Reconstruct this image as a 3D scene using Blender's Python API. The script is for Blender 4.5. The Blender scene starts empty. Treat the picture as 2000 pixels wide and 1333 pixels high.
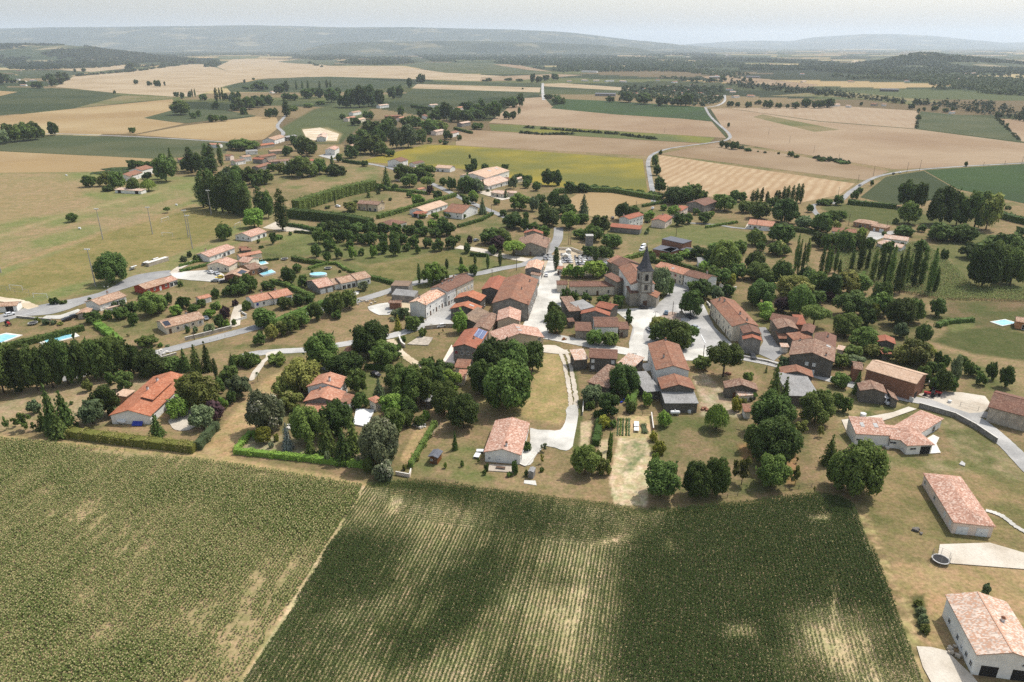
import bpy, bmesh, math, random
import numpy as np
from mathutils import Vector, Matrix
from mathutils.geometry import tessellate_polygon
R = math.radians
sc = bpy.context.scene
COL = sc.collection
# ------------------------------------------------------------------ camera
CAM_H = 110.0                      # metres above the village
PITCH = R(22.5)
FPX = 1400.0                       # focal length in pixels of the 2000 px wide photo
ST, CT = math.sin(PITCH), math.cos(PITCH)
cam = bpy.data.objects.new("camera", bpy.data.cameras.new("camera"))
COL.objects.link(cam)
cam.location = (0, 0, CAM_H)
cam.rotation_euler = (R(90) - PITCH, 0, 0)
cam.data.sensor_width = 36.0
cam.data.lens = FPX / 2000 * 36
cam.data.clip_start = 1.0
cam.data.clip_end = 150000
sc.camera = cam
# ------------------------------------------------------------------ sky, sun, exposure
SUN_EL = R(59)
SUN_DIR = Vector((0.82, 0.57, 0)).normalized()          # towards the sun, on the ground
w = bpy.data.worlds.new("World"); sc.world = w; w.use_nodes = True
nt = w.node_tree
sky = nt.nodes.new('ShaderNodeTexSky'); sky.sky_type = 'NISHITA'; sky.sun_disc = False
sky.sun_elevation = SUN_EL
sky.sun_rotation = math.atan2(SUN_DIR.x, SUN_DIR.y)
sky.altitude = 200; sky.air_density = 1.5; sky.dust_density = 3.0; sky.ozone_density = 1.0
bgn = nt.nodes['Background']; bgn.inputs['Strength'].default_value = 0.15
hs = nt.nodes.new('ShaderNodeHueSaturation'); hs.inputs['Saturation'].default_value = 0.62     # a milky summer sky
nt.links.new(sky.outputs[0], hs.inputs['Color']); nt.links.new(hs.outputs[0], bgn.inputs['Color'])
sl = bpy.data.lights.new("sun", 'SUN'); sl.energy = 3.7; sl.angle = R(0.5); sl.color = (1.0, 0.96, 0.90)
sun = bpy.data.objects.new("sun", sl); COL.objects.link(sun)
d = Vector((SUN_DIR.x * math.cos(SUN_EL), SUN_DIR.y * math.cos(SUN_EL), math.sin(SUN_EL)))
sun.rotation_euler = d.to_track_quat('Z', 'Y').to_euler()
sun.location = (200, 200, 600)
sc.view_settings.view_transform = 'Standard'; sc.view_settings.look = 'None'
sc.view_settings.exposure = 0.34; sc.view_settings.gamma = 1.0
sc.render.engine = 'CYCLES'
cy = sc.cycles
cy.max_bounces = 5; cy.diffuse_bounces = 3; cy.glossy_bounces = 2; cy.transmission_bounces = 4
cy.transparent_max_bounces = 8; cy.volume_bounces = 2
cy.use_denoising = False
cy.caustics_reflective = False; cy.caustics_refractive = False
# ------------------------------------------------------------------ from a photo pixel to the ground and back
def G(px, py, z=0.0):
    u = (px - 1000) / FPX; v = (666.5 - py) / FPX
    dx, dy, dz = u, CT + v * ST, -ST + v * CT
    t = (z - CAM_H) / dz
    return Vector((dx * t, dy * t, z))
def height(px, py, ytop):
    p = G(px, py); v = (666.5 - ytop) / FPX
    return CAM_H + p.y * (v * CT - ST) / (CT + v * ST)
def ppm(py):                       # pixels per metre at a pixel row
    return (py - 87.0) / 119.0
def PX(p):
    q = p.z - CAM_H; dep = p.y * CT - q * ST
    return (1000 + FPX * p.x / dep, 666.5 - FPX * (p.y * ST + q * CT) / dep)
# ------------------------------------------------------------------ mesh helpers
def link(o, parent=None):
    COL.objects.link(o)
    if parent is not None: o.parent = parent
    return o
def tag(o, label=None, cat=None, group=None, kind=None):
    if label: o['label'] = label
    if cat: o['category'] = cat
    if group: o['group'] = group
    if kind: o['kind'] = kind
    return o
def empty(name, loc=(0, 0, 0), rz=0.0):
    o = bpy.data.objects.new(name, None); COL.objects.link(o)
    o.location = loc; o.rotation_euler = (0, 0, rz); o.empty_display_size = 0.3
    return o
class MB:
    def __init__(s): s.v = []; s.f = []; s.m = []; s.uv = []
    def face(s, pts, m=0, uv=None):
        n = len(s.v); s.v += [tuple(p) for p in pts]; s.f.append(tuple(range(n, n + len(pts)))); s.m.append(m); s.uv.append(uv)
    def box(s, x0, x1, y0, y1, z0, z1, m=0, T=None):
        c = [Vector((x, y, z)) for z in (z0, z1) for y in (y0, y1) for x in (x0, x1)]
        if T: c = [T(*p) for p in c]
        n = len(s.v); s.v += [tuple(p) for p in c]
        for q in ((0, 2, 3, 1), (4, 5, 7, 6), (0, 1, 5, 4), (2, 6, 7, 3), (0, 4, 6, 2), (1, 3, 7, 5)):
            s.f.append(tuple(n + i for i in q)); s.m.append(m); s.uv.append(None)
    def prism(s, pts, z0, z1, m=0):
        pts = [Vector((p[0], p[1], 0)) for p in pts]
        a = sum(pts[i].x * pts[i - 1].y - pts[i - 1].x * pts[i].y for i in range(len(pts)))
        if a > 0: pts.reverse()
        n = len(s.v); k = len(pts)
        s.v += [(p.x, p.y, z0) for p in pts] + [(p.x, p.y, z1) for p in pts]
        for i in range(k):
            j = (i + 1) % k
            s.f.append((n + i, n + j, n + k + j, n + k + i)); s.m.append(m); s.uv.append(None)
        for t in tessellate_polygon([pts]):
            a, b, c = t
            if (pts[b] - pts[a]).cross(pts[c] - pts[a]).z < 0: b, c = c, b
            s.f.append((n + k + a, n + k + b, n + k + c)); s.m.append(m); s.uv.append(None)
            s.f.append((n + a, n + c, n + b)); s.m.append(m); s.uv.append(None)
    def cyl(s, p0, p1, r0, r1=None, n=8, m=0, caps=True):
        r1 = r0 if r1 is None else r1
        p0 = Vector(p0); p1 = Vector(p1); a = (p1 - p0).normalized()
        b = a.orthogonal().normalized(); c = a.cross(b)
        k = len(s.v)
        for p, r in ((p0, r0), (p1, r1)):
            for i in range(n):
                t = 2 * math.pi * i / n
                s.v.append(tuple(p + (b * math.cos(t) + c * math.sin(t)) * r))
        for i in range(n):
            j = (i + 1) % n
            s.f.append((k + i, k + j, k + n + j, k + n + i)); s.m.append(m); s.uv.append(None)
        if caps:
            s.f.append(tuple(k + n + i for i in range(n))); s.m.append(m); s.uv.append(None)
            s.f.append(tuple(k + n - 1 - i for i in range(n))); s.m.append(m); s.uv.append(None)
    def mesh(s, name, mats, smooth=False):
        me = bpy.data.meshes.new(name)
        me.from_pydata(s.v, [], s.f)
        for m in (mats if isinstance(mats, (list, tuple)) else [mats]): me.materials.append(m)
        me.polygons.foreach_set('material_index', s.m)
        if smooth: me.polygons.foreach_set('use_smooth', [True] * len(s.f))
        if any(u is not None for u in s.uv):
            L = me.uv_layers.new(name='UVMap')
            k = 0
            for f, u in zip(s.f, s.uv):
                for i in range(len(f)):
                    L.data[k].uv = u[i] if u else (0, 0)
                    k += 1
        me.update()
        return me
    def build(s, name, mats, parent=None, smooth=False):
        return link(bpy.data.objects.new(name, s.mesh(name, mats, smooth)), parent)
def quads_mesh(name, co, mat, tint=None):
    """co: (n,4,3) array of quads"""
    n = len(co)
    me = bpy.data.meshes.new(name)
    me.vertices.add(n * 4); me.vertices.foreach_set('co', np.ascontiguousarray(co, dtype=np.float32).ravel())
    me.loops.add(n * 4); me.loops.foreach_set('vertex_index', np.arange(n * 4, dtype=np.int32))
    me.polygons.add(n); me.polygons.foreach_set('loop_start', np.arange(0, n * 4, 4, dtype=np.int32))
    try: me.polygons.foreach_set('loop_total', np.full(n, 4, dtype=np.int32))
    except Exception: pass
    if tint is not None:
        at = me.attributes.new('tint', 'FLOAT', 'POINT')
        at.data.foreach_set('value', np.repeat(np.asarray(tint, dtype=np.float32), 4))
    if mat is not None: me.materials.append(mat)
    me.update(calc_edges=True); me.validate()
    return me
# ------------------------------------------------------------------ materials
MATS = {}
def S(r, g, b):                    # sRGB 0-255 -> linear rgba
    f = lambda c: (c / 255 / 12.92) if c <= 10 else ((c / 255 + 0.055) / 1.055) ** 2.4
    return (f(r), f(g), f(b), 1)
def newmat(name, rough=0.85, spec=0.2):
    m = bpy.data.materials.new(name); m.use_nodes = True
    b = m.node_tree.nodes['Principled BSDF']
    b.inputs['Roughness'].default_value = rough
    b.inputs['Specular IOR Level'].default_value = spec
    return m, m.node_tree, b
def N(nt, t, **kw):
    n = nt.nodes.new(t)
    for k, v in kw.items():
        if k.startswith('i_'):
            key = k[2:]
            n.inputs[int(key) if key.isdigit() else key].default_value = v
        else: setattr(n, k, v)
    return n
def mixc(nt, fac, a, b, blend='MIX'):
    n = nt.nodes.new('ShaderNodeMix'); n.data_type = 'RGBA'; n.blend_type = blend
    for s, v in ((0, fac), (6, a), (7, b)):
        if hasattr(v, 'is_output'): nt.links.new(v, n.inputs[s])
        else: n.inputs[s].default_value = v
    return n.outputs[2]
def math_(nt, op, a, b=None, c=None, clamp=False):
    n = nt.nodes.new('ShaderNodeMath'); n.operation = op; n.use_clamp = clamp
    for i, v in enumerate((a, b, c)):
        if v is None: continue
        if hasattr(v, 'is_output'): nt.links.new(v, n.inputs[i])
        else: n.inputs[i].default_value = v
    return n.outputs[0]
def noise(nt, vec, scale, detail=4, rough=0.55, lo=0.35, hi=0.65):
    n = N(nt, 'ShaderNodeTexNoise'); n.inputs['Scale'].default_value = scale
    n.inputs['Detail'].default_value = detail; n.inputs['Roughness'].default_value = rough
    nt.links.new(vec, n.inputs['Vector'])
    r = N(nt, 'ShaderNodeMapRange'); r.inputs[1].default_value = lo; r.inputs[2].default_value = hi
    nt.links.new(n.outputs[0], r.inputs[0])
    return r.outputs[0]
def pos(nt): return nt.nodes.new('ShaderNodeNewGeometry').outputs['Position']
def flat(name, col, rough=0.7, spec=0.3, metal=0.0):
    if name in MATS: return MATS[name]
    m, nt, b = newmat(name, rough, spec)
    b.inputs['Metallic'].default_value = metal
    v = N(nt, 'ShaderNodeTexCoord').outputs['Object']
    f = noise(nt, v, 1.3, 4)
    c2 = tuple(x * 0.82 for x in col[:3]) + (1,)
    nt.links.new(mixc(nt, f, c2, col), b.inputs['Base Color'])
    MATS[name] = m; return m
def soil(name, a, b_, scale=0.15, c=None, cscale=0.02, fine=0.16, stripe=None, stripe_dir=0.0, stripe_amt=0.25, stripe_col=None, clo=.42, chi=.6):
    """ground-like cover: two colours by noise, a third by a broad noise, fine grain, optional stripes (period m, direction)"""
    m, nt, b = newmat(name, 0.95, 0.05)
    p = pos(nt)
    col = mixc(nt, noise(nt, p, scale, 5), a, b_)
    if c is not None: col = mixc(nt, noise(nt, p, cscale, 3, lo=clo, hi=chi), col, c)
    if stripe:
        mp = N(nt, 'ShaderNodeMapping'); mp.inputs['Rotation'].default_value = (0, 0, -stripe_dir)
        nt.links.new(p, mp.inputs['Vector'])
        sx = N(nt, 'ShaderNodeSeparateXYZ'); nt.links.new(mp.outputs[0], sx.inputs[0])
        wob = noise(nt, p, 0.03, 2, lo=0.3, hi=0.7)
        ph = math_(nt, 'ADD', math_(nt, 'MULTIPLY', sx.outputs[1], 2 * math.pi / stripe), math_(nt, 'MULTIPLY', wob, 3.0))
        s = math_(nt, 'MULTIPLY_ADD', math_(nt, 'SINE', ph), 0.5, 0.5)
        s = math_(nt, 'MULTIPLY', s, noise(nt, p, 0.05, 3, lo=0.2, hi=0.8))
        s = math_(nt, 'MULTIPLY', s, stripe_amt, clamp=True)
        col = mixc(nt, s, col, stripe_col or tuple(x * 0.6 for x in a[:3]) + (1,))
    g = noise(nt, p, 1.9, 3, 0.7, lo=0.25, hi=0.75)
    dk = mixc(nt, 1.0, col, (1 - fine * 1.6, 1 - fine * 1.6, 1 - fine * 1.7, 1), 'MULTIPLY')
    lt = mixc(nt, 1.0, col, (1 + fine, 1 + fine, 1 + fine, 1), 'MULTIPLY')
    nt.links.new(mixc(nt, g, dk, lt), b.inputs['Base Color'])
    return m
def stucco(name, a, dirt=0.25, brick=None):
    if name in MATS: return MATS[name]
    m, nt, b = newmat(name, 0.9, 0.1)
    p = N(nt, 'ShaderNodeTexCoord').outputs['Object']
    d1 = tuple(x * (1 - dirt) for x in a[:3]) + (1,)
    c = mixc(nt, noise(nt, p, 0.6, 6), d1, a)
    mp = N(nt, 'ShaderNodeMapping'); mp.inputs['Scale'].default_value = (2.2, 2.2, 0.25)
    nt.links.new(p, mp.inputs['Vector'])
    c = mixc(nt, math_(nt, 'MULTIPLY', noise(nt, mp.outputs[0], 1.0, 4, lo=0.5, hi=0.8), dirt * 1.6), c, tuple(x * 0.5 for x in a[:3]) + (1,))
    if brick:
        g = noise(nt, p, 6.0, 2, lo=0.3, hi=0.7)
        c = mixc(nt, math_(nt, 'MULTIPLY', g, 0.5), c, brick)
    nt.links.new(c, b.inputs['Base Color'])
    MATS[name] = m; return m
def tiles(name, a, b_, c, mott=0.5, weather=0.3, rib=0.12, wcol=(0.10, 0.085, 0.07, 1)):
    """canal tiles: UV in metres (u along the eave, v up the slope)"""
    m, nt, b = newmat(name, 0.85, 0.15)
    uv = N(nt, 'ShaderNodeUVMap').outputs[0]
    mp = N(nt, 'ShaderNodeMapping'); mp.inputs['Scale'].default_value = (1 / 0.28, 1 / 0.38, 1)
    nt.links.new(uv, mp.inputs['Vector'])
    fl = N(nt, 'ShaderNodeVectorMath', operation='FLOOR'); nt.links.new(mp.outputs[0], fl.inputs[0])
    wn = N(nt, 'ShaderNodeTexWhiteNoise', noise_dimensions='3D')
    oi = N(nt, 'ShaderNodeTexCoord')
    nt.links.new(fl.outputs[0], wn.inputs['Vector'])
    rv = wn.outputs['Value']
    col = mixc(nt, noise(nt, uv, 0.35, 4), a, b_)
    hit = math_(nt, 'GREATER_THAN', rv, 1 - mott * 0.6)
    col = mixc(nt, math_(nt, 'MULTIPLY', hit, 0.75), col, c)
    dk = math_(nt, 'LESS_THAN', rv, mott * 0.28)
    col = mixc(nt, math_(nt, 'MULTIPLY', dk, 0.5), col, tuple(x * 0.5 for x in a[:3]) + (1,))
    col = mixc(nt, math_(nt, 'MULTIPLY', noise(nt, oi.outputs['Object'], 0.22, 5, 0.65, lo=0.45, hi=0.7), weather), col, wcol)
    su = N(nt, 'ShaderNodeSeparateXYZ'); nt.links.new(uv, su.inputs[0])
    s = math_(nt, 'MULTIPLY_ADD', math_(nt, 'SINE', math_(nt, 'MULTIPLY', su.outputs[0], 2 * math.pi / 0.42)), 0.5, 0.5)
    col = mixc(nt, math_(nt, 'MULTIPLY', s, rib * 2), col, mixc(nt, 1.0, col, (0.55, 0.52, 0.5, 1), 'MULTIPLY'))
    nt.links.new(col, b.inputs['Base Color'])
    bp = N(nt, 'ShaderNodeBump'); bp.inputs['Strength'].default_value = 0.5; bp.inputs['Distance'].default_value = 0.06
    nt.links.new(s, bp.inputs['Height']); nt.links.new(bp.outputs[0], b.inputs['Normal'])
    MATS[name] = m; return m
def leafmat(name, a, b_, c=None, transl=0.3):
    m = bpy.data.materials.new(name); m.use_nodes = True
    nt = m.node_tree; b = nt.nodes['Principled BSDF']
    b.inputs['Roughness'].default_value = 0.6; b.inputs['Specular IOR Level'].default_value = 0.08
    at = N(nt, 'ShaderNodeAttribute', attribute_name='tint')
    oi = N(nt, 'ShaderNodeObjectInfo')
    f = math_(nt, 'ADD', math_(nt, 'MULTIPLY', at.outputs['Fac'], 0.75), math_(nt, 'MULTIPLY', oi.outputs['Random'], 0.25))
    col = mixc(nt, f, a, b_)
    if c is not None:
        col = mixc(nt, math_(nt, 'GREATER_THAN', at.outputs['Fac'], 0.82), col, c)
    hs = N(nt, 'ShaderNodeHueSaturation')
    hs.inputs['Saturation'].default_value = 1.0
    nt.links.new(math_(nt, 'MULTIPLY_ADD', oi.outputs['Random'], 0.72, 0.58), hs.inputs['Value'])
    nt.links.new(math_(nt, 'MULTIPLY_ADD', math_(nt, 'FRACT', math_(nt, 'MULTIPLY', oi.outputs['Random'], 7.13)), 0.035, 0.49), hs.inputs['Hue'])
    nt.links.new(col, hs.inputs['Color'])
    nt.links.new(hs.outputs[0], b.inputs['Base Color'])
    tr = N(nt, 'ShaderNodeBsdfTranslucent'); nt.links.new(hs.outputs[0], tr.inputs['Color'])
    mx = N(nt, 'ShaderNodeMixShader'); mx.inputs[0].default_value = transl
    nt.links.new(b.outputs[0], mx.inputs[1]); nt.links.new(tr.outputs[0], mx.inputs[2])
    nt.links.new(mx.outputs[0], nt.nodes['Material Output'].inputs['Surface'])
    MATS[name] = m; return m
# ------------------------------------------------------------------ material set
leafmat('leaf_d', (0.058, 0.089, 0.021, 1), (0.136, 0.178, 0.045, 1))
leafmat('leaf_m', (0.077, 0.121, 0.026, 1), (0.186, 0.237, 0.057, 1))
leafmat('leaf_l', (0.149, 0.237, 0.038, 1), (0.284, 0.355, 0.070, 1))
leafmat('leaf_o', (0.129, 0.145, 0.033, 1), (0.271, 0.263, 0.070, 1), (0.412, 0.355, 0.141, 1))
leafmat('leaf_s', (0.143, 0.171, 0.077, 1), (0.330, 0.336, 0.188, 1), (0.659, 0.608, 0.447, 1))
leafmat('leaf_far', (0.027, 0.045, 0.019, 1), (0.065, 0.086, 0.032, 1))
leafmat('leaf_g', (0.110, 0.152, 0.065, 1), (0.219, 0.256, 0.124, 1))
leafmat('leaf_u', (0.058, 0.034, 0.036, 1), (0.123, 0.069, 0.073, 1))
leafmat('leaf_y', (0.202, 0.213, 0.031, 1), (0.403, 0.370, 0.067, 1))
leafmat('leaf_b', (0.143, 0.183, 0.159, 1), (0.301, 0.329, 0.294, 1))
LEAF = dict(d='leaf_d', m='leaf_m', l='leaf_l', o='leaf_o', s='leaf_s', g='leaf_g', u='leaf_u', y='leaf_y', b='leaf_b')
CNAME = dict(d='dark green', m='green', l='bright green', o='olive green', s='silvery', g='grey-green', u='purple-leaved', y='yellow-green', b='blue-grey')
BARK = flat('bark', (0.09, 0.07, 0.05, 1), 0.95, 0.05)
WALLS = dict(
    white=stucco('wall_white', (0.76, 0.735, 0.68, 1), 0.14), cream=stucco('wall_cream', (0.70, 0.62, 0.49, 1), 0.18),
    beige=stucco('wall_beige', (0.54, 0.43, 0.30, 1), 0.15), pink=stucco('wall_pinkish', (0.70, 0.58, 0.49, 1), 0.1),
    old=stucco('wall_old', (0.46, 0.40, 0.32, 1), 0.4), grey=stucco('wall_grey', (0.27, 0.25, 0.225, 1), 0.4),
    dark=stucco('wall_dark', (0.15, 0.135, 0.115, 1), 0.35), red=stucco('wall_red', (0.32, 0.065, 0.04, 1), 0.15),
    brick=stucco('wall_brick', (0.23, 0.105, 0.066, 1), 0.3, (0.33, 0.185, 0.12, 1)), tan=stucco('wall_tan', (0.37, 0.20, 0.11, 1), 0.25, (0.42, 0.26, 0.16, 1)),
    stone=stucco('wall_stone', (0.36, 0.32, 0.26, 1), 0.4, (0.25, 0.22, 0.18, 1)), wood=stucco('wall_wood', (0.20, 0.085, 0.03, 1), 0.3),
    ochre=stucco('wall_ochre', (0.50, 0.24, 0.11, 1), 0.15))
ROOFS = dict(
    pink=tiles('roof_pink', (0.37, 0.195, 0.135, 1), (0.46, 0.275, 0.20, 1), (0.60, 0.45, 0.36, 1), 0.5, 0.2),
    pale=tiles('roof_pale', (0.50, 0.38, 0.30, 1), (0.62, 0.51, 0.42, 1), (0.42, 0.22, 0.13, 1), 0.7, 0.12),
    tan=tiles('roof_tan', (0.300, 0.175, 0.110, 1), (0.389, 0.251, 0.170, 1), (0.486, 0.365, 0.267, 1), 0.5, 0.25),
    beige=tiles('roof_beige', (0.450, 0.306, 0.207, 1), (0.522, 0.360, 0.252, 1), (0.576, 0.432, 0.324, 1), 0.3, 0.15),
    orange=tiles('roof_orange', (0.324, 0.115, 0.059, 1), (0.387, 0.149, 0.081, 1), (0.450, 0.225, 0.135, 1), 0.3, 0.2, 0.1),
    salmon=tiles('roof_salmon', (0.356, 0.157, 0.096, 1), (0.414, 0.203, 0.129, 1), (0.497, 0.315, 0.224, 1), 0.35, 0.15, 0.1),
    mottle=tiles('roof_mottle', (0.414, 0.180, 0.104, 1), (0.495, 0.261, 0.162, 1), (0.666, 0.522, 0.396, 1), 0.85, 0.15),
    rust=tiles('roof_rust', (0.216, 0.095, 0.057, 1), (0.260, 0.125, 0.076, 1), (0.318, 0.189, 0.125, 1), 0.4, 0.4),
    red=tiles('roof_red', (0.263, 0.089, 0.051, 1), (0.310, 0.116, 0.070, 1), (0.348, 0.163, 0.101, 1), 0.25, 0.25),
    brown=tiles('roof_brown', (0.144, 0.072, 0.049, 1), (0.187, 0.097, 0.066, 1), (0.245, 0.144, 0.101, 1), 0.35, 0.3),
    old=tiles('roof_old', (0.186, 0.101, 0.068, 1), (0.232, 0.136, 0.093, 1), (0.356, 0.255, 0.186, 1), 0.55, 0.45),
    moss=tiles('roof_moss', (0.178, 0.123, 0.085, 1), (0.238, 0.162, 0.111, 1), (0.323, 0.238, 0.170, 1), 0.4, 0.5),
    grey=tiles('roof_grey', (0.25, 0.245, 0.235, 1), (0.31, 0.30, 0.285, 1), (0.2, 0.19, 0.175, 1), 0.3, 0.35, 0.10),
    slate=tiles('roof_slate', (0.13, 0.13, 0.14, 1), (0.17, 0.17, 0.18, 1), (0.21, 0.21, 0.22, 1), 0.3, 0.15, 0.04),
    black=tiles('roof_black', (0.10, 0.105, 0.12, 1), (0.13, 0.135, 0.15, 1), (0.15, 0.155, 0.17, 1), 0.2, 0.1, 0.03))
WHITE = flat('white_paint', (0.68, 0.68, 0.66, 1), 0.6)
CONC = flat('concrete', (0.40, 0.385, 0.35, 1), 0.9, 0.1)
PALECONC = flat('pale_concrete', (0.62, 0.585, 0.52, 1), 0.9, 0.1)
GLASS = flat('window_glass', (0.018, 0.021, 0.026, 1), 0.12, 0.6)
WOODD = flat('door_wood', (0.11, 0.06, 0.035, 1), 0.6)
SHUT = dict(w=WHITE, r=flat('shutter_red', (0.20, 0.012, 0.018, 1), 0.5), b=flat('shutter_blue', (0.02, 0.04, 0.30, 1), 0.5),
            n=flat('shutter_brown', (0.13, 0.06, 0.035, 1), 0.6), g=flat('shutter_grey', (0.36, 0.35, 0.33, 1), 0.6))
METAL = flat('galvanised_metal', (0.32, 0.33, 0.34, 1), 0.45, 0.5, 0.4)
POLEW = flat('pole_wood', (0.13, 0.10, 0.075, 1), 0.9)
DARK = flat('opening_shade', (0.02, 0.018, 0.016, 1), 0.9)  # near-black colour, painted for the shade inside openings
RUBBER = flat('rubber', (0.02, 0.02, 0.02, 1), 0.8)
def solarmat():
    m, nt, b = newmat('solar_cells', 0.15, 0.6)
    uv = N(nt, 'ShaderNodeUVMap').outputs[0]
    br = N(nt, 'ShaderNodeTexBrick'); br.offset = 0
    br.inputs['Scale'].default_value = 1.0; br.inputs['Mortar Size'].default_value = 0.05
    br.inputs['Brick Width'].default_value = 1.0; br.inputs['Row Height'].default_value = 1.65
    br.inputs['Color1'].default_value = (0.035, 0.055, 0.14, 1); br.inputs['Color2'].default_value = (0.05, 0.07, 0.17, 1)
    br.inputs['Mortar'].default_value = (0.5, 0.52, 0.55, 1)
    nt.links.new(uv, br.inputs['Vector']); nt.links.new(br.outputs['Color'], b.inputs['Base Color'])
    return m
SOLAR = solarmat()
SOLARB = flat('solar_black', (0.018, 0.02, 0.03, 1), 0.15, 0.6)
def watermat():
    m, nt, b = newmat('pool_water', 0.06, 0.5)
    p = pos(nt)
    nt.links.new(mixc(nt, noise(nt, p, 0.6, 3), (0.17, 0.42, 0.50, 1), (0.28, 0.55, 0.62, 1)), b.inputs['Base Color'])
    return m
WATER = watermat()
# ------------------------------------------------------------------ foliage prototypes (unit size: width 1, height 1)
def leaf_quads(rng, P, Nrm, size, up=0.45):
    n = len(P)
    nr = Nrm + rng.normal(0, 0.42, (n, 3)); nr[:, 2] += up
    nr /= np.linalg.norm(nr, axis=1)[:, None] + 1e-9
    t = rng.normal(0, 1, (n, 3)); t -= nr * np.sum(t * nr, axis=1)[:, None]
    t /= np.linalg.norm(t, axis=1)[:, None] + 1e-9
    b = np.cross(nr, t)
    sz = size * rng.uniform(0.6, 1.35, n)[:, None]
    a = t * sz * 0.5; c = b * sz * 0.36
    bend = nr * sz * 0.12
    return np.stack([P - a - bend, P - c, P + a - bend, P + c], axis=1)
def lobe_crown(name, seed, lobes, n, size, zlo=0.0, zhi=1.0):
    """lobes: list of (x,y,z,r); leaves sit near the lobes' surfaces"""
    rng = np.random.default_rng(seed)
    L = np.array(lobes); pr = L[:, 3] ** 2; pr /= pr.sum()
    idx = rng.choice(len(L), n * 2, p=pr)
    dr = rng.normal(0, 1, (n * 2, 3)); dr[:, 2] = dr[:, 2] + 0.25
    dr /= np.linalg.norm(dr, axis=1)[:, None]
    rr = L[idx, 3] * rng.uniform(0.72, 1.08, n * 2) 
    P = L[idx, :3] + dr * rr[:, None]
    D = np.linalg.norm(P[:, None, :] - L[None, :, :3], axis=2) / L[None, :, 3]
    D[np.arange(n * 2), idx] = 9
    keep = (D.min(axis=1) > 0.72)
    P = P[keep][:n]; dr = dr[keep][:n]; idx = idx[keep][:n]
    q = leaf_quads(rng, P, dr, size)
    lt = rng.uniform(0, 1, len(L))
    tint = np.clip(lt[idx] * 0.55 + rng.uniform(0, 0.45, len(P)), 0, 1)
    # bigger leaves inside close the crown
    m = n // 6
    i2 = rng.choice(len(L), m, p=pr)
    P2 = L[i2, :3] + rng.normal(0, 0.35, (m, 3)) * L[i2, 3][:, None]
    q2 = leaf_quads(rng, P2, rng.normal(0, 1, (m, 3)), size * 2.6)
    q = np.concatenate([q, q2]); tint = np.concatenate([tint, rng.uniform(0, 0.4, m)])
    # normalise to a unit box
    w = np.percentile(np.abs(q[:, :, :2]).reshape(-1), 99.2) * 2
    q[:, :, :2] /= w
    z = q[:, :, 2]; a, b = np.percentile(z, 0.5), np.percentile(z, 99.7)
    q[:, :, 2] = zlo + (z - a) / (b - a) * (zhi - zlo)
    return quads_mesh(name, q, None, tint)
def ell_lobes(seed, k, rx=.36, rz=.30, rmin=.13, rmax=.22, zc=.0, flat_bottom=True):
    rng = np.random.default_rng(seed); out = [(0, 0, zc, max(rx, rz) * .62)]
    for i in range(k):
        t = 2 * math.pi * (i * 0.618 % 1) + rng.uniform(-.4, .4)
        z = -0.75 + 1.7 * (i + .5) / k + rng.uniform(-.1, .1)
        c = math.sqrt(max(0.05, 1 - min(1, abs(z)) ** 2)) * rng.uniform(.72, 1.1)
        out.append((math.cos(t) * rx * c, math.sin(t) * rx * c, zc + z * rz, rng.uniform(rmin, rmax)))
    return out
PROTO = {}
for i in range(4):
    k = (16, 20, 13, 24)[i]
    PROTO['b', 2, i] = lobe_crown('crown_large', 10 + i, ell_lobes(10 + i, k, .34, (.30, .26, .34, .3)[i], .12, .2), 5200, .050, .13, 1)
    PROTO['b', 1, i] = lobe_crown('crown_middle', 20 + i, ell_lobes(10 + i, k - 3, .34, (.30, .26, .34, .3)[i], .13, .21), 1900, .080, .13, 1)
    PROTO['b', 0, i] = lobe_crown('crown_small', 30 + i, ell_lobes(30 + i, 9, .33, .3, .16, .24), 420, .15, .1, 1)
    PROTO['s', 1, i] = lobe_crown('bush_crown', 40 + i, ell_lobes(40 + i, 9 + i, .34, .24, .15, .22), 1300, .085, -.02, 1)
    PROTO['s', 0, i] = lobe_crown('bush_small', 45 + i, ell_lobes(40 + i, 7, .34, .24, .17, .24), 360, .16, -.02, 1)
    PROTO['t', 1, i] = lobe_crown('thin_crown', 50 + i, [(math.cos(a * 2.4) * .3 * ((a % 3) / 2), math.sin(a * 2.4) * .3 * ((a % 3) / 2), .2 + .1 * (a % 5), .11) for a in range(9 + i)], 620, .075, .25, 1)
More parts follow.
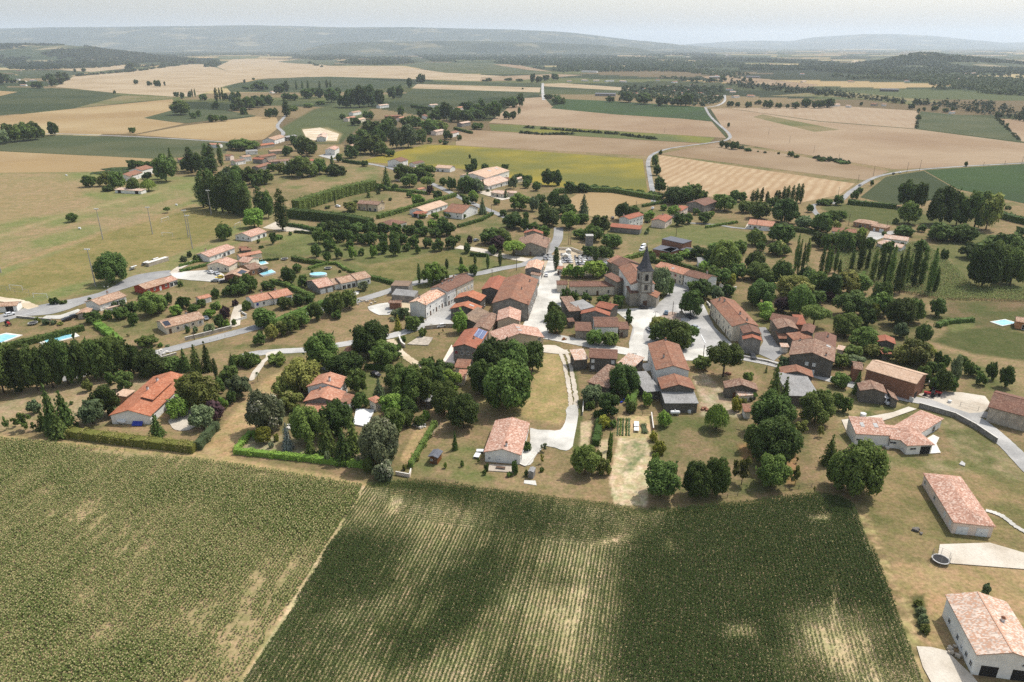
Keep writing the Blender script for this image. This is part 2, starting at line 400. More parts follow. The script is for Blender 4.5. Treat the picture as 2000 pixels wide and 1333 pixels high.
for i in range(3):
    rng = random.Random(60 + i)
    lob = [(rng.uniform(-.13, .13) * (1 - z * .5), rng.uniform(-.13, .13) * (1 - z * .5), z * 2.6, .30 * (0.35 + 1.1 * math.sin(math.pi * min(1, z * .78 + .2))) * rng.uniform(.75, 1)) for z in [j / 15 for j in range(16)]]
    PROTO['p', 2, i] = lobe_crown('poplar_crown', 60 + i, lob, 2600, .07, .06, 1)
    PROTO['p', 0, i] = lobe_crown('poplar_small', 63 + i, lob, 520, .15, .05, 1)
    for lod, nw, sz in ((2, 17, .125), (0, 8, .24)):      # conifers: whorls of drooping boughs
        g = np.random.default_rng(70 + i + lod); q = []; tt = []
        for L_ in range(nw):
            z = (L_ + .3) / nw; r = .5 * (1 - z) ** .68 * (1 + .12 * math.sin(L_ * 2.1)); nb = max(3, int((15 if lod else 7) * (1 - z) + 2))
            for a_ in range(nb):
                t = a_ * 6.283 / nb + L_ * .9 + g.uniform(-.25, .25); rr = r * g.uniform(.72, 1.08); tn = g.uniform(0, 1); kk = max(2, int(rr / .5 * (11 if lod else 4)))
                for j in range(kk):
                    s_ = (j + .6) / kk; p = np.array([math.cos(t) * rr * s_, math.sin(t) * rr * s_, .06 + z * .94 - rr * .42 * s_ ** 1.5]) + g.normal(0, .012, 3)
                    q.append(leaf_quads(g, p[None], np.array([[math.cos(t) * .8, math.sin(t) * .8, .25]]), sz * (1.1 - .35 * s_))[0]); tt.append(min(1, tn * .55 + g.uniform(0, .45)))
        PROTO['c', lod, i] = quads_mesh('conifer_crown' if lod else 'conifer_small', np.array(q), None, tt)
PROTO['y', 2, 0] = lobe_crown('cypress_crown', 80, [(0, 0, z * 3.4, .30 * (.3 + math.sin(math.pi * (.12 + .8 * z)))) for z in [j / 18 for j in range(19)]], 1500, .10, .03, 1)
um = ell_lobes(90, 20, .36, .13, .12, .17)
PROTO['u', 2, 0] = lobe_crown('umbrella_crown', 90, um, 4200, .045, .42, 1)
def willow():
    rng = np.random.default_rng(95); q = []; t = []
    for k in range(420):
        a = rng.uniform(0, 2 * math.pi); r0 = .46 * math.sqrt(rng.uniform(0.02, 1)); z0 = 1 - .42 * (r0 / .46) ** 2 + rng.uniform(-.06, .02)
        ln = rng.uniform(.25, .62) * z0; tn = rng.uniform(0, 1)
        for j in range(9):
            s = j / 8; r = r0 + .05 * s; p = np.array([math.cos(a) * r, math.sin(a) * r, z0 - ln * s]) + rng.normal(0, .012, 3)
            q.append(leaf_quads(rng, p[None], np.array([[math.cos(a), math.sin(a), .2]]), .065)[0]); t.append(tn * .6 + rng.uniform(0, .4))
    return quads_mesh('willow_crown', np.array(q), None, t)
PROTO['w', 2, 0] = willow()
def palm():
    rng = np.random.default_rng(97); q = []
    for k in range(26):
        a = k * 2.4; up = rng.uniform(.1, .5)
        for j in range(8):
            s = (j + .5) / 8; r = .5 * s; z = .75 + up * .5 * s - .55 * s * s
            p = np.array([math.cos(a) * r, math.sin(a) * r, z]); q.append(leaf_quads(rng, p[None], np.array([[0, 0, 1.]]), .13)[0])
    return quads_mesh('palm_crown', np.array(q), None, rng.uniform(0, 1, len(q)))
PROTO['m', 2, 0] = palm()
def trunk_mesh(name, r, top, limbs, seed):
    rng = random.Random(seed); m = MB()
    m.cyl((0, 0, -.01), (0, 0, top * .55), r, r * .78, 8)
    m.cyl((0, 0, top * .55), (rng.uniform(-.02, .02), rng.uniform(-.02, .02), top), r * .78, r * .4, 7)
    for k in range(limbs):
        a = k * 2.4 + rng.uniform(-.3, .3); z0 = top * rng.uniform(.45, .8); ln = rng.uniform(.16, .3)
        m.cyl((0, 0, z0), (math.cos(a) * ln, math.sin(a) * ln, z0 + rng.uniform(.12, .25)), r * .42, r * .14, 5)
    return m.mesh(name, BARK, True)
TRUNKS = {'b': trunk_mesh('trunk', .030, .62, 6, 1), 'p': trunk_mesh('poplar_trunk', .07, .8, 0, 2), 'c': trunk_mesh('conifer_trunk', .024, .85, 0, 3),
          'y': trunk_mesh('cypress_trunk', .1, .6, 0, 4), 'u': trunk_mesh('umbrella_trunk', .028, .66, 8, 5), 'w': trunk_mesh('willow_trunk', .035, .7, 5, 6),
          'm': trunk_mesh('palm_trunk', .05, .78, 0, 7), 't': trunk_mesh('thin_trunk', .022, .6, 7, 8)}
for k_ in list(PROTO):             # one material slot each; the objects bring their own leaf colour
    PROTO[k_].materials.append(MATS['leaf_m'])
THINGS = []                        # (object, px, py, look words, kind) for labelling at the end
LANDMARKS = []                     # (phrase, px, py)
TREENAME = dict(b='broadleaf_tree', p='poplar_tree', c='conifer_tree', y='cypress_tree', u='umbrella_pine', w='weeping_willow', m='palm_tree', t='fruit_tree', s='bush')
TREECAT = dict(b='tree', p='poplar', c='conifer', y='cypress', u='pine tree', w='willow', m='palm', t='fruit tree', s='bush')
TREEGROUP = dict(b='broadleaf trees', p='poplars', c='conifers', y='cypresses', s='bushes', t='fruit trees', m='palms', u='umbrella pines')
rt = random.Random(5)
QUEUE = []
def tree(*a): QUEUE.append(a)
def plant_all():
    big = sorted([a for a in QUEUE if a[4] == 'b'], key=lambda a: -a[3] * (a[1] - a[2]))
    rest = set(id(a) for a in big[295:])
    for a in QUEUE:
        if id(a) not in rest: plant(*a)
    co = []; mi = []; tt = []; mats = []
    for a in big[295:]:
        px, py, yt, wp = a[:4]; c_ = a[5]; p = G(px, py); h = max(.5, height(px, py, yt)); wd = wp / ppm(py)
        me = PROTO['b', 0, rt.randrange(4)]; n = len(me.vertices); v = np.zeros(n * 3, np.float32); me.vertices.foreach_get('co', v); v = v.reshape(-1, 3)
        t = np.zeros(n, np.float32); me.attributes['tint'].data.foreach_get('value', t)
        r_ = rt.uniform(0, 6.28); cs, sn = math.cos(r_), math.sin(r_)
        v = np.stack([(v[:, 0] * cs - v[:, 1] * sn) * wd + p.x, (v[:, 0] * sn + v[:, 1] * cs) * wd + p.y, v[:, 2] * h], 1)
        if c_ not in mats: mats.append(c_)
        co.append(v.reshape(-1, 4, 3)); mi.append(np.full(n // 4, mats.index(c_))); tt.append(np.clip(t[::4] * .8 + rt.uniform(-.15, .25), 0, 1))
    if co:
        me = quads_mesh('distant_trees', np.concatenate(co), None, np.concatenate(tt))
        for c_ in mats: me.materials.append(MATS[LEAF[c_]])
        me.polygons.foreach_set('material_index', np.concatenate(mi).astype(np.int32))
        tag(link(bpy.data.objects.new('distant_trees', me)), 'the many small trees scattered through gardens and far fields', 'trees', None, 'stuff')
def plant(px, py, ytop, wpx, kind='b', colr='m', label=None, group=None):
    p = G(px, py); h = max(0.5, height(px, py, ytop)); wd = max(.4, wpx / ppm(py) * (.95 if kind in 'bs' else 1.0))
    wpx1024 = wpx * .512
    if kind in 'bs':
        lod = 0 if wpx1024 < 10 else (1 if wpx1024 < 26 or kind == 's' else 2)
        var = rt.randrange(4)
    elif kind in 'pc': lod = 0 if wpx1024 * h / wd < 16 else 2; var = rt.randrange(3)
    elif kind == 't': lod = 1; var = rt.randrange(4)
    else: lod = 2; var = 0
    me = PROTO[kind, lod, var]
    rz = rt.uniform(0, 6.28)
    nm = TREENAME[kind]
    if kind == 's':
        o = link(bpy.data.objects.new(nm, me)); o.location = p; o.rotation_euler = (0, 0, rz); o.scale = (wd, wd, h)
        c = o
    else:
        o = empty(nm, p, rz); o.scale = (wd, wd, h)
        link(bpy.data.objects.new('trunk', TRUNKS[kind]), o)
        c = link(bpy.data.objects.new('crown', me), o)
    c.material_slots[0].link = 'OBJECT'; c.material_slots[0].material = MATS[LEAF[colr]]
    tag(o, label, TREECAT[kind], group or TREEGROUP.get(kind))
    THINGS.append([o, px, py, h, wd, kind, colr, label is None])
    return o
def trees(s, ox=0, oy=0, sc_=1.0):
    """rows 'x base top width kind colour' in the coordinates of a zoomed crop"""
    for row in s.replace('\n', ';').split(';'):
        f = row.split()
        if not f: continue
        x, b, t, w_ = (float(v) for v in f[:4])
        tree(ox + x / sc_, oy + b / sc_, oy + t / sc_, w_ / sc_, f[4][0] if len(f) > 4 else 'b', f[4][1] if len(f) > 4 else 'm')
def hedge(pts, h, wd, colr='d', label='', size=None, ragged=.24):
    """a hedge along ground pixels"""
    P = [G(*p) for p in pts]; rng = np.random.default_rng(int(abs(P[0].x * 13 + P[0].y * 7)) % 99999)
    dist = (P[0] + P[-1]).length / 2
    size = size or max(.28, dist / 720)
    o0 = P[0]; q = []; t = []; core = MB()
    for a, b in zip(P, P[1:]):
        L_ = (b - a).length; dx = (b - a) / L_; nx = Vector((-dx.y, dx.x, 0))
        n = int(L_ * (2 * h + wd) / (size * size) * 1.15); n = min(max(n, 60), 16000)
        u = rng.uniform(0, L_, n); s = rng.uniform(0, 2 * h + wd, n); j = rng.normal(0, ragged * .5, n)
        lump = .16 * np.sin(u * 1.3 + 2 * np.sin(u * .37)) * ragged / .18
        side = np.where(s < h, -1, np.where(s < h + wd, 0, 1))
        lump = lump + h * (.07 * np.sin(u * 2.9 + 1.7 * np.sin(u * .9)) + .06 * np.sin(u * 1.1 + 2)) * ragged / .18
        yy = np.where(side == -1, -wd / 2 - j - lump, np.where(side == 1, wd / 2 + j + lump, (s - h) - wd / 2))
        zz = np.where(side == -1, s, np.where(side == 1, s - h - wd, h + j + lump))
        nr = np.stack([dx.x * 0 + nx.x * side, nx.y * side, (side == 0) * 1.0], 1)
        pp = np.stack([a.x - o0.x + dx.x * u + nx.x * yy, a.y - o0.y + dx.y * u + nx.y * yy, zz], 1)
        q.append(leaf_quads(rng, pp, nr, size * 1.5)); t.append(np.clip(rng.uniform(0, .7, n) + .3 * (lump > .05), 0, 1))
        def T(x, y, z, a=a, dx=dx, nx=nx): return a - o0 + dx * x + nx * y + Vector((0, 0, z))
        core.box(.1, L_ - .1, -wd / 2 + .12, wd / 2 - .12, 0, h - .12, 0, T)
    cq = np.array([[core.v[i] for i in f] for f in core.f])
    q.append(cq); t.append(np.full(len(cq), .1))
    me = quads_mesh('hedge', np.concatenate(q), MATS[LEAF[colr]], np.concatenate(t))
    o = link(bpy.data.objects.new('hedge', me)); o.location = o0
    tag(o, label, 'hedge', 'hedges')
    return o
# ------------------------------------------------------------------ houses
def frame_mesh(name, w_, h_, mat, t=.09, dep=.09):
    m = MB()
    m.box(-w_ / 2, w_ / 2, -dep, .03, h_ - t, h_); m.box(-w_ / 2 - .05, w_ / 2 + .05, -dep - .05, .03, 0, t)
    m.box(-w_ / 2, -w_ / 2 + t, -dep, .03, t, h_ - t); m.box(w_ / 2 - t, w_ / 2, -dep, .03, t, h_ - t)
    m.box(-.03, .03, -dep * .8, .03, t, h_ - t)
    return m.mesh(name, mat)
def slab_mesh(name, w_, h_, mat, y0=-.05, y1=.03, z0=0.0):
    m = MB(); m.box(-w_ / 2, w_ / 2, y0, y1, z0, z0 + h_); return m.mesh(name, mat)
WIN = {}
def wparts(k):
    """frame mesh, list of (part name, mesh, x offset)"""
    if k in WIN: return WIN[k]
    c = k[0]; s = k[1:] or 'w'
    if c == 'w': r = (frame_mesh('window', 1.05, 1.25, WHITE), [('pane', slab_mesh('pane', .88, 1.08, GLASS, -.045, .02, .085), 0)])
    elif c == 't': r = (frame_mesh('window', .85, 1.6, CONC, .14), [('pane', slab_mesh('pane', .58, 1.32, GLASS, -.045, .02, .14), 0)])
    elif c == 'b': r = (frame_mesh('window', .75, .6, WHITE, .07), [('pane', slab_mesh('pane', .62, .47, GLASS, -.045, .02, .065), 0)])
    elif c == 'l': r = (frame_mesh('window', 1.8, .7, WHITE, .06), [('pane', slab_mesh('pane', 1.69, .59, GLASS, -.045, .02, .055), 0)])
    elif c == 'D': r = (frame_mesh('window', 1.9, 2.1, WHITE), [('pane', slab_mesh('pane', 1.73, 1.92, GLASS, -.045, .02, .085), 0)])
    elif c == 's': r = (frame_mesh('window', 1.15, 1.35, WHITE, .06, .06), [('shutter', slab_mesh('shutter', .52, 1.22, SHUT[s], -.10, .02, .065), -.265), ('shutter', slab_mesh('shutter', .52, 1.22, SHUT[s], -.10, .02, .065), .265)])
    elif c == 'o': r = (frame_mesh('window', 1.05, 1.25, WHITE), [('pane', slab_mesh('pane', .88, 1.08, GLASS, -.045, .02, .085), 0), ('shutter', slab_mesh('shutter', .5, 1.25, SHUT[s], -.07, .015), -.82), ('shutter', slab_mesh('shutter', .5, 1.25, SHUT[s], -.07, .015), .82)])
    elif c == 'd': r = (slab_mesh('door', 1.05, 2.15, WOODD, -.06, .03), [('handle', slab_mesh('handle', .07, .2, METAL, -.12, -.05, 1.0), .38)])
    elif c == 'e': r = (slab_mesh('door', 1.05, 2.15, WHITE, -.06, .03), [('handle', slab_mesh('handle', .07, .2, METAL, -.12, -.05, 1.0), .38)])
    elif c == 'g': r = (slab_mesh('garage_door', 2.6, 2.2, WHITE, -.06, .03), [('handle', slab_mesh('handle', .25, .08, METAL, -.12, -.05, .9), 0)])
    elif c == 'k': r = (slab_mesh('garage_door', 2.7, 2.2, SHUT['n'], -.05, .03), [('handle', slab_mesh('handle', .25, .08, METAL, -.12, -.04, .9), 0)])
    elif c == 'G': r = (slab_mesh('garage_shade', 3.0, 2.5, DARK, -.03, .03), [])  # dark slab on the closed wall paints the shade of an open garage
    elif c == 'B': r = (frame_mesh('window', 2.4, 2.2, PALECONC, .16), [('pane', slab_mesh('pane', 2.1, 1.9, GLASS, -.045, .02, .15), 0)])
    WIN[k] = r; return r
WNAME = dict(d='door', e='door', g='garage_door', k='garage_door', G='garage_shade')
def add_window(parent, k, loc, rz):
    fm, subs = wparts(k)
    o = link(bpy.data.objects.new(WNAME.get(k[0], 'window'), fm), parent); o.location = loc; o.rotation_euler = (0, 0, rz)
    for nm, me, x in subs:
        c = link(bpy.data.objects.new(nm, me), o); c.location = (x, 0, 0)
    return o
class Vol:
    """one roofed volume. A,B: pixels of the eave corners of one long side (at eave height); the volume extends to the left of A->B.
    C: pixel of a point on the far eave line, or the depth in metres"""
    def __init__(s, root, A, B, C, h, wall, roof, typ='gable', pitch=17, ov=.4, win=None, ch=(), sol=(), sky=(), h2=None, chmat=None, wallname='wall', solmat=None):
        a = G(*A, h); b = G(*B, h); L0 = root.location
        ex = (b - a); s.L = ex.length; ex = ex / s.L; ey = Vector((-ex.y, ex.x, 0))
        if isinstance(C, tuple): s.w = (G(*C, h) - a).dot(ey)
        else: s.w = C
        if s.w < 0:                # far side lies to the right: swap
            a, b = b, a; ex = -ex; ey = -ey; s.w = -s.w
        a = Vector((a.x, a.y, 0)); s.a = a; s.ex = ex; s.ey = ey; s.h = h; s.root = root
        L_, W_ = s.L, s.w; tp = math.tan(R(pitch))
        ov = min(ov, W_ * .12)
        def T(x, y, z): return a + ex * x + ey * y + Vector((0, 0, z)) - L0
        s.T = T
        th = .2
        if typ == 'gable':
            hr = h + tp * W_ / 2; s.hr = hr
            s.zf = lambda x, y: h + tp * min(y, W_ - y)
            prof = [(0, h), (W_ / 2, hr), (W_, h)]
        elif typ == 'mono':
            h2 = h2 if h2 is not None else h + tp * W_
            s.zf = lambda x, y: h + (h2 - h) * y / W_
            s.hr = max(h, h2); prof = [(0, h), (W_, h2)]
        elif typ == 'flat':
            s.zf = lambda x, y: h; s.hr = h; prof = None
        elif typ == 'hip':
            hr = h + tp * W_ / 2; s.hr = hr
            s.zf = lambda x, y: h + tp * min(y, W_ - y, x, L_ - x)
            prof = None
        m = MB(); zt = lambda x, y: s.zf(x, y) - .015
        i = ov
        if typ in ('gable', 'mono'):
            ys = [i, W_ / 2, W_ - i] if typ == 'gable' else [i, W_ - i]
            for x0, flip in ((i, 1), (L_ - i, 0)):
                pts = [T(x0, i, 0)] + [T(x0, y, zt(x0, y)) for y in ys] + [T(x0, W_ - i, 0)]
                m.face(pts if flip else pts[::-1])
            m.face([T(i, i, 0), T(L_ - i, i, 0), T(L_ - i, i, zt(0, i)), T(i, i, zt(0, i))])
            m.face([T(L_ - i, W_ - i, 0), T(i, W_ - i, 0), T(i, W_ - i, zt(0, W_ - i)), T(L_ - i, W_ - i, zt(0, W_ - i))])
        else:
            m.box(i, L_ - i, i, W_ - i, 0, h + (0 if typ == 'flat' else tp * i) - .015, 0, T)
        s.wall = m.build(wallname, WALLS[wall], root)
        r = MB(); cs = 1 / math.cos(R(pitch))
        if prof:
            top = [(y, z + th) for y, z in prof]
            for (y0, z0), (y1, z1) in zip(top, top[1:]):
                ln = math.hypot(y1 - y0, z1 - z0); up = z1 >= z0
                v0, v1 = (0, ln) if up else (ln, 0)
                r.face([T(0, y0, z0), T(L_, y0, z0), T(L_, y1, z1), T(0, y1, z1)], 0, [(0, v0), (L_, v0), (L_, v1), (0, v1)])
            for (y0, z0), (y1, z1) in zip(prof, prof[1:]):
                r.face([T(0, y1, z1), T(L_, y1, z1), T(L_, y0, z0), T(0, y0, z0)])
            for x0, fl in ((0, 1), (L_, 0)):
                for ((y0, z0), (y1, z1)) in zip(prof, prof[1:]):
                    p4 = [T(x0, y0, z0), T(x0, y0, z0 + th), T(x0, y1, z1 + th), T(x0, y1, z1)]
                    r.face(p4 if fl else p4[::-1])
            for (y0, z0), fl in ((prof[0], 0), (prof[-1], 1)):
                p4 = [T(0, y0, z0), T(L_, y0, z0), T(L_, y0, z0 + th), T(0, y0, z0 + th)]
                r.face(p4 if not fl else p4[::-1])
            if typ == 'gable':     # ridge tiles
                r.box(.02, L_ - .02, W_ / 2 - .16, W_ / 2 + .16, hr + th - .10, hr + th + .05, 1, T)
        elif typ == 'hip':
            e = W_ / 2 if L_ > W_ else L_ / 2
            z0, z1 = h + th, hr + th
            q = [(0, 0), (L_, 0), (L_, W_), (0, W_)]; ra, rb = (W_ / 2, W_ / 2), (L_ - W_ / 2, W_ / 2)
            if L_ <= W_: ra = rb = (L_ / 2, W_ / 2)
            sl = W_ / 2 * cs
            r.face([T(0, 0, z0), T(L_, 0, z0), T(*rb, z1), T(*ra, z1)], 0, [(0, 0), (L_, 0), (rb[0], sl), (ra[0], sl)])
            r.face([T(L_, W_, z0), T(0, W_, z0), T(*ra, z1), T(*rb, z1)], 0, [(0, 0), (L_, 0), (rb[0], sl), (ra[0], sl)])
            r.face([T(L_, 0, z0), T(L_, W_, z0), T(*rb, z1)], 0, [(0, 0), (W_, 0), (W_ / 2, sl)])
            r.face([T(0, W_, z0), T(0, 0, z0), T(*ra, z1)], 0, [(0, 0), (W_, 0), (W_ / 2, sl)])
            for k in range(4):
                p, q2 = q[k], q[(k + 1) % 4]
                r.face([T(*p, h), T(*q2, h), T(*q2, z0), T(*p, z0)])
            r.face([T(0, W_, h), T(L_, W_, h), T(L_, 0, h), T(0, 0, h)])
        else:
            r.box(0, L_, 0, W_, h, h + .28, 0, T)
        ridge = ROOFS[roof]
        s.roof = r.build('roof', [ridge, ridge], root)
        for c_ in ch:              # chimneys: fractions along and across
            x, y = c_[0] * L_, c_[1] * W_; z = s.zf(x, y); hh = c_[2] if len(c_) > 2 else 1.1
            cm = MB(); cm.box(x - .32, x + .32, y - .28, y + .28, z - .3, z + th + hh, 0, T); cm.box(x - .4, x + .4, y - .36, y + .36, z + th + hh, z + th + hh + .14, 1, T)
            cm.box(x - .22, x + .22, y - .18, y + .18, z + th + hh + .14, z + th + hh + .42, 1, T)
            cm.build('chimney', [chmat or CONC, WALLS['brick']], s.roof)
        for (x0, x1, y0, y1) in sol:
            s.on_roof('solar_panel', solmat or SOLAR, x0, x1, y0, y1)
        for (x0, x1, y0, y1) in sky:
            s.on_roof('skylight', SHUT['g'], x0, x1, y0, y1)
        for side, spec in (win or {}).items(): s.windows(side, spec, i)
    def on_roof(s, nm, mat, x0, x1, y0, y1):
        x0 *= s.L; x1 *= s.L; y0 *= s.w; y1 *= s.w; m = MB(); z = lambda y: s.zf(s.L / 2, y) + .2
        p = [(x0, y0), (x1, y0), (x1, y1), (x0, y1)]
        ln = math.hypot(y1 - y0, z(y1) - z(y0))
        top = [s.T(x, y, z(y) + .1) for x, y in p]; bot = [s.T(x, y, z(y) - .04) for x, y in p]
        m.face(top, 0, [(0, 0), (x1 - x0, 0), (x1 - x0, ln), (0, ln)])
        for k in range(4):
            j = (k + 1) % 4; m.face([bot[k], bot[j], top[j], top[k]])
        m.build(nm, mat, s.roof)
    def windows(s, side, spec, i):
        ang = math.atan2(s.ex.y, s.ex.x)
        Ls = s.L if side in (0, 2) else s.w
        for fl, row in enumerate(spec.split('/')):
            cells = row.split()
            for k, c in enumerate(cells):
                if c[0] == '.': continue
                t = i + (Ls - 2 * i) * (k + .5) / len(cells)
                z = 0 if c[0] in 'degGkDB' and fl == 0 else (1.0 if fl == 0 else .75 + 2.75 * fl)
                if c[0] in 'degGkDB' and fl > 0: z = 2.75 * fl
                if c[0] == 'l': z = 1.5 + 2.7 * fl
                if side == 0: l, r_ = s.T(t, i, z), 0
                elif side == 1: l, r_ = s.T(s.L - i, t, z), math.pi / 2
                elif side == 2: l, r_ = s.T(s.L - t, s.w - i, z), math.pi
                else: l, r_ = s.T(i, s.w - t, z), -math.pi / 2
                add_window(s.root, c, l, ang + r_)
def house(label, lm, vols, cat='house', name='house', group=None, at=None):
    """vols: list of (A,B,C,h,wall,roof,dict)"""
    A, B = vols[0][0], vols[0][1]
    base = G((A[0] + B[0]) / 2, (A[1] + B[1]) / 2, vols[0][3]); base.z = 0
    root = empty(name, base)
    tag(root, label, cat, group)
    out = []
    for v in vols:
        kw = v[6] if len(v) > 6 else {}
        out.append(Vol(root, *v[:6], **kw))
    v = out[0]; c = v.a + v.ex * v.L / 2 + v.ey * v.w / 2
    if lm: LANDMARKS.append((lm,) + PX(c))
    return root, out
# ------------------------------------------------------------------ ground, painted with the covers that grow on it
rngG = np.random.default_rng(3)
def vnoise(x, y, sc_, seed=0):
    """smooth value noise 0..1"""
    r = np.random.default_rng(seed).uniform(0, 1, (256, 256))
    X = x / sc_; Y = y / sc_; xi = np.floor(X).astype(int); yi = np.floor(Y).astype(int)
    fx = X - xi; fy = Y - yi; fx = fx * fx * (3 - 2 * fx); fy = fy * fy * (3 - 2 * fy)
    g = lambda a, b: r[a % 256, b % 256]
    return (g(xi, yi) * (1 - fx) + g(xi + 1, yi) * fx) * (1 - fy) + (g(xi, yi + 1) * (1 - fx) + g(xi + 1, yi + 1) * fx) * fy
def fbm(x, y, sc_, seed=0, o=4):
    t = 0; a = 1; s = 0
    for k in range(o):
        t = t + a * vnoise(x, y, sc_ / 2 ** k, seed + k); s += a; a *= .55
    return t / s
def inside(poly, X, Y):
    c = np.zeros(X.shape, bool); n = len(poly)
    for i in range(n):
        x0, y0 = poly[i]; x1, y1 = poly[(i + 1) % n]
        if y0 == y1: continue
        k = ((y0 > Y) != (y1 > Y)) & (X < (x1 - x0) * (Y - y0) / (y1 - y0) + x0)
        c ^= k
    return c
def pdist(poly, X, Y, closed=True):
    dm = np.full(X.shape, 1e9); n = len(poly)
    for i in range(n if closed else n - 1):
        x0, y0 = poly[i]; x1, y1 = poly[(i + 1) % n]
        dx, dy = x1 - x0, y1 - y0; L2 = dx * dx + dy * dy + 1e-9
        t = np.clip(((X - x0) * dx + (Y - y0) * dy) / L2, 0, 1)
        dm = np.minimum(dm, np.hypot(X - x0 - t * dx, Y - y0 - t * dy))
    return dm
def gp(pts): return [tuple(G(*p))[:2] for p in pts]
gx = np.concatenate([np.arange(-1500, -300, 24.0), np.arange(-300, 2304, 4.0), np.arange(2304, 3500, 24.0)])
gy = np.concatenate([np.arange(90, 110, 1.0), np.arange(110, 260, 2.0), np.arange(260, 1500, 3.0), np.arange(1500, 2500, 20.0)])
PXg, PYg = np.meshgrid(gx, gy)
def Gn(PXa, PYa, z=0.0):
    u = (PXa - 1000) / FPX; v = (666.5 - PYa) / FPX
    t = (z - CAM_H) / (-ST + v * CT)
    return u * t, (CT + v * ST) * t
WX, WY = Gn(PXg, PYg)
def lin(*c): return np.array(S(*c)[:3])
DRY = np.array([.215, .158, .098]); DRY2 = np.array([.165, .122, .070]); GRN = np.array([.068, .076, .030]); LAWN = np.array([.098, .104, .044])
STRAW = np.array([.36, .28, .17]); STRAW2 = np.array([.30, .215, .125]); CROPG = np.array([.034, .046, .022]); CROPG2 = np.array([.058, .068, .032])
SOIL = np.array([.36, .28, .18]); REDS = np.array([.33, .17, .09]); GRAVEL = np.array([.60, .56, .49])
n1 = fbm(WX, WY, 28, 5)[..., None]; n2 = fbm(WX, WY, 9, 9)[..., None]
colr = DRY * (1 - n1) + DRY2 * n1
gm = np.clip((n1 * .6 + n2 * .4 - .47) * 5, 0, 1) * .75
colr = colr * (1 - gm) + LAWN * gm
# the far plain: a patchwork of fields
dist = np.hypot(WX, WY)
sx = rngG.uniform(-9000, 9000, 2600); sy = rngG.uniform(900, 16000, 2600)
sc_pal = np.array([STRAW * .9, STRAW2, CROPG2, CROPG2 * 1.2, CROPG, CROPG * .8, DRY * .8, LAWN * .9, CROPG * 1.2, CROPG * .6])
spi = rngG.integers(0, len(sc_pal), 2600)
far = dist > 900
sc_pal = np.concatenate([sc_pal, sc_pal[2:9] * .7])
spi = rngG.integers(0, len(sc_pal), 2600)
fi = np.where(far.ravel())[0]
fxy = np.stack([WX.ravel()[fi], WY.ravel()[fi]], 1)
best = np.full(len(fi), 1e18); bi = np.zeros(len(fi), int)
for k in range(2600):
    dd = ((fxy[:, 0] - sx[k]) * .8) ** 2 + ((fxy[:, 1] - sy[k]) * 1.2) ** 2
    mk = dd < best; best[mk] = dd[mk]; bi[mk] = k
cf = colr.reshape(-1, 3)
cf[fi] = sc_pal[spi[bi]]
def paint(pts, c, soft=3.0, amt=1.0, jit=0.0, c2=None, nsc=12):
    """colour a patch of ground given by photo pixels; soft: width of its edge in pixels"""
    global colr
    xs = [p[0] for p in pts]; ys = [p[1] for p in pts]; m = soft * 2 + jit * 2 + 6
    i0, i1 = np.searchsorted(gy, [min(ys) - m, max(ys) + m]); j0, j1 = np.searchsorted(gx, [min(xs) - m, max(xs) + m])
    if i1 <= i0 or j1 <= j0: return
    X, Y = PXg[i0:i1, j0:j1], PYg[i0:i1, j0:j1]; wx, wy = WX[i0:i1, j0:j1], WY[i0:i1, j0:j1]
    d = pdist(pts, X, Y) * np.where(inside(pts, X, Y), 1, -1)
    if jit: d = d + (fbm(wx, wy, nsc, 21) - .5) * 2 * jit
    a = np.clip(d / (2 * soft) + .5, 0, 1) * amt
    a = (a * a * (3 - 2 * a))[..., None]
    c = np.array(c)
    if c2 is not None:
        n = np.clip((fbm(wx, wy, nsc, 33) - .5) * 3 + .5, 0, 1)[..., None]; c = c * (1 - n) + np.array(c2) * n
    colr[i0:i1, j0:j1] = colr[i0:i1, j0:j1] * (1 - a) + c * a
def stroke(pts, wpx, c, soft=2, amt=1.0, jit=0):
    """a worn or mown strip along pixels"""
    L = []; Rr = []
    for i, p in enumerate(pts):
        a = pts[max(i - 1, 0)]; b = pts[min(i + 1, len(pts) - 1)]
        dx, dy = b[0] - a[0], b[1] - a[1]; l = math.hypot(dx, dy)
        k = wpx * .5
        L.append((p[0] - dy / l * k, p[1] + dx / l * k)); Rr.append((p[0] + dy / l * k, p[1] - dx / l * k))
    paint(L + Rr[::-1], c, soft, amt, jit)
# ---- left meadows and the football pitch
paint([(-300, 330), (0, 338), (250, 336), (300, 345), (385, 345), (430, 380), (600, 400), (600, 470), (480, 470), (330, 530), (60, 600), (-300, 680)], DRY * 1.08, 3, 1, 0, LAWN * 1.5, 30)
paint([(-300, 340), (0, 345), (180, 350), (160, 385), (0, 440), (-300, 520)], DRY2 * 1.35, 8, .8, 5, DRY * 1.1, 14)
paint([(-300, 560), (0, 480), (160, 440), (330, 390), (385, 365), (390, 385), (200, 455), (0, 525), (-300, 600)], LAWN * 1.5, 5, .7, 5, DRY * 1.1, 25)
stroke([(-100, 560), (0, 524), (120, 482), (200, 457), (300, 425), (385, 400)], 7, STRAW2 * .8, 3, .8, 2)
stroke([(-100, 500), (0, 462), (90, 432), (190, 405), (270, 385), (330, 368)], 6, STRAW * .75, 3, .6, 2)
paint([(-200, 545), (0, 500), (0, 540), (205, 455), (395, 405), (478, 428), (440, 455), (370, 488), (290, 515), (200, 540), (60, 580), (-200, 640)], np.array([.155, .135, .055]), 4, .9, 2, np.array([.20, .16, .075]), 16)
stroke([(-60, 590), (60, 596), (140, 577), (250, 520), (300, 512), (385, 480), (440, 455)], 5, STRAW2 * .7, 3, .55)
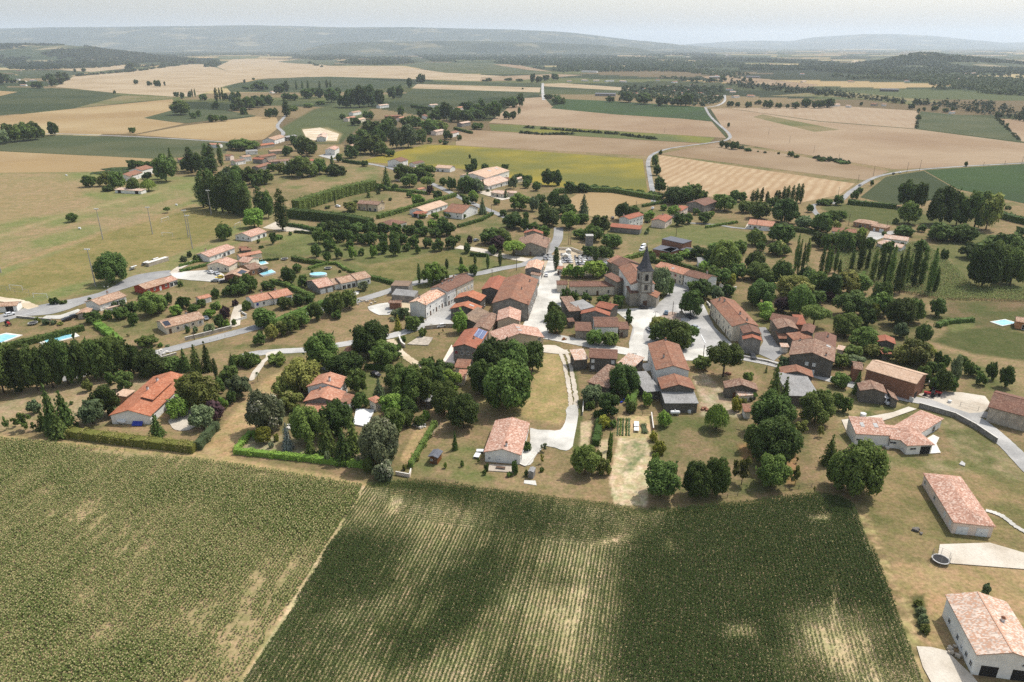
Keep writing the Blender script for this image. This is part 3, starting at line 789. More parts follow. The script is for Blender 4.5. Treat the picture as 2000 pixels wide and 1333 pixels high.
# ---- green belts in the middle distance
paint([(550, 250), (612, 214), (665, 200), (725, 208), (707, 245), (682, 265), (665, 282), (600, 282), (560, 270)], CROPG2 * 1.25, 3, 1, 0, CROPG2, 60)
paint([(590, 252), (640, 250), (668, 262), (660, 278), (600, 276)], STRAW * .75, 3, .9)
paint([(520, 340), (620, 345), (720, 320), (745, 330), (730, 365), (640, 380), (560, 370)], LAWN * 1.2, 5, .9, 0, DRY, 20)
paint([(620, 400), (735, 375), (790, 385), (860, 395), (880, 385), (800, 420), (735, 430), (640, 420)], LAWN, 4, .8, 0, DRY, 20)
paint([(500, 490), (610, 455), (700, 480), (900, 485), (1000, 520), (920, 545), (830, 560), (700, 530), (620, 500), (520, 510)], LAWN * .95, 4, .95, 2, LAWN * 1.25, 20)
paint([(700, 520), (800, 505), (840, 517), (818, 532), (800, 556), (760, 552)], np.array([.115, .105, .045]), 2, .95, 0, np.array([.15, .13, .06]), 5)
paint([(805, 504), (868, 490), (942, 508), (940, 522), (850, 516)], np.array([.13, .115, .05]), 2, .9)
stroke([(640, 500), (720, 520), (800, 506), (870, 488)], 5, DRY, 3, .6)
paint([(880, 440), (985, 415), (1000, 440), (960, 470), (900, 480)], DRY * .95, 3, .9, 0, LAWN, 15)
paint([(1050, 470), (1150, 455), (1250, 440), (1330, 425), (1500, 470), (1440, 480), (1350, 480), (1250, 500), (1200, 520), (1100, 490)], LAWN * 1.1, 3, .95, 2, DRY, 25)
paint([(1255, 480), (1340, 435), (1480, 455), (1500, 475), (1400, 485), (1340, 470)], LAWN * 1.15, 4, .8)
stroke([(1180, 520), (1215, 505), (1250, 492)], 7, DRY * 1.1, 3, .9)
# ---- right meadows
paint([(1600, 405), (1640, 398), (1760, 405), (1880, 440), (1990, 480), (2000, 520), (1880, 480), (1800, 440), (1700, 440), (1640, 430)], LAWN * .9, 3, 1, 0, GRN, 30)
paint([(1820, 590), (2030, 588), (2300, 620), (2300, 660), (1980, 645), (1930, 640), (1815, 640)], LAWN * .78, 2, 1, 2, DRY * .62, 14)
paint([(1820, 645), (1935, 640), (2000, 652), (2300, 690), (2300, 740), (1990, 704), (1900, 694), (1812, 672)], GRN * 1.0, 1, 1, 0, LAWN * .75, 7)
stroke([(1790, 665), (1900, 697), (2000, 712), (2200, 745)], 12, DRY, 3, .9)
paint([(1850, 705), (2000, 720), (2300, 760), (2300, 830), (1990, 790), (1870, 745)], DRY * 1.1, 4, .8, 3, LAWN, 14)
paint([(1700, 600), (1850, 590), (1850, 650), (1800, 680), (1700, 680), (1640, 640)], GRN, 6, .8, 3, DRY, 10)
paint([(1840, 625), (1895, 622), (1905, 640), (1860, 650)], LAWN * 1.2, 3, .8)
# ---- gardens of the village
paint([(180, 610), (330, 560), (480, 560), (500, 600), (470, 640), (330, 690), (250, 690)], LAWN * 1.05, 6, .85, 4, DRY, 14)
paint([(330, 540), (420, 530), (480, 550), (430, 570), (350, 570)], LAWN, 4, .7, 2, DRY, 10)
paint([(520, 540), (640, 510), (700, 540), (620, 560), (540, 580)], LAWN, 4, .8, 2, DRY, 10)
paint([(510, 700), (560, 670), (640, 630), (690, 590), (780, 605), (830, 640), (770, 660), (640, 680)], DRY * .98, 4, .95, 3, DRY2 * 1.15, 14)
paint([(330, 720), (480, 670), (610, 680), (620, 690), (500, 705), (400, 730)], DRY, 4, .9, 3, LAWN, 9)
paint([(0, 790), (90, 745), (330, 740), (330, 800), (200, 830), (0, 850), (-200, 850)], np.array([.235, .175, .11]), 5, .95, 4, np.array([.28, .22, .15]), 6)
paint([(320, 800), (420, 790), (420, 840), (300, 870), (150, 850)], np.array([.23, .165, .10]), 4, .9, 2)
paint([(395, 880), (460, 800), (520, 740), (600, 700), (620, 710), (560, 740), (500, 830), (455, 900), (420, 892)], np.array([.27, .185, .105]), 5, .95, 3, np.array([.33, .24, .145]), 6)
paint([(470, 880), (490, 855), (560, 850), (720, 890), (715, 905)], np.array([.20, .16, .095]), 3, .8, 2, np.array([.3, .26, .19]), 4)
paint([(690, 725), (740, 725), (730, 790), (700, 790)], LAWN * 1.1, 4, .9)
paint([(780, 900), (840, 780), (870, 790), (830, 850), (800, 910)], np.array([.31, .22, .13]), 3, .9, 2)
paint([(840, 810), (880, 800), (870, 840), (830, 850)], np.array([.33, .24, .16]), 4, .8, 3, DRY, 3)
paint([(800, 910), (880, 850), (950, 870), (945, 905), (1030, 930), (1110, 950), (1100, 970), (830, 935)], LAWN * 1.2, 8, .8, 6, DRY * .95, 7)
paint([(950, 920), (1100, 920), (1190, 940), (1190, 985), (1000, 965)], DRY * 1.05, 5, .8, 4, DRY2 * 1.2, 6)
paint([(1040, 690), (1095, 690), (1118, 810), (1090, 830), (1000, 810), (920, 800), (950, 760), (1040, 760)], np.array([.30, .225, .125]), 5, .95, 3, np.array([.24, .19, .095]), 7)
paint([(1105, 700), (1125, 700), (1140, 830), (1130, 900), (1118, 870), (1122, 800)], LAWN * .9, 3, .8, 2)
paint([(1200, 985), (1190, 940), (1208, 855), (1262, 855), (1278, 910), (1262, 990)], np.array([.36, .28, .19]), 2, 1, 2, np.array([.46, .385, .29]), 1.5)
paint([(1203, 855), (1208, 812), (1275, 812), (1277, 855)], np.array([.39, .29, .18]), 1.5, 1)
paint([(1216, 868), (1240, 862), (1262, 868), (1260, 890), (1235, 920), (1212, 925), (1225, 900), (1213, 880)], np.array([.10, .135, .065]), 3, .85, 5, np.array([.3, .25, .17]), 1.6)
paint([(1135, 825), (1157, 823), (1150, 872), (1132, 872)], np.array([.36, .29, .205]), 2, .95)
paint([(1170, 860), (1190, 858), (1185, 905), (1168, 905)], np.array([.36, .29, .205]), 2, .95)
paint([(1280, 815), (1450, 800), (1580, 850), (1590, 950), (1420, 975), (1310, 960), (1285, 900)], LAWN * .95, 6, .85, 5, DRY * .85, 9)
paint([(1440, 870), (1470, 855), (1480, 900), (1450, 905)], REDS, 6, .55, 4); paint([(1530, 890), (1560, 885), (1555, 950), (1535, 945)], REDS, 6, .5, 3)
paint([(1350, 730), (1380, 730), (1440, 790), (1450, 815), (1370, 812), (1365, 775)], np.array([.36, .30, .235]), 3, .95, 3, np.array([.27, .21, .15]), 3)
paint([(1360, 715), (1470, 715), (1500, 760), (1420, 760), (1390, 740)], DRY * 1.02, 3, .9, 2, DRY2, 6)
paint([(1600, 745), (1720, 760), (1770, 790), (1700, 820), (1640, 830), (1620, 790)], np.array([.24, .19, .11]), 5, .85, 5, LAWN, 5)
paint([(1640, 830), (1680, 880), (1850, 900), (1960, 880), (2010, 930), (2040, 960), (1900, 930), (1720, 910), (1640, 860)], np.array([.12, .115, .052]), 6, .9, 5, np.array([.235, .19, .12]), 5)
paint([(1830, 825), (1860, 815), (1940, 870), (2000, 920), (1990, 940), (1870, 890)], np.array([.10, .10, .045]), 6, .9, 5, np.array([.2, .165, .10]), 4)
paint([(1680, 960), (1720, 915), (1900, 925), (2200, 960), (2300, 1110), (1720, 1100), (1690, 1010)], np.array([.20, .15, .085]), 5, .95, 5, np.array([.13, .115, .055]), 9)
paint([(1720, 1100), (2300, 1110), (2300, 1333), (2000, 1290), (1850, 1270), (1790, 1270), (1740, 1160)], np.array([.25, .175, .10]), 5, 1, 4, np.array([.29, .21, .125]), 8)
paint([(1745, 1170), (1780, 1165), (1800, 1240), (1790, 1265), (1770, 1260)], np.array([.40, .31, .18]), 5, .7, 6, DRY2, 1.5)
paint([(1780, 1165), (1805, 1160), (1815, 1235), (1795, 1240)], GRN * .9, 4, .8, 4)
paint([(1660, 985), (1690, 985), (1760, 1160), (1800, 1270), (1830, 1400), (1800, 1400), (1770, 1260)], np.array([.36, .28, .16]), 4, .7, 5, DRY2, 2)
paint([(-300, 835), (0, 850), (390, 885), (700, 938), (760, 960), (700, 965), (380, 905), (0, 868), (-300, 850)], np.array([.31, .23, .13]), 4, .9, 3)
paint([(-800, 840), (0, 862), (380, 895), (700, 950), (460, 1345), (290, 1660), (-800, 1660)], np.array([.265, .21, .125]), 4, 1, 2)
paint([(700, 950), (1000, 965), (1180, 988), (1330, 1000), (1600, 968), (1665, 985), (1810, 1345), (1940, 1660), (290, 1660), (460, 1345)], np.array([.36, .29, .185]), 3, 1, 0, np.array([.42, .345, .23]), 8)
stroke([(700, 952), (640, 1052), (545, 1210), (462, 1345), (380, 1490)], 5, np.array([.30, .22, .125]), 3, .8, 3)
stroke([(760, 962), (1000, 972), (1180, 992), (1330, 1004), (1600, 972)], 7, np.array([.33, .25, .14]), 3, .7, 3)
stroke([(1700, 1106), (1850, 1112), (2000, 1125), (2200, 1150)], 6, STRAW2 * .75, 3, .5, 2)
paint([(1820, 480), (1850, 500), (1890, 560), (2000, 570), (2300, 600), (2300, 520), (2000, 470), (1900, 460)], LAWN, 4, .7, 3)
verts = np.stack([WX, WY, np.zeros_like(WX)], -1).reshape(-1, 3)
ny, nx_ = WX.shape
me = bpy.data.meshes.new('ground')
idx = np.arange(ny * nx_).reshape(ny, nx_)
fq = np.stack([idx[1:, :-1], idx[1:, 1:], idx[:-1, 1:], idx[:-1, :-1]], -1).reshape(-1, 4)
me.vertices.add(len(verts)); me.vertices.foreach_set('co', verts.astype(np.float32).ravel())
me.loops.add(fq.size); me.loops.foreach_set('vertex_index', fq.astype(np.int32).ravel())
me.polygons.add(len(fq)); me.polygons.foreach_set('loop_start', np.arange(0, fq.size, 4, dtype=np.int32))
try: me.polygons.foreach_set('loop_total', np.full(len(fq), 4, dtype=np.int32))
except Exception: pass
ca = me.attributes.new('cover', 'FLOAT_COLOR', 'POINT')
ca.data.foreach_set('color', np.concatenate([colr.reshape(-1, 3), np.ones((len(verts), 1))], 1).astype(np.float32).ravel())
m, nt, b = newmat('ground_cover', 0.95, 0.05)
at = N(nt, 'ShaderNodeAttribute', attribute_name='cover'); p = pos(nt)
g1 = noise(nt, p, 1.1, 4, .7, lo=.28, hi=.72); g2 = noise(nt, p, .16, 4, .6, lo=.3, hi=.7)
c = at.outputs['Color']
c = mixc(nt, g1, mixc(nt, 1.0, c, (.60, .62, .56, 1), 'MULTIPLY'), mixc(nt, 1.0, c, (1.30, 1.27, 1.25, 1), 'MULTIPLY'))
c = mixc(nt, g2, mixc(nt, 1.0, c, (.78, .86, .74, 1), 'MULTIPLY'), mixc(nt, 1.0, c, (1.18, 1.12, 1.10, 1), 'MULTIPLY'))
g3 = noise(nt, p, .42, 5, .65, lo=.38, hi=.62)
c = mixc(nt, g3, mixc(nt, 1.0, c, (.88, .97, .80, 1), 'MULTIPLY'), mixc(nt, 1.0, c, (1.13, 1.04, 1.08, 1), 'MULTIPLY'))
nt.links.new(c, b.inputs['Base Color'])
me.materials.append(m); me.update(calc_edges=True); me.validate()
tag(link(bpy.data.objects.new('ground', me)), kind='structure')
mb = MB(); n = 96
mb.face([(42000 * math.cos(2 * math.pi * i / n), 42000 * math.sin(2 * math.pi * i / n), -.4) for i in range(n)])
tag(mb.build('terrain', soil('plain_cover', (.12, .12, .06, 1), (.075, .09, .04, 1), .0012, (.30, .24, .14, 1), .002)), kind='structure')
# ------------------------------------------------------------------ fields beyond the village (thin sheets, each a little higher than the ground)
wheat = soil('wheat_stubble', (0.273, 0.190, 0.093, 1), (0.226, 0.151, 0.074, 1), .012, (0.309, 0.229, 0.123, 1), .006, .10, 9, R(12), .22)
wheatr = soil('wheat_brown', (.25, .175, .108, 1), (.215, .145, .09, 1), .012, (.29, .215, .14, 1), .006, .14, 11, R(-8), .35)
wheatl = soil('wheat_pale', (0.310, 0.237, 0.147, 1), (0.267, 0.198, 0.120, 1), .012, (0.333, 0.260, 0.170, 1), .008, .08, 14, R(35), .2)
wheatb = soil('stubble_brown', (0.227, 0.158, 0.094, 1), (0.191, 0.130, 0.076, 1), .015, (0.259, 0.191, 0.122, 1), .008, .12, 8, R(-20), .25)
wheats = soil('stubble_lines', (0.276, 0.183, 0.102, 1), (0.306, 0.212, 0.123, 1), .02, None, .02, .1, 8.0, R(62), .8, (0.425, 0.332, 0.212, 1))
ploughed = soil('ploughed_lines', (0.262, 0.193, 0.127, 1), (0.295, 0.226, 0.152, 1), .02, None, .02, .1, 16.0, R(72), .6, (0.246, 0.164, 0.098, 1))
crop = soil('green_crop', (0.036, 0.048, 0.022, 1), (0.045, 0.058, 0.026, 1), .012, (0.056, 0.065, 0.029, 1), .006, .14, 7, R(12), .3)
crop2 = soil('green_crop_pale', (0.060, 0.073, 0.034, 1), (0.051, 0.063, 0.029, 1), .015, (0.085, 0.088, 0.044, 1), .008, .14, 6, R(20), .35)
crop3 = soil('maize_far', (0.037, 0.063, 0.022, 1), (0.045, 0.072, 0.024, 1), .02, (0.036, 0.056, 0.023, 1), .01, .16, 5, R(-14), .4)
vine = soil('pasture', (0.096, 0.100, 0.036, 1), (0.128, 0.120, 0.052, 1), .03, (0.168, 0.136, 0.068, 1), .012, .15)
sunf = soil('sunflower_bloom', (0.255, 0.200, 0.034, 1), (0.196, 0.166, 0.034, 1), .03, (0.128, 0.128, 0.038, 1), .009, .28, 4, R(8), .35)
olive_f = soil('rape_strip', (0.180, 0.161, 0.026, 1), (0.128, 0.131, 0.038, 1), .012, (0.090, 0.101, 0.038, 1), .006, .12)
FZ = [0.02]
def field(name, pts, mat, z=None):
    FZ[0] += 0.002; z = FZ[0] if z is None else z
    P = gp(pts); v = [Vector((x, y, 0)) for x, y in P]
    mb = MB()
    for t in tessellate_polygon([v]):
        a, b_, c_ = (v[i] for i in t)
        if (b_ - a).cross(c_ - a).z < 0: b_, c_ = c_, b_
        mb.face([(q.x, q.y, z) for q in (a, b_, c_)])
    return tag(mb.build(name, mat), kind='structure')
field('wheat_field', [(-300, 292), (0, 296), (307, 311), (250, 335), (0, 338), (-300, 332)], wheat)
field('crop_field', [(-300, 290), (0, 284), (85, 270), (117, 264), (350, 271), (455, 280), (440, 300), (307, 311), (0, 294.5), (-300, 292)], crop2)
field('wheat_field', [(-200, 250), (0, 228), (140, 213), (336, 194), (350, 212), (280, 231), (360, 242), (265, 262), (117, 262), (90, 246), (0, 243)], wheat)
field('wheat_field', [(265, 264), (360, 246), (500, 228), (540, 230), (546, 248), (515, 273), (450, 277)], wheat)
field('crop_field', [(280, 231), (350, 212), (440, 216), (500, 226), (365, 241)], crop2)
field('crop_field', [(-300, 186), (0, 186), (100, 172), (240, 187), (145, 212), (0, 226), (-300, 250)], crop)
field('pasture_field', [(145, 212), (240, 187), (350, 190), (330, 193)], vine)
field('wheat_field', [(108, 170), (143, 150), (364, 126), (402, 126), (455, 143), (504, 154), (441, 168), (378, 189), (336, 189), (224, 182)], wheatl)
field('wheat_field', [(423, 131), (455, 116), (560, 117), (650, 130), (780, 130), (870, 142.5), (1000, 150), (937, 159), (640, 150), (504, 154.5), (455, 143.5)], wheatl)
field('crop_field', [(441, 170), (504, 156), (600, 150.5), (800, 160), (780, 172), (650, 182), (450, 180)], crop)
field('crop_field', [(783, 128), (818, 122), (965, 124), (1028, 138), (1080, 144), (874, 143)], crop2)
field('wheat_field', [(962, 126), (1005, 126), (1080, 141), (1030, 137)], wheatb)
field('wheat_field', [(940, 151), (1080, 145), (1140, 147), (1000, 158), (937, 159.5)], wheatb)
field('crop_field', [(825, 159), (1060, 163), (1056, 170), (815, 163.5)], crop)
field('wheat_field', [(815, 164.5), (1056, 171.5), (1054, 181), (804, 173)], wheatl)
field('crop_field', [(808, 174), (1052, 182), (1020, 193), (965, 191), (874, 206), (765, 200)], crop)
field('wheat_field', [(1062, 164), (1100, 163), (1230, 172), (1225, 178), (1063, 169)], wheatl)
field('crop_field', [(1063, 169.5), (1225, 178.5), (1215, 183), (1068, 175)], crop)
field('wheat_field', [(1000, 205), (1025, 192), (1062, 190), (1078, 208), (1390, 238), (1418, 270), (1000, 243), (955, 240)], wheatr)
field('crop_field', [(1075, 212), (1105, 194), (1200, 198), (1378, 210), (1390, 236), (1200, 224)], crop3)
field('rape_field', [(955, 243), (1005, 244), (1397, 269), (1385, 280), (1300, 276), (960, 256)], olive_f)
field('stubble_field', [(895, 253), (960, 256.5), (1300, 277), (1380, 281), (1300, 290), (1266, 305), (890, 284)], wheatb)
field('sunflower_field', [(700, 316), (830, 283), (895, 285), (1255, 311), (1265, 376), (1190, 372), (1080, 365), (1000, 350), (900, 330), (790, 322)], sunf)
field('wheat_field', [(1095, 400), (1130, 378), (1160, 375), (1293, 385), (1290, 393), (1230, 402), (1200, 432), (1150, 422)], wheat)
field('stubble_field', [(1287, 303), (1670, 359), (1640, 381), (1565, 396), (1400, 386), (1291, 374)], wheats)
field('stubble_field', [(1300, 299), (1400, 279), (1660, 322), (1738, 335), (1690, 353), (1290, 301.5)], wheatb)
field('wheat_field', [(1388, 213), (1420, 212), (1600, 238), (1790, 253), (1990, 279), (2300, 310), (2300, 330), (2000, 317), (1810, 329), (1745, 331), (1430, 279)], wheatr)
field('stubble_field', [(1424, 212), (1650, 208), (1793, 217), (1788, 252), (1600, 237)], ploughed)
field('pasture_field', [(1470, 229), (1490, 224), (1640, 254), (1590, 258)], vine)
field('crop_field', [(1798, 218), (1945, 232), (1992, 277), (1791, 252)], crop2)
field('wheat_field', [(1950, 232), (2300, 250), (2300, 300), (1996, 277)], wheatr)
field('crop_field', [(1805, 333), (2000, 321), (2300, 330), (2300, 400), (2000, 398), (1870, 370)], crop3)
field('crop_field', [(1680, 386), (1730, 346), (1804, 334), (1868, 371), (1860, 386), (1745, 402)], crop)
field('pasture_field', [(1500, 188), (1630, 178), (1840, 198), (1780, 206), (1640, 190)], vine)
field('wheat_field', [(1370, 150), (1420, 147), (1600, 166), (1570, 172), (1400, 160)], wheatb)
field('wheat_field', [(0, 178), (35, 180), (0, 188), (-200, 186)], wheat)
field('wheat_field', [(110, 137), (245, 128), (275, 131), (180, 141)], wheatl)
field('crop_field', [(20, 142), (118, 137), (170, 143), (130, 150), (60, 154)], crop)
field('wheat_field', [(1640, 130), (1670, 118), (1690, 122), (1670, 134)], wheatl)
field('wheat_field', [(390, 95), (395, 88), (450, 88), (455, 95)], wheatl)
field('crop_field', [(540, 121), (600, 115), (660, 117), (650, 128), (570, 124)], crop2)
# ------------------------------------------------------------------ roads and yards
def road_mat(name, a, b_, c, sc_=.25):
    return soil(name, a, b_, sc_, c, .06, .10)
asph = road_mat('asphalt', (.255, .25, .245, 1), (.205, .202, .198, 1), (.30, .292, .275, 1))
asph2 = road_mat('asphalt_pale', (.33, .32, .30, 1), (.255, .248, .235, 1), (.41, .395, .37, 1))
grav = road_mat('white_gravel', (.45, .43, .385, 1), (.335, .32, .285, 1), (.56, .535, .48, 1), .22)
grav2 = road_mat('beige_gravel', (.46, .405, .325, 1), (.39, .335, .265, 1), (.52, .47, .395, 1), .3)
dirt = road_mat('dirt_track', (.47, .385, .27, 1), (.40, .32, .21, 1), (.54, .46, .35, 1), .4)
RZ = [0.11]
def smooth(P, k=5):
    if len(P) < 3: return P
    out = []
    for i in range(len(P) - 1):
        p0 = P[max(i - 1, 0)]; p1 = P[i]; p2 = P[i + 1]; p3 = P[min(i + 2, len(P) - 1)]
        for j in range(k):
            t = j / k
            out.append(.5 * ((2 * p1) + (p2 - p0) * t + (2 * p0 - 5 * p1 + 4 * p2 - p3) * t * t + (3 * p1 - p0 - 3 * p2 + p3) * t ** 3))
    out.append(P[-1]); return out
def road(name, pts, wd, mat, z=None, ragged=.14):
    RZ[0] += .002; z = z or RZ[0]
    P = smooth([G(*p) for p in pts], 12); rr = random.Random(int(P[0].x * 7) & 1023); mb = MB(); L = []
    wds = wd if isinstance(wd, (list, tuple)) else None
    for i, p in enumerate(P):
        t = (P[min(i + 1, len(P) - 1)] - P[max(i - 1, 0)]).normalized(); n_ = Vector((-t.y, t.x, 0))
        ww = wd if wds is None else wds[0] + (wds[1] - wds[0]) * i / (len(P) - 1)
        L.append((p + n_ * (ww / 2 + rr.uniform(-ragged, ragged)), p - n_ * (ww / 2 + rr.uniform(-ragged, ragged))))
    for (a, b_), (c_, d_) in zip(L, L[1:]):
        mb.face([(b_.x, b_.y, z), (d_.x, d_.y, z), (c_.x, c_.y, z), (a.x, a.y, z)])
    return tag(mb.build(name, mat), kind='structure')
def yard(name, pts, mat, k=0, jag=.25):
    RZ[0] += .002
    P = [G(*p) for p in pts]
    if k:
        Q = P + [P[0]]; P = smooth(Q, k)[:-1]
    rr = random.Random(len(pts)); v = [Vector((p.x + rr.uniform(-jag, jag), p.y + rr.uniform(-jag, jag), 0)) for p in P]
    mb = MB()
    for t in tessellate_polygon([v]):
        a, b_, c_ = (v[i] for i in t)
        if (b_ - a).cross(c_ - a).z < 0: b_, c_ = c_, b_
        mb.face([(q.x, q.y, RZ[0]) for q in (a, b_, c_)])
    return tag(mb.build(name, mat), kind='structure')
yard('car_park', [(-60, 634), (0, 616), (50, 602), (155, 582), (208, 567), (250, 543), (285, 534), (332, 529), (338, 536), (300, 548), (252, 562), (200, 580), (150, 599), (100, 614), (33, 621), (-60, 650)], asph, 3)
road('dirt_track', [(-60, 578), (0, 585), (35, 590), (66, 602)], 5, dirt, None, .3)
road('road', [(120, 742), (200, 720), (310, 689), (420, 661), (500, 640), (560, 622), (650, 600), (705, 586), (760, 569), (800, 556), (850, 546), (928, 536), (975, 526), (1030, 515), (1068, 495), (1088, 470), (1091, 445)], 6, asph)
road('road', [(470, 697), (500, 691), (545, 687), (610, 683), (670, 673), (735, 662), (770, 655), (815, 641), (842, 625), (870, 605), (890, 585)], 5, asph2)
yard('yard', [(826, 632), (850, 618), (880, 600), (895, 604), (880, 625), (895, 640), (880, 638)], asph2)
road('street', [(1040, 655), (1052, 625), (1062, 590), (1074, 550), (1081, 525), (1086, 508)], [12, 8], grav)
yard('street_edge', [(1072, 560), (1098, 560), (1112, 590), (1108, 610), (1095, 618), (1062, 625)], grav, 2, .3)
road('street', [(1020, 660), (1045, 655), (1085, 660), (1135, 670), (1175, 678), (1240, 690)], 6.5, grav)
yard('village_square', [(1195, 606), (1250, 602), (1275, 600), (1296, 585), (1310, 566), (1290, 550), (1318, 553), (1345, 563), (1372, 590), (1395, 640), (1430, 672), (1440, 700), (1400, 704), (1330, 703), (1236, 706), (1228, 672), (1236, 640), (1225, 622)], asph2, 0)
yard('gravel_forecourt', [(1200, 607), (1262, 604), (1290, 618), (1262, 640), (1258, 665), (1300, 690), (1380, 680), (1410, 703), (1330, 705), (1238, 703), (1230, 672), (1238, 640)], grav, 3)
yard('yard', [(1478, 690), (1490, 668), (1482, 640), (1496, 640), (1515, 665), (1530, 690), (1512, 706)], asph)
road('road', [(1400, 694), (1450, 699), (1505, 710), (1560, 725), (1625, 742), (1700, 762), (1765, 778), (1830, 790), (1890, 812), (1945, 850), (2010, 915), (2100, 1010), (2300, 1240)], 5.2, asph2)
road('road', [(1870, 801), (1930, 812), (2010, 830), (2150, 860)], 5, asph2)
yard('farmyard', [(1790, 772), (1830, 765), (1925, 775), (1928, 800), (1895, 808), (1830, 786)], grav2, 2, .4)
road('gravel_track', [(1092, 684), (1100, 705), (1108, 740), (1113, 770), (1116, 800)], 1.4, grav2, None, .25)
road('gravel_track', [(1104, 684), (1112, 705), (1119, 740), (1124, 770), (1125, 800)], 1.4, grav2, None, .25)
yard('gravel_drive', [(1034, 836), (1060, 841), (1094, 840), (1104, 820), (1108, 796), (1128, 796), (1124, 850), (1113, 879), (1085, 876), (1062, 872), (1046, 890), (1036, 908), (1014, 908), (1020, 885), (1034, 870)], grav, 3, .25)
yard('gravel_drive', [(1052, 676), (1085, 676), (1112, 690), (1092, 692), (1060, 688)], grav2, 2, .3)
yard('gravel_drive', [(486, 743), (500, 718), (518, 700), (522, 690), (550, 686), (545, 695), (528, 700), (514, 715), (497, 742)], grav2, 3)
yard('gravel_yard', [(328, 822), (352, 806), (380, 804), (384, 830), (360, 843), (336, 836)], grav2, 3)
yard('gravel_yard', [(628, 722), (640, 702), (660, 695), (655, 708), (690, 730), (680, 740), (655, 720), (640, 726)], grav, 3)
road('gravel_track', [(762, 664), (782, 688), (800, 703), (826, 717), (846, 722)], 3.0, dirt, None, .3)
yard('car_park', [(512, 446), (540, 433), (580, 440), (622, 446), (618, 453), (560, 453)], grav2)
road('park_path', [(893, 483), (930, 488), (960, 495), (995, 503), (1032, 509)], 7, grav2)
road('road', [(1377, 210), (1387, 227), (1402, 242), (1424, 262), (1421, 273), (1390, 279), (1345, 285), (1306, 291), (1275, 302), (1266, 318), (1269, 345), (1275, 376), (1277, 395)], 4.2, asph)
road('road', [(1377, 210), (1400, 207), (1415, 198), (1415, 186)], 5, asph2)
road('road', [(2300, 300), (2000, 319), (1890, 325), (1795, 332), (1737, 340), (1700, 351), (1662, 374), (1645, 390), (1625, 398), (1590, 401), (1590, 412), (1598, 421)], 4.0, asph)
road('road', [(60, 263), (120, 262), (250, 267), (350, 272), (455, 279)], 5, asph)
road('road', [(515, 280), (553, 263), (542, 247), (552, 233), (560, 225)], 5, asph)
road('road', [(650, 312), (690, 316), (750, 326), (795, 340), (840, 358), (870, 372), (900, 387), (935, 403), (985, 424), (1040, 450)], 5.5, asph)
road('road', [(1062, 196), (1060, 180), (1060, 163)], 7, asph2)
road('lane', [(1500, 450), (1440, 446), (1400, 440), (1345, 436)], 3, asph)
yard('yard', [(1455, 446), (1460, 437), (1515, 446), (1520, 452), (1490, 452)], grav2)
yard('yard', [(1690, 470), (1700, 452), (1760, 452), (1740, 460), (1705, 472)], asph2)
yard('gravel_drive', [(332, 534), (412, 528), (440, 540), (437, 552), (400, 550), (345, 545)], grav, 2)
road('gravel_drive', [(338, 534), (352, 523), (380, 510)], 4, grav2)
yard('paved_path', [(448, 640), (452, 620), (458, 600), (475, 596), (470, 610), (468, 636)], grav2, 2)
yard('gravel_drive', [(82, 624), (95, 622), (118, 624), (155, 610), (152, 605), (118, 616), (92, 617)], grav, 2)
yard('gravel_yard', [(718, 600), (760, 592), (770, 612), (740, 616), (722, 606)], grav, 2, .3)
yard('gravel_yard', [(762, 590), (830, 585), (835, 600), (800, 612), (770, 600)], dirt, 0, .3)
yard('gravel_yard', [(1790, 1265), (1850, 1275), (1895, 1320), (1905, 1345), (1830, 1350)], grav2, 2, .3)
yard('gravel_yard', [(1838, 1066), (1935, 1062), (2000, 1080), (2150, 1105), (2150, 1140), (2000, 1113), (1860, 1103), (1833, 1085)], grav2, 0, .3)
road('gravel_track', [(1925, 998), (1955, 1008), (1985, 1030), (2020, 1050)], 1.4, grav, None, .2)
yard('gravel_drive', [(1645, 822), (1700, 815), (1745, 806), (1772, 795), (1790, 800), (1740, 818), (1690, 835), (1655, 845)], grav2, 0, .3)
yard('tiled_terrace', [(1795, 880), (1800, 862), (1822, 850), (1836, 856), (1830, 868), (1838, 885), (1815, 888)], PALECONC)
yard('parking_bay', [(1282, 622), (1310, 610), (1330, 614), (1330, 640), (1300, 640)], soil('brick_paving', (.36, .27, .215, 1), (.31, .23, .18, 1), .5))
yard('building_plot', [(590, 254), (625, 250), (662, 262), (658, 276), (600, 274)], dirt)
yard('drive', [(622, 305), (645, 298), (660, 302), (648, 312)], asph2)
yard('gravel_yard', [(930, 376), (955, 372), (1000, 388), (980, 392)], grav2)
field('burial_ground', [(1050, 520), (1090, 490), (1110, 487), (1180, 505), (1205, 512), (1200, 540), (1165, 545), (1095, 528)], soil('burial_gravel', (.36, .285, .19, 1), (.42, .35, .26, 1), .3), .1)
def stripe(pts, wd, z=.25):
    a, b_ = G(*pts[0]), G(*pts[1]); t = (b_ - a).normalized(); n_ = Vector((-t.y, t.x, 0)) * wd / 2; mb = MB()
    mb.face([(p.x, p.y, z) for p in (a - n_, b_ - n_, b_ + n_, a + n_)]); return tag(mb.build('road_marking', WHITE), kind='structure')
stripe([(1369, 655), (1378, 672)], .35); stripe([(40, 618), (75, 609)], .3); stripe([(95, 604), (140, 592)], .25)
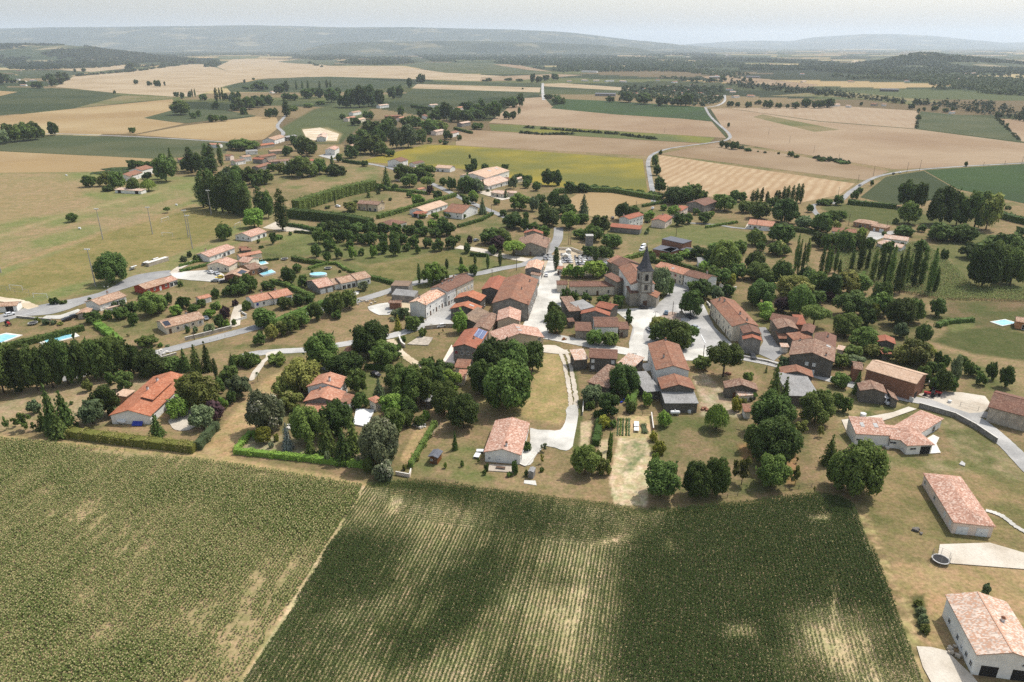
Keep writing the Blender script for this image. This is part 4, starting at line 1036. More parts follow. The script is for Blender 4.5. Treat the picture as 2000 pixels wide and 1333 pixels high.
# ------------------------------------------------------------------ far hills
HV = {}
def hills(name, crest, D, depth, seed, cols, z0=-2.0, rough=.06):
    """a real range: crest given by (photo x, photo y of the skyline) at distance D, `depth` metres deep on each side"""
    xs = np.linspace(crest[0][0], crest[-1][0], 150); ys = np.interp(xs, [c[0] for c in crest], [c[1] for c in crest])
    k = np.array([-1, -.8, -.62, -.47, -.34, -.22, -.11, 0, .15, .4, .7, 1.0])
    prof = np.array([0, .12, .27, .45, .64, .82, .95, 1, .93, .6, .25, 0])
    V = np.zeros((len(k), len(xs), 3))
    u = (xs - 1000) / FPX
    for i, (kk, pr) in enumerate(zip(k, prof)):
        Y = D + kk * depth; X = u * Y * 1.045
        v = (666.5 - ys) / FPX
        hz = CAM_H + D * (v * CT - ST) / (CT + v * ST)
        nz = fbm(X + 9000, np.full_like(X, Y) + seed * 100, depth * .35, seed, 4) - .5
        end = np.clip(np.minimum(np.arange(len(xs)), len(xs) - 1 - np.arange(len(xs))) / 34, 0, 1); end = end * end * (3 - 2 * end)
        pr = pr * end
        V[i] = np.stack([X, np.full_like(X, Y), z0 + (hz - z0) * np.clip(pr + (nz * rough * 8 * (pr * (1 - pr) * 4 + .12 * (pr > 0))), 0, 1.03)], -1)
    mb = MB(); n = len(xs)
    mb.v = [tuple(p) for p in V.reshape(-1, 3)]
    for i in range(len(k) - 1):
        for j in range(n - 1):
            mb.f.append((i * n + j, i * n + j + 1, (i + 1) * n + j + 1, (i + 1) * n + j)); mb.m.append(0); mb.uv.append(None)
    HV[name] = V
    return tag(mb.build(name, soil(name + '_cover', *cols, clo=.55, chi=.66), None, True), kind='structure')
HC = ((.030, .042, .028, 1), (.055, .065, .04, 1), .0022, (.15, .135, .08, 1), .0019)
hills('far_hills', [(-500, 72), (-200, 65), (0, 60), (60, 59), (130, 56), (200, 53.5), (300, 53), (420, 51), (560, 50), (640, 52), (720, 54), (820, 54), (900, 56), (1000, 58), (1080, 62), (1160, 65), (1240, 70), (1300, 75), (1360, 80), (1500, 86.5)], 15500, 5200, 1, HC)
hills('mountains', [(1150, 88), (1260, 84), (1340, 79), (1400, 78), (1480, 81), (1520, 73), (1600, 67), (1650, 66.5), (1720, 70), (1790, 78), (1850, 84), (1900, 83), (2000, 81), (2200, 76), (2500, 85)], 24000, 5500, 2, HC)
hills('valley_hills', [(560, 92), (700, 84), (860, 80), (1000, 82), (1150, 87), (1300, 93)], 9500, 1300, 5, HC, rough=.1)
hills('wooded_rise', [(-700, 90), (-100, 91), (60, 89), (130, 87), (220, 88), (330, 91), (480, 95)], 6200, 1500, 3, ((.03, .045, .02, 1), (.05, .065, .03, 1), .004, (.33, .26, .15, 1), .0016), rough=.05)
hills('round_hill', [(1400, 134), (1540, 128), (1640, 121), (1675, 112), (1705, 106), (1730, 106), (1760, 111), (1800, 113), (1840, 118), (1900, 125), (1950, 128), (2000, 129), (2250, 126), (2700, 132)], 4300, 800, 4, ((.045, .055, .03, 1), (.07, .08, .04, 1), .008, (.26, .21, .13, 1), .0045), rough=.03)
# ------------------------------------------------------------------ far woods: masses of crowns nobody could count
def wood(name, label, polys, dx=4.6, dy=.75, thin=0.0, colr='leaf_far', seed=1, hmul=1.0, lines=(), on=None):
    rng = np.random.default_rng(seed); PP = []
    for poly in polys:
        xs = [p[0] for p in poly]; ys = [p[1] for p in poly]
        y = min(ys)
        while y < max(ys):
            x = np.arange(min(xs), max(xs), dx) + rng.uniform(-dx, dx, len(np.arange(min(xs), max(xs), dx)))
            yy = y + rng.uniform(-dy / 2, dy / 2, len(x))
            k = inside(poly, x, yy)
            PP.append(np.stack([x[k], yy[k]], 1)); y += dy * (1 if y < 130 else 1.6)
    for ln, spread in lines:
        for (x0, y0), (x1, y1) in zip(ln, ln[1:]):
            n = int(math.hypot(x1 - x0, y1 - y0) / 2.4) + 1; t = rng.uniform(0, 1, n)
            PP.append(np.stack([x0 + (x1 - x0) * t, y0 + (y1 - y0) * t + rng.uniform(-spread, spread, n)], 1))
    PP = np.concatenate(PP)
    X, Y = Gn(PP[:, 0], PP[:, 1])
    if thin: k = fbm(X + 20000, Y * .7, 420, seed + 50, 5) > thin; X, Y, PP = X[k], Y[k], PP[k]
    Z0 = np.zeros(len(X))
    if on:                     # woods growing on a hill
        V = HV[on[0]]; a = rng.uniform(0, 7.4, on[1]); b_ = rng.uniform(0, V.shape[1] - 1.001, on[1]); i0 = a.astype(int); j0 = b_.astype(int); fa, fb = (a - i0)[:, None], (b_ - j0)[:, None]
        P = (V[i0, j0] * (1 - fb) + V[i0, j0 + 1] * fb) * (1 - fa) + (V[i0 + 1, j0] * (1 - fb) + V[i0 + 1, j0 + 1] * fb) * fa
        P = P[fbm(P[:, 0] + 30000, P[:, 1], on[2], seed, 4) > on[3]]; X = np.concatenate([X, P[:, 0]]); Y = np.concatenate([Y, P[:, 1]]); Z0 = np.concatenate([Z0, P[:, 2] - 1])
    D = np.hypot(X, Y); n = len(X)
    h = rng.uniform(6, 13, n) * hmul; r = np.clip(dx / FPX * D * .8, 3.2, 15)
    nq = 11
    q = []; t = []; tone = rng.uniform(0, 1, n)
    for k in range(nq):
        a = rng.uniform(0, 6.28, n); z = rng.uniform(.12, 1, n); rr = r * np.sqrt(np.clip(1.05 - z ** 2, .05, 1)) * rng.uniform(.5, 1, n)
        P = np.stack([X + np.cos(a) * rr, Y + np.sin(a) * rr, Z0 + z * h], 1)
        nr = np.stack([np.cos(a), np.sin(a), z * 1.2], 1)
        q.append(leaf_quads(rng, P, nr, 1.0) * 1.0); s = r * rng.uniform(.55, 1.05, n)
        q[-1] = P[:, None, :] + (q[-1] - P[:, None, :]) * s[:, None, None] * 1.25
        t.append(np.clip(tone * .6 + rng.uniform(0, .4, n), 0, .8))
    me = quads_mesh(name, np.concatenate(q), MATS[colr], np.concatenate(t))
    o = link(bpy.data.objects.new(name, me)); tag(o, label, 'woodland', None, 'stuff'); return o
wood('woodland', 'scattered woods and hedgerows under the far hills', [[(-200, 101), (300, 97), (800, 94), (1300, 97), (1300, 112), (1000, 98), (800, 103), (600, 105), (300, 112), (-200, 119)]], dy=.5, thin=.44, seed=11)
wood('woodland', 'dark wood beyond the pale wheat fields at the upper left', [[(8, 127), (40, 120), (110, 118), (185, 122), (195, 128), (245, 110), (278, 108), (278, 122), (200, 133), (60, 137), (20, 136)]], seed=1)
wood('woodland', 'woods and hedges on the rise below the far hills', [[(-200, 112), (0, 108), (60, 98), (150, 94), (260, 94), (300, 104), (270, 110), (180, 116), (60, 118), (-200, 124)], [(-250, 96), (0, 92), (130, 88), (250, 89), (300, 94), (200, 97), (0, 101), (-250, 104)]], dy=.5, thin=.42, seed=2, on=('wooded_rise', 12000, 500, .45), colr='leaf_far')
wood('woodland', 'band of trees crossing the plain above the wheat hill', [[(290, 112), (350, 101), (490, 98), (560, 103), (700, 110), (720, 117), (620, 118), (540, 110), (430, 108), (350, 112)], [(398, 132), (405, 119), (428, 117), (430, 128), (420, 132)], [(245, 137), (250, 130), (262, 126), (275, 130), (262, 137)], [(664, 124), (690, 113), (800, 112), (812, 124), (745, 128)], [(500, 97), (640, 93), (800, 97), (800, 102), (640, 100)]], dy=.6, thin=.34, seed=3)
wood('woodland', 'wide belt of woods in the middle of the plain', [[(800, 106), (880, 98), (965, 95), (1090, 101), (1210, 112), (1350, 126), (1360, 142), (1280, 140), (1100, 142), (1030, 132), (960, 122), (850, 122)]], dy=.6, thin=.40, seed=4)
wood('woodland', 'broad woods and hedges in front of the round hill', [[(1210, 112), (1300, 114), (1405, 119), (1510, 131), (1600, 146), (1685, 152), (1825, 145), (2000, 152), (2250, 155), (2250, 232), (2000, 232), (1950, 226), (1895, 214), (1825, 195), (1720, 178), (1640, 176), (1545, 168), (1440, 154), (1350, 144)]], dy=.75, thin=.48, seed=5)
wood('woodland', 'woods on the slopes of the round hill and the plain beside it', [[(1560, 128), (1640, 126), (1760, 128), (1880, 134), (2000, 138), (2250, 140), (2250, 152), (1900, 148), (1700, 146), (1600, 140)], [(1350, 112), (1500, 116), (1640, 124), (1640, 128), (1500, 122), (1350, 118)], [(1000, 93), (1200, 98), (1400, 106), (1400, 111), (1200, 106), (1000, 97)]], dy=.5, thin=.3, seed=6, on=('round_hill', 15000, 300, .50), colr='leaf_far')
wood('tree_belt', 'dark belt of trees running along the fields at the upper right', [], lines=[([(1420, 163), (1450, 167), (1530, 174), (1600, 181), (1640, 186)], 3.5), ([(1440, 170), (1530, 178), (1620, 187)], 2.5), ([(1630, 188), (1700, 195), (1765, 203), (1820, 206)], 1.6), ([(1820, 205), (1880, 213), (1940, 225), (2000, 236), (2200, 262)], 4), ([(1900, 208), (2000, 222), (2250, 250)], 5)], seed=7)
wood('tree_belt', 'trees and gardens around the far hamlet on the plain', [[(1215, 168), (1300, 151), (1410, 160), (1412, 200), (1380, 209), (1300, 207), (1205, 197)]], dy=2.2, dx=7, thin=.5, colr='leaf_far', seed=8, hmul=.8)
wood('tree_belt', 'thin hedgerow line along the crest of the wheat hill', [], lines=[([(150, 149), (260, 140), (365, 126)], .8), ([(275, 132), (330, 126), (395, 118)], 1.6), ([(604, 124), (630, 131)], 1.2)], seed=9, hmul=.7)
wood('tree_belt', 'low hedgerow bushes between the tan fields on the right', [], lines=[([(1590, 309), (1605, 313), (1625, 314), (1660, 321)], .8), ([(1405, 282), (1470, 296)], .8), ([(1793, 217), (1790, 252)], .5), ([(1946, 232), (1992, 276)], 1.2), ([(1010, 260), (1060, 264), (1120, 263)], .4), ([(1025, 250), (1200, 263), (1280, 273)], .4)], seed=10, hmul=.28, dx=3)
# ------------------------------------------------------------------ the two crops in front
def px_field(X, Y):
    dep = Y * CT + CAM_H * ST
    return 1000 + FPX * X / dep, 666.5 - FPX * (Y * ST - CAM_H * CT) / dep
def blobs(px, py, L):
    v = np.zeros_like(px)
    for x, y, rx, ry, rot, a in L:
        c, s = math.cos(R(rot)), math.sin(R(rot)); dx, dy = px - x, py - y
        u, w_ = (dx * c + dy * s) / rx, (-dx * s + dy * c) / ry
        v += a * np.exp(-(u * u + w_ * w_) ** 1.5)
    return v
def blade_quads(rng, n, base, ang, ln, wid, lift, droop):
    """arching leaf: two quads in a row"""
    dx = np.stack([np.cos(ang), np.sin(ang), np.zeros(n)], 1); sd = np.stack([-np.sin(ang), np.cos(ang), np.zeros(n)], 1) * (wid / 2)[:, None]
    z = np.array([0, 0, 1.0])
    p0 = base; p1 = base + dx * (ln * .5)[:, None] + z * (lift)[:, None]; p2 = base + dx * ln[:, None] + z * (lift - droop)[:, None]
    q1 = np.stack([p0 - sd * .6, p0 + sd * .6, p1 + sd, p1 - sd], 1); q2 = np.stack([p1 - sd, p1 + sd, p2 + sd * .25, p2 - sd * .25], 1)
    return np.concatenate([q1, q2])
rng = np.random.default_rng(77)
# maize: rows follow the left edge of the plot; a headland along the village side is sown across
corn_poly = [(718, 946), (800, 942), (1000, 962), (1180, 985), (1250, 995), (1330, 998), (1450, 985), (1600, 966), (1640, 972), (1668, 990), (1735, 1150), (1800, 1333), (1925, 1640), (310, 1640), (478, 1333), (560, 1210), (655, 1052)]
rd = (G(1045, 1068) - G(968, 1333)).normalized(); rn = Vector((-rd.y, rd.x, 0))
CW = [G(*p) for p in corn_poly]
us = [p.dot(rd) for p in CW]; vs = [p.dot(rn) for p in CW]
def sow(poly, du, dv, rot_dir, jitu, jitv):
    d_, n_ = rot_dir, Vector((-rot_dir.y, rot_dir.x, 0))
    P = [G(*p) for p in poly]; a = [p.dot(d_) for p in P]; b_ = [p.dot(n_) for p in P]
    A, B_ = np.meshgrid(np.arange(min(a), max(a), du), np.arange(min(b_), max(b_), dv))
    A = A + rng.uniform(-jitu, jitu, A.shape); B_ = B_ + rng.normal(0, jitv, B_.shape)
    X = (A * d_.x + B_ * n_.x).ravel(); Y = (A * d_.y + B_ * n_.y).ravel()
    px, py = px_field(X, Y); k = inside(poly, px, py)
    return X[k], Y[k], px[k], py[k]
head = [(718, 946), (800, 942), (1000, 962), (1180, 985), (1250, 995), (1330, 998), (1450, 985), (1600, 966), (1640, 972), (1668, 990), (1672, 1010), (1640, 1040), (1500, 1068), (1350, 1080), (1150, 1066), (1000, 1045), (860, 1024), (780, 1005), (735, 968)]
mainp = [(718, 946), (735, 968), (780, 1005.5), (860, 1024.5), (1000, 1045.5), (1150, 1066.5), (1350, 1080.5), (1500, 1068.5), (1640, 1040.5), (1672, 1010.5), (1735, 1150), (1800, 1333), (1925, 1640), (310, 1640), (478, 1333), (560, 1210), (655, 1052)]
hd = (G(1180, 985) - G(800, 942)).normalized()
X1, Y1, a1, b1 = sow(mainp, .26, .82, rd, .1, .05)
X2, Y2, a2, b2 = sow(head, .28, .82, hd, .1, .07)
Xc = np.concatenate([X1, X2]); Yc = np.concatenate([Y1, Y2]); pxc = np.concatenate([a1, a2]); pyc = np.concatenate([b1, b2])
VIG = [(880, 1170, 150, 60, -38, 1.15), (690, 1120, 120, 66, -15, .9), (540, 1250, 120, 90, -40, .25), (1060, 1010, 160, 40, 5, .5), (860, 965, 110, 25, 6, .6), (1300, 1180, 95, 160, 20, .75), (1480, 1120, 260, 170, 0, .85), (1690, 1120, 120, 150, 0, .7), (1430, 1320, 230, 110, 0, .5),
       (1000, 1060, 110, 40, -10, .15), (1010, 1330, 90, 60, 0, .3), (1180, 1330, 60, 70, 0, .15), (1050, 1120, 90, 50, 0, .3), (600, 1330, 130, 50, 0, .25), (720, 1260, 90, 40, 0, .3),
       (780, 1070, 120, 40, -25, -.35), (950, 1090, 120, 50, -25, -.35), (820, 1190, 60, 20, -40, -.5), (1100, 1190, 60, 140, 12, -.3), (1230, 1130, 80, 90, 10, -.4), (1180, 1240, 70, 80, 10, -.32), (1650, 1240, 95, 60, 0, -1.15), (1690, 1310, 60, 40, 20, -.5), (1430, 1252, 34, 16, 0, -1.0), (1540, 1310, 70, 40, 0, -.35), (1320, 1140, 40, 30, 0, -.4), (1200, 1062, 50, 8, 0, -.6), (1590, 1022, 26, 9, 0, -1.6), (1615, 1048, 50, 14, -10, -.7), (775, 990, 12, 20, 30, -.6), (1630, 1160, 6, 55, -8, -1.2), (1315, 1080, 12, 14, 0, -1)]
wx_, wy_ = (fbm(Xc + 700, Yc, 22, 60, 4) - .5) * 80, (fbm(Xc + 700, Yc + 300, 22, 64, 4) - .5) * 60
vig = .40 + blobs(pxc + wx_, pyc + wy_, [q[:5] + (q[5] * (.75 if q[5] < 0 and q[2] > 25 else .8),) for q in VIG]) + (fbm(Xc + 500, Yc, 14, 70) - .5) * .7 + (fbm(Xc + 500, Yc, 3, 75) - .5) * .35
# a few seed rows failed
rowid = np.floor((Xc * rn.x + Yc * rn.y) / .82 + .5).astype(int)
vig = vig + np.random.default_rng(9).normal(0, .07, 4000)[(rowid + 2000) % 4000]
vig = np.clip(vig, -.2, 1.0)
keep = rng.uniform(0, 1, len(Xc)) < np.clip(.55 + vig * 2.0, 0, 1)
Xc, Yc, vig = Xc[keep], Yc[keep], np.clip(vig[keep], .06, 1); n = len(Xc)
ht = .35 + 1.25 * vig * rng.uniform(.8, 1.15, n)
Q = []; Tn = []
for k in range(6):
    ang = rng.uniform(0, 6.28, n); z = ht * rng.uniform(.25, .95, n)
    ln = (.27 + .36 * vig) * rng.uniform(.7, 1.2, n)
    Q.append(blade_quads(rng, n, np.stack([Xc, Yc, z], 1), ang, ln, .07 + .07 * vig, ln * .35, ln * .5)); t_ = np.clip(.75 - vig * .75 + rng.uniform(-.2, .25, n), 0, 1); Tn += [t_, t_]
ang = rng.uniform(0, 6.28, n); Q.append(blade_quads(rng, n, np.stack([Xc, Yc, np.zeros(n)], 1), ang, np.full(n, .05), np.full(n, .06), ht * .8, -ht * .2)); Tn += [np.full(n, .3)] * 2
leafmat('maize_leaf', (.016, .035, .008, 1), (.15, .19, .055, 1), None, .3)
o = link(bpy.data.objects.new('maize_crop', quads_mesh('maize_crop', np.concatenate(Q), MATS['maize_leaf'], np.concatenate(Tn))))
tag(o, 'rows of young dark green maize with pale soil between them', 'crop', None, 'stuff'); LANDMARKS.append(('the maize field', 1150, 1000))
# sunflowers with drooping heads
sun_poly = [(-700, 838), (0, 858), (200, 876), (385, 897), (560, 925), (708, 950), (700, 975), (645, 1058), (550, 1205), (464, 1338), (300, 1640), (-700, 1640)]
sd_ = (G(700, 960) - G(470, 1330)).normalized()
Xs, Ys, pxs, pys = sow(sun_poly, .44, .72, sd_, .18, .10)
SV = [(560, 1000, 130, 60, 0, .5), (350, 960, 120, 30, 0, .2), (60, 880, 120, 30, 0, .2), (250, 1290, 120, 35, -15, .5), (90, 1200, 60, 60, -40, .45), (60, 1060, 90, 90, 0, .12), (400, 1100, 90, 30, 0, .25), (120, 935, 40, 20, 0, .3), (560, 1080, 60, 70, -60, -.15), (200, 1000, 60, 40, -20, -.2), (430, 1220, 100, 60, 0, -.2), (250, 887, 130, 6, 5, -.4), (520, 930, 120, 6, 8, -.3)]
ru, rv = Xs * sd_.x + Ys * sd_.y, -Xs * sd_.y + Ys * sd_.x
vg = .49 + blobs(pxs, pys, SV) + (fbm(Xs + 900, Ys, 18, 90) - .5) * .55 + (fbm(ru / 4 + 900, rv + 900, 2.2, 95, 3) - .5) * .85
vg = np.clip(vg, 0, 1)
keep = rng.uniform(0, 1, len(Xs)) < np.clip(.02 + vg * 2.6, 0, .96)
Xs, Ys, vg = Xs[keep], Ys[keep], vg[keep]; n = len(Xs)
ht = .75 + .6 * vg * rng.uniform(.8, 1.1, n); tone = rng.uniform(-.28, .28, n)
Q = []; Tn = []
for k in range(7):
    ang = rng.uniform(0, 6.28, n); z = ht * rng.uniform(.4, .98, n); ln = (.20 + .18 * vg) * rng.uniform(.7, 1.2, n)
    Q.append(blade_quads(rng, n, np.stack([Xs, Ys, z], 1), ang, ln, .21 + .12 * vg, ln * .1, ln * .5)); t_ = np.clip(.62 - vg * .5 + tone + rng.uniform(-.1, .1, n), 0, .8); Tn += [t_, t_]
Q.append(blade_quads(rng, n, np.stack([Xs, Ys, np.zeros(n)], 1), rng.uniform(0, 6.28, n), np.full(n, .04), np.full(n, .05), ht * .8, -ht * .2)); Tn += [np.full(n, .3)] * 2
hd_ = rng.uniform(0, 1, n) < .5; m_ = hd_.sum()
Q.append(blade_quads(rng, m_, np.stack([Xs[hd_], Ys[hd_], ht[hd_] + .04], 1), rng.uniform(-2.4, -.6, m_), np.full(m_, .26), np.full(m_, .26), np.full(m_, .02), np.full(m_, .18))); Tn += [np.full(m_, 1.0)] * 2
leafmat('sunflower_leaf', (.18, .235, .062, 1), (.55, .575, .22, 1), (.78, .67, .32, 1), .3)
o = link(bpy.data.objects.new('sunflower_crop', quads_mesh('sunflower_crop', np.concatenate(Q), MATS['sunflower_leaf'], np.concatenate(Tn))))
tag(o, 'faded sunflower crop with drooping heads and bare patches', 'crop', None, 'stuff'); LANDMARKS.append(('the faded sunflowers', 300, 900))
# tall maize plot behind the poplars
plot = [(1640, 492), (1800, 474), (1850, 510), (1900, 560), (2010, 566), (2010, 590), (1835, 586), (1700, 560), (1610, 520)]
Xs, Ys, a_, b_ = sow(plot, .8, 1.0, Vector((.25, .97, 0)), .3, .15); n = len(Xs); Q = []; Tn = []
for k in range(4):
    ang = rng.uniform(0, 6.28, n); Q.append(blade_quads(rng, n, np.stack([Xs, Ys, rng.uniform(.6, 1.5, n)], 1), ang, np.full(n, .6), np.full(n, .35), np.full(n, .2), np.full(n, .4))); t_ = rng.uniform(.3, .8, n); Tn += [t_, t_]
o = link(bpy.data.objects.new('maize_plot', quads_mesh('maize_plot', np.concatenate(Q), MATS['sunflower_leaf'], np.concatenate(Tn))))
tag(o, 'pale green tall crop plot behind the row of poplars', 'crop', None, 'stuff'); LANDMARKS.append(('the pale crop plot', 1900, 540))
# ------------------------------------------------------------------ haze
HX = 43500.0
mb = MB(); mb.box(-HX, HX, -3000, HX, -2.5, 760)
hz = bpy.data.materials.new('haze_air'); hz.use_nodes = True; nt = hz.node_tree
nt.nodes.remove(nt.nodes['Principled BSDF'])
pv = nt.nodes.new('ShaderNodeVolumePrincipled'); pv.inputs['Color'].default_value = (.80, .89, 1.0, 1)
pv.inputs['Density'].default_value = 0.00005; pv.inputs['Anisotropy'].default_value = 0.15
nt.links.new(pv.outputs[0], nt.nodes['Material Output'].inputs['Volume'])
tag(mb.build('haze', hz), 'pale summer haze over the plain', 'haze', None, 'stuff')
# ------------------------------------------------------------------ the village houses
W = dict
def Z(ox, oy, s):
    return lambda x, y: (ox + x / s, oy + y / s)
a = Z(0, 450, 4); z2 = Z(450, 430, 4); c = Z(380, 470, 10); z4 = Z(750, 480, 5); z5 = Z(1050, 440, 5); z6 = Z(1400, 420, 3.636)
z7 = Z(900, 680, 4.444); z8 = Z(1250, 650, 4); y1 = Z(1550, 640, 4.444); y2 = Z(1600, 900, 3.0775); v1 = Z(0, 650, 4); v2 = Z(450, 650, 4)
u5 = Z(450, 200, 4); u6 = Z(900, 250, 4); u7 = Z(1250, 250, 2.667); u4 = Z(0, 230, 4); r8 = Z(880, 590, 7.84); q8 = Z(740, 530, 9.09); k9 = Z(1480, 600, 9.522); ch9 = Z(1180, 480, 9.52)
# --- lane beside the football pitch
house('open carport with pale tiled roof at the edge of the tarmac car park', 'the carport', [((-30, 602), (33, 598), 6, 2.7, 'white', 'tan', W(win={0: 'G G'}))], 'carport', 'carport')
house('bungalow with weathered tile roof and a little shed by the lane', 'the shed-side bungalow', [(a(775, 588), a(992, 515), a(680, 555), 2.9, 'white', 'tan', W(win={0: 'sw sw D w', 3: '. b .'}, ch=[(.7, .7)])), (a(820, 612), a(900, 590), -3.0, 2.4, 'white', 'pale', W(typ='mono', h2=2.9, pitch=8))])
house('small tiled garage shed beside the lane and its white bungalow', 'the lane shed', [(a(690, 654), a(726, 614), a(615, 640), 2.3, 'old', 'tan')], 'shed', 'garage_shed')
house('long red walled bungalow with mottled tiles and white windows', 'the red-walled bungalow', [(a(1135, 465), a(1325, 408), a(1035, 440), 2.8, 'red', 'tan', W(win={0: 'w w e w'})), (a(1320, 410), a(1392, 385), a(1265, 380), 2.6, 'white', 'pink', W(win={0: 'D D'}))])
house('cream bungalow with one black solar panel on its tiles', 'the cream bungalow', [(a(1290, 768), a(1600, 690), a(1228, 712), 2.9, 'cream', 'tan', W(win={0: 'd w ow w ow', 3: 'b . .'}, sol=[(.04, .18, .1, .4)], solmat=SOLARB, ch=[(.7, .62)]))])
house('tiled garden hut half hidden among bushes on the lawn', 'the garden hut', [(c(110, 1165), c(340, 1100), 5, 2.4, 'white', 'salmon', W(win={3: '. d'}))], 'hut', 'garden_hut')
house('long white bungalow with pink tiles under the football pitch', 'the pitch-side bungalow', [(c(285, 330), c(795, 145), c(60, 265), 2.8, 'white', 'pink', W(win={0: '. w w D D e'}, ch=[(.35, .8)]))])
house('yellow walled house with two pink roofs and open porch', 'the yellow house', [(c(670, 510), c(860, 405), c(445, 375), 3.2, 'cream', 'pink', W(win={0: '. b', 3: 'w w w'}, ch=[(.75, .55)])), (c(840, 420), c(1050, 440), c(640, 285), 2.9, 'cream', 'pink'), (c(890, 330), c(1325, 245), c(800, 290), 2.7, 'cream', 'salmon', W(win={0: 'G G . .'}))])
house('brown brick house with a solar panel and old grey tiles', 'the solar brick house', [(c(930, 715), c(1090, 600), c(500, 745), 3.0, 'brick', 'tan', W(win={3: 'k . b'}, sol=[(.25, .8, .08, .36)], solmat=SOLARB)), (c(1085, 590), c(1320, 530), c(985, 480), 3.0, 'tan', 'old', W(win={0: 'w w'}, ch=[(.2, .7), (.1, .6)])), (c(1330, 570), c(1450, 535), 5, 2.6, 'dark', 'moss', W(win={0: 'd .'}))])
house('low red roofed arbour behind the yellow house', None, [(c(850, 160), c(1010, 165), 4, 2.3, 'dark', 'rust'), (c(905, 205), c(1110, 190), 3, 2.2, 'dark', 'rust', W(typ='mono', pitch=8))], 'arbour', 'garden_arbour')
house('small white bungalow with pink tiles beside the tall poplar', 'the poplar bungalow', [(z2(160, 135), z2(286, 92), z2(36, 118), 2.8, 'white', 'pink', W(win={0: '. D D', 3: 'w w w'}))])
house('white bungalow with bright blue shutters and salmon tiles', 'the blue-shuttered bungalow', [(z2(180, 648), z2(342, 612), z2(112, 603), 2.9, 'white', 'salmon', W(win={0: 'sb w .', 3: '. . .'}, ch=[(.8, .9)])), (z2(342, 618), z2(490, 582), z2(303, 565), 3.0, 'white', 'salmon', W(win={0: 'sb D D'}, ch=[(.5, .75)]))])
house('long stepped bungalow with four tiled roofs and two garage doors', 'the stepped bungalow', [(z2(690, 535), z2(812, 508), z2(592, 480), 3.2, 'grey', 'pink', W(win={0: 'g g', 3: 'b . .'})), (z2(812, 508), z2(865, 498), z2(760, 465), 2.6, 'white', 'tan', W(win={0: 'e'})), (z2(865, 500), z2(988, 474), z2(815, 455), 3.1, 'white', 'tan', W(win={0: 'D D D'})), (z2(990, 474), z2(1102, 448), z2(945, 422), 3.3, 'white', 'tan', W(win={0: 'D . w'}))])
# --- the row by the old lane
house('roofless grey concrete block building behind the row houses', 'the grey block building', [(q8(210, 265), q8(525, 275), 8, 4.6, 'grey', 'moss', W(typ='flat', ov=.05)), (q8(225, 420), q8(625, 460), 5, 3.0, 'grey', 'grey', W(typ='mono', h2=4.2, ov=.05))], 'outbuilding', 'concrete_outbuilding')
house('small brick shed with mottled tiles and one white side wall', 'the brick shed', [(q8(165, 575), q8(395, 575), 4, 3.0, 'brick', 'old', W(win={0: '. .'}))], 'shed', 'brick_shed')
house('pale two storey row house with blotchy pink and white tiles', 'the blotchy-tiled row house', [(q8(835, 612), q8(1213, 385), q8(540, 555), 6.0, 'white', 'mottle', W(win={0: 'w d w d w d w/. w . b . b .', 3: '. .'}, ch=[(.3, .75)]))])
house('white row house under a plain brown roof, middle of the row', 'the middle row house', [(q8(1215, 370), q8(1385, 290), q8(1010, 255), 7.0, 'white', 'brown', W(win={0: 'd w D/w . b'}, ch=[(.6, .6)]))])
house('taller end row house with brown roof and three chimneys', 'the end row house', [(q8(1385, 290), q8(1700, 140), q8(1230, 160), 7.0, 'cream', 'brown', W(win={0: 'w d w d w/sw sw sw sw sw'}, ch=[(.15, .62), (.2, .5), (.6, .8)])), (q8(1500, 40), q8(1100, 175), 4, 5.5, 'grey', 'brown', W(typ='mono', h2=7.0))])
house('barn with new bright orange roof, the rear one of two', 'the rear orange barn', [(z4(945, 547), z4(1000, 492), z4(690, 515), 5.2, 'dark', 'orange', W(win={0: 'w d w'}))], 'barn', 'barn')
house('low barn with new bright orange roof and one roof window', 'the front orange barn', [(z4(918, 647), z4(962, 598), z4(648, 614), 4.2, 'dark', 'orange', W(win={0: 'd w'}, sky=[(.42, .6, .22, .38)]))], 'barn', 'barn')
house('tall dark barn with a faded red roof beside the big barn', 'the faded red barn', [(z4(1135, 445), z4(1215, 325), z4(955, 420), 6.5, 'dark', 'red', W(win={0: 'G . d'}))], 'barn', 'barn')
house('huge old barn house with mossy brown roof along the white street', 'the huge old barn', [(z4(1415, 585), z4(1510, 335), z4(1043, 582), 7.2, 'grey', 'rust', W(win={0: 'd w D w d w d/w . w . w . w'}, ch=[(.42, .32, .9), (.8, .2, .8)], pitch=19))], 'barn', 'barn_house')
house('house with patchy pink tiles at the top end of the white street', 'the street-top house', [(z4(1535, 240), z4(1570, 163), z4(1374, 226), 6.0, 'grey', 'mottle', W(win={0: 'w d w/w . w'}))])
house('tiny lean-to with ivy against the big barn', None, [(z4(1525, 300), z4(1540, 270), 5, 4.2, 'white', 'old', W(typ='mono', h2=5))], 'lean-to', 'lean_to_shed')
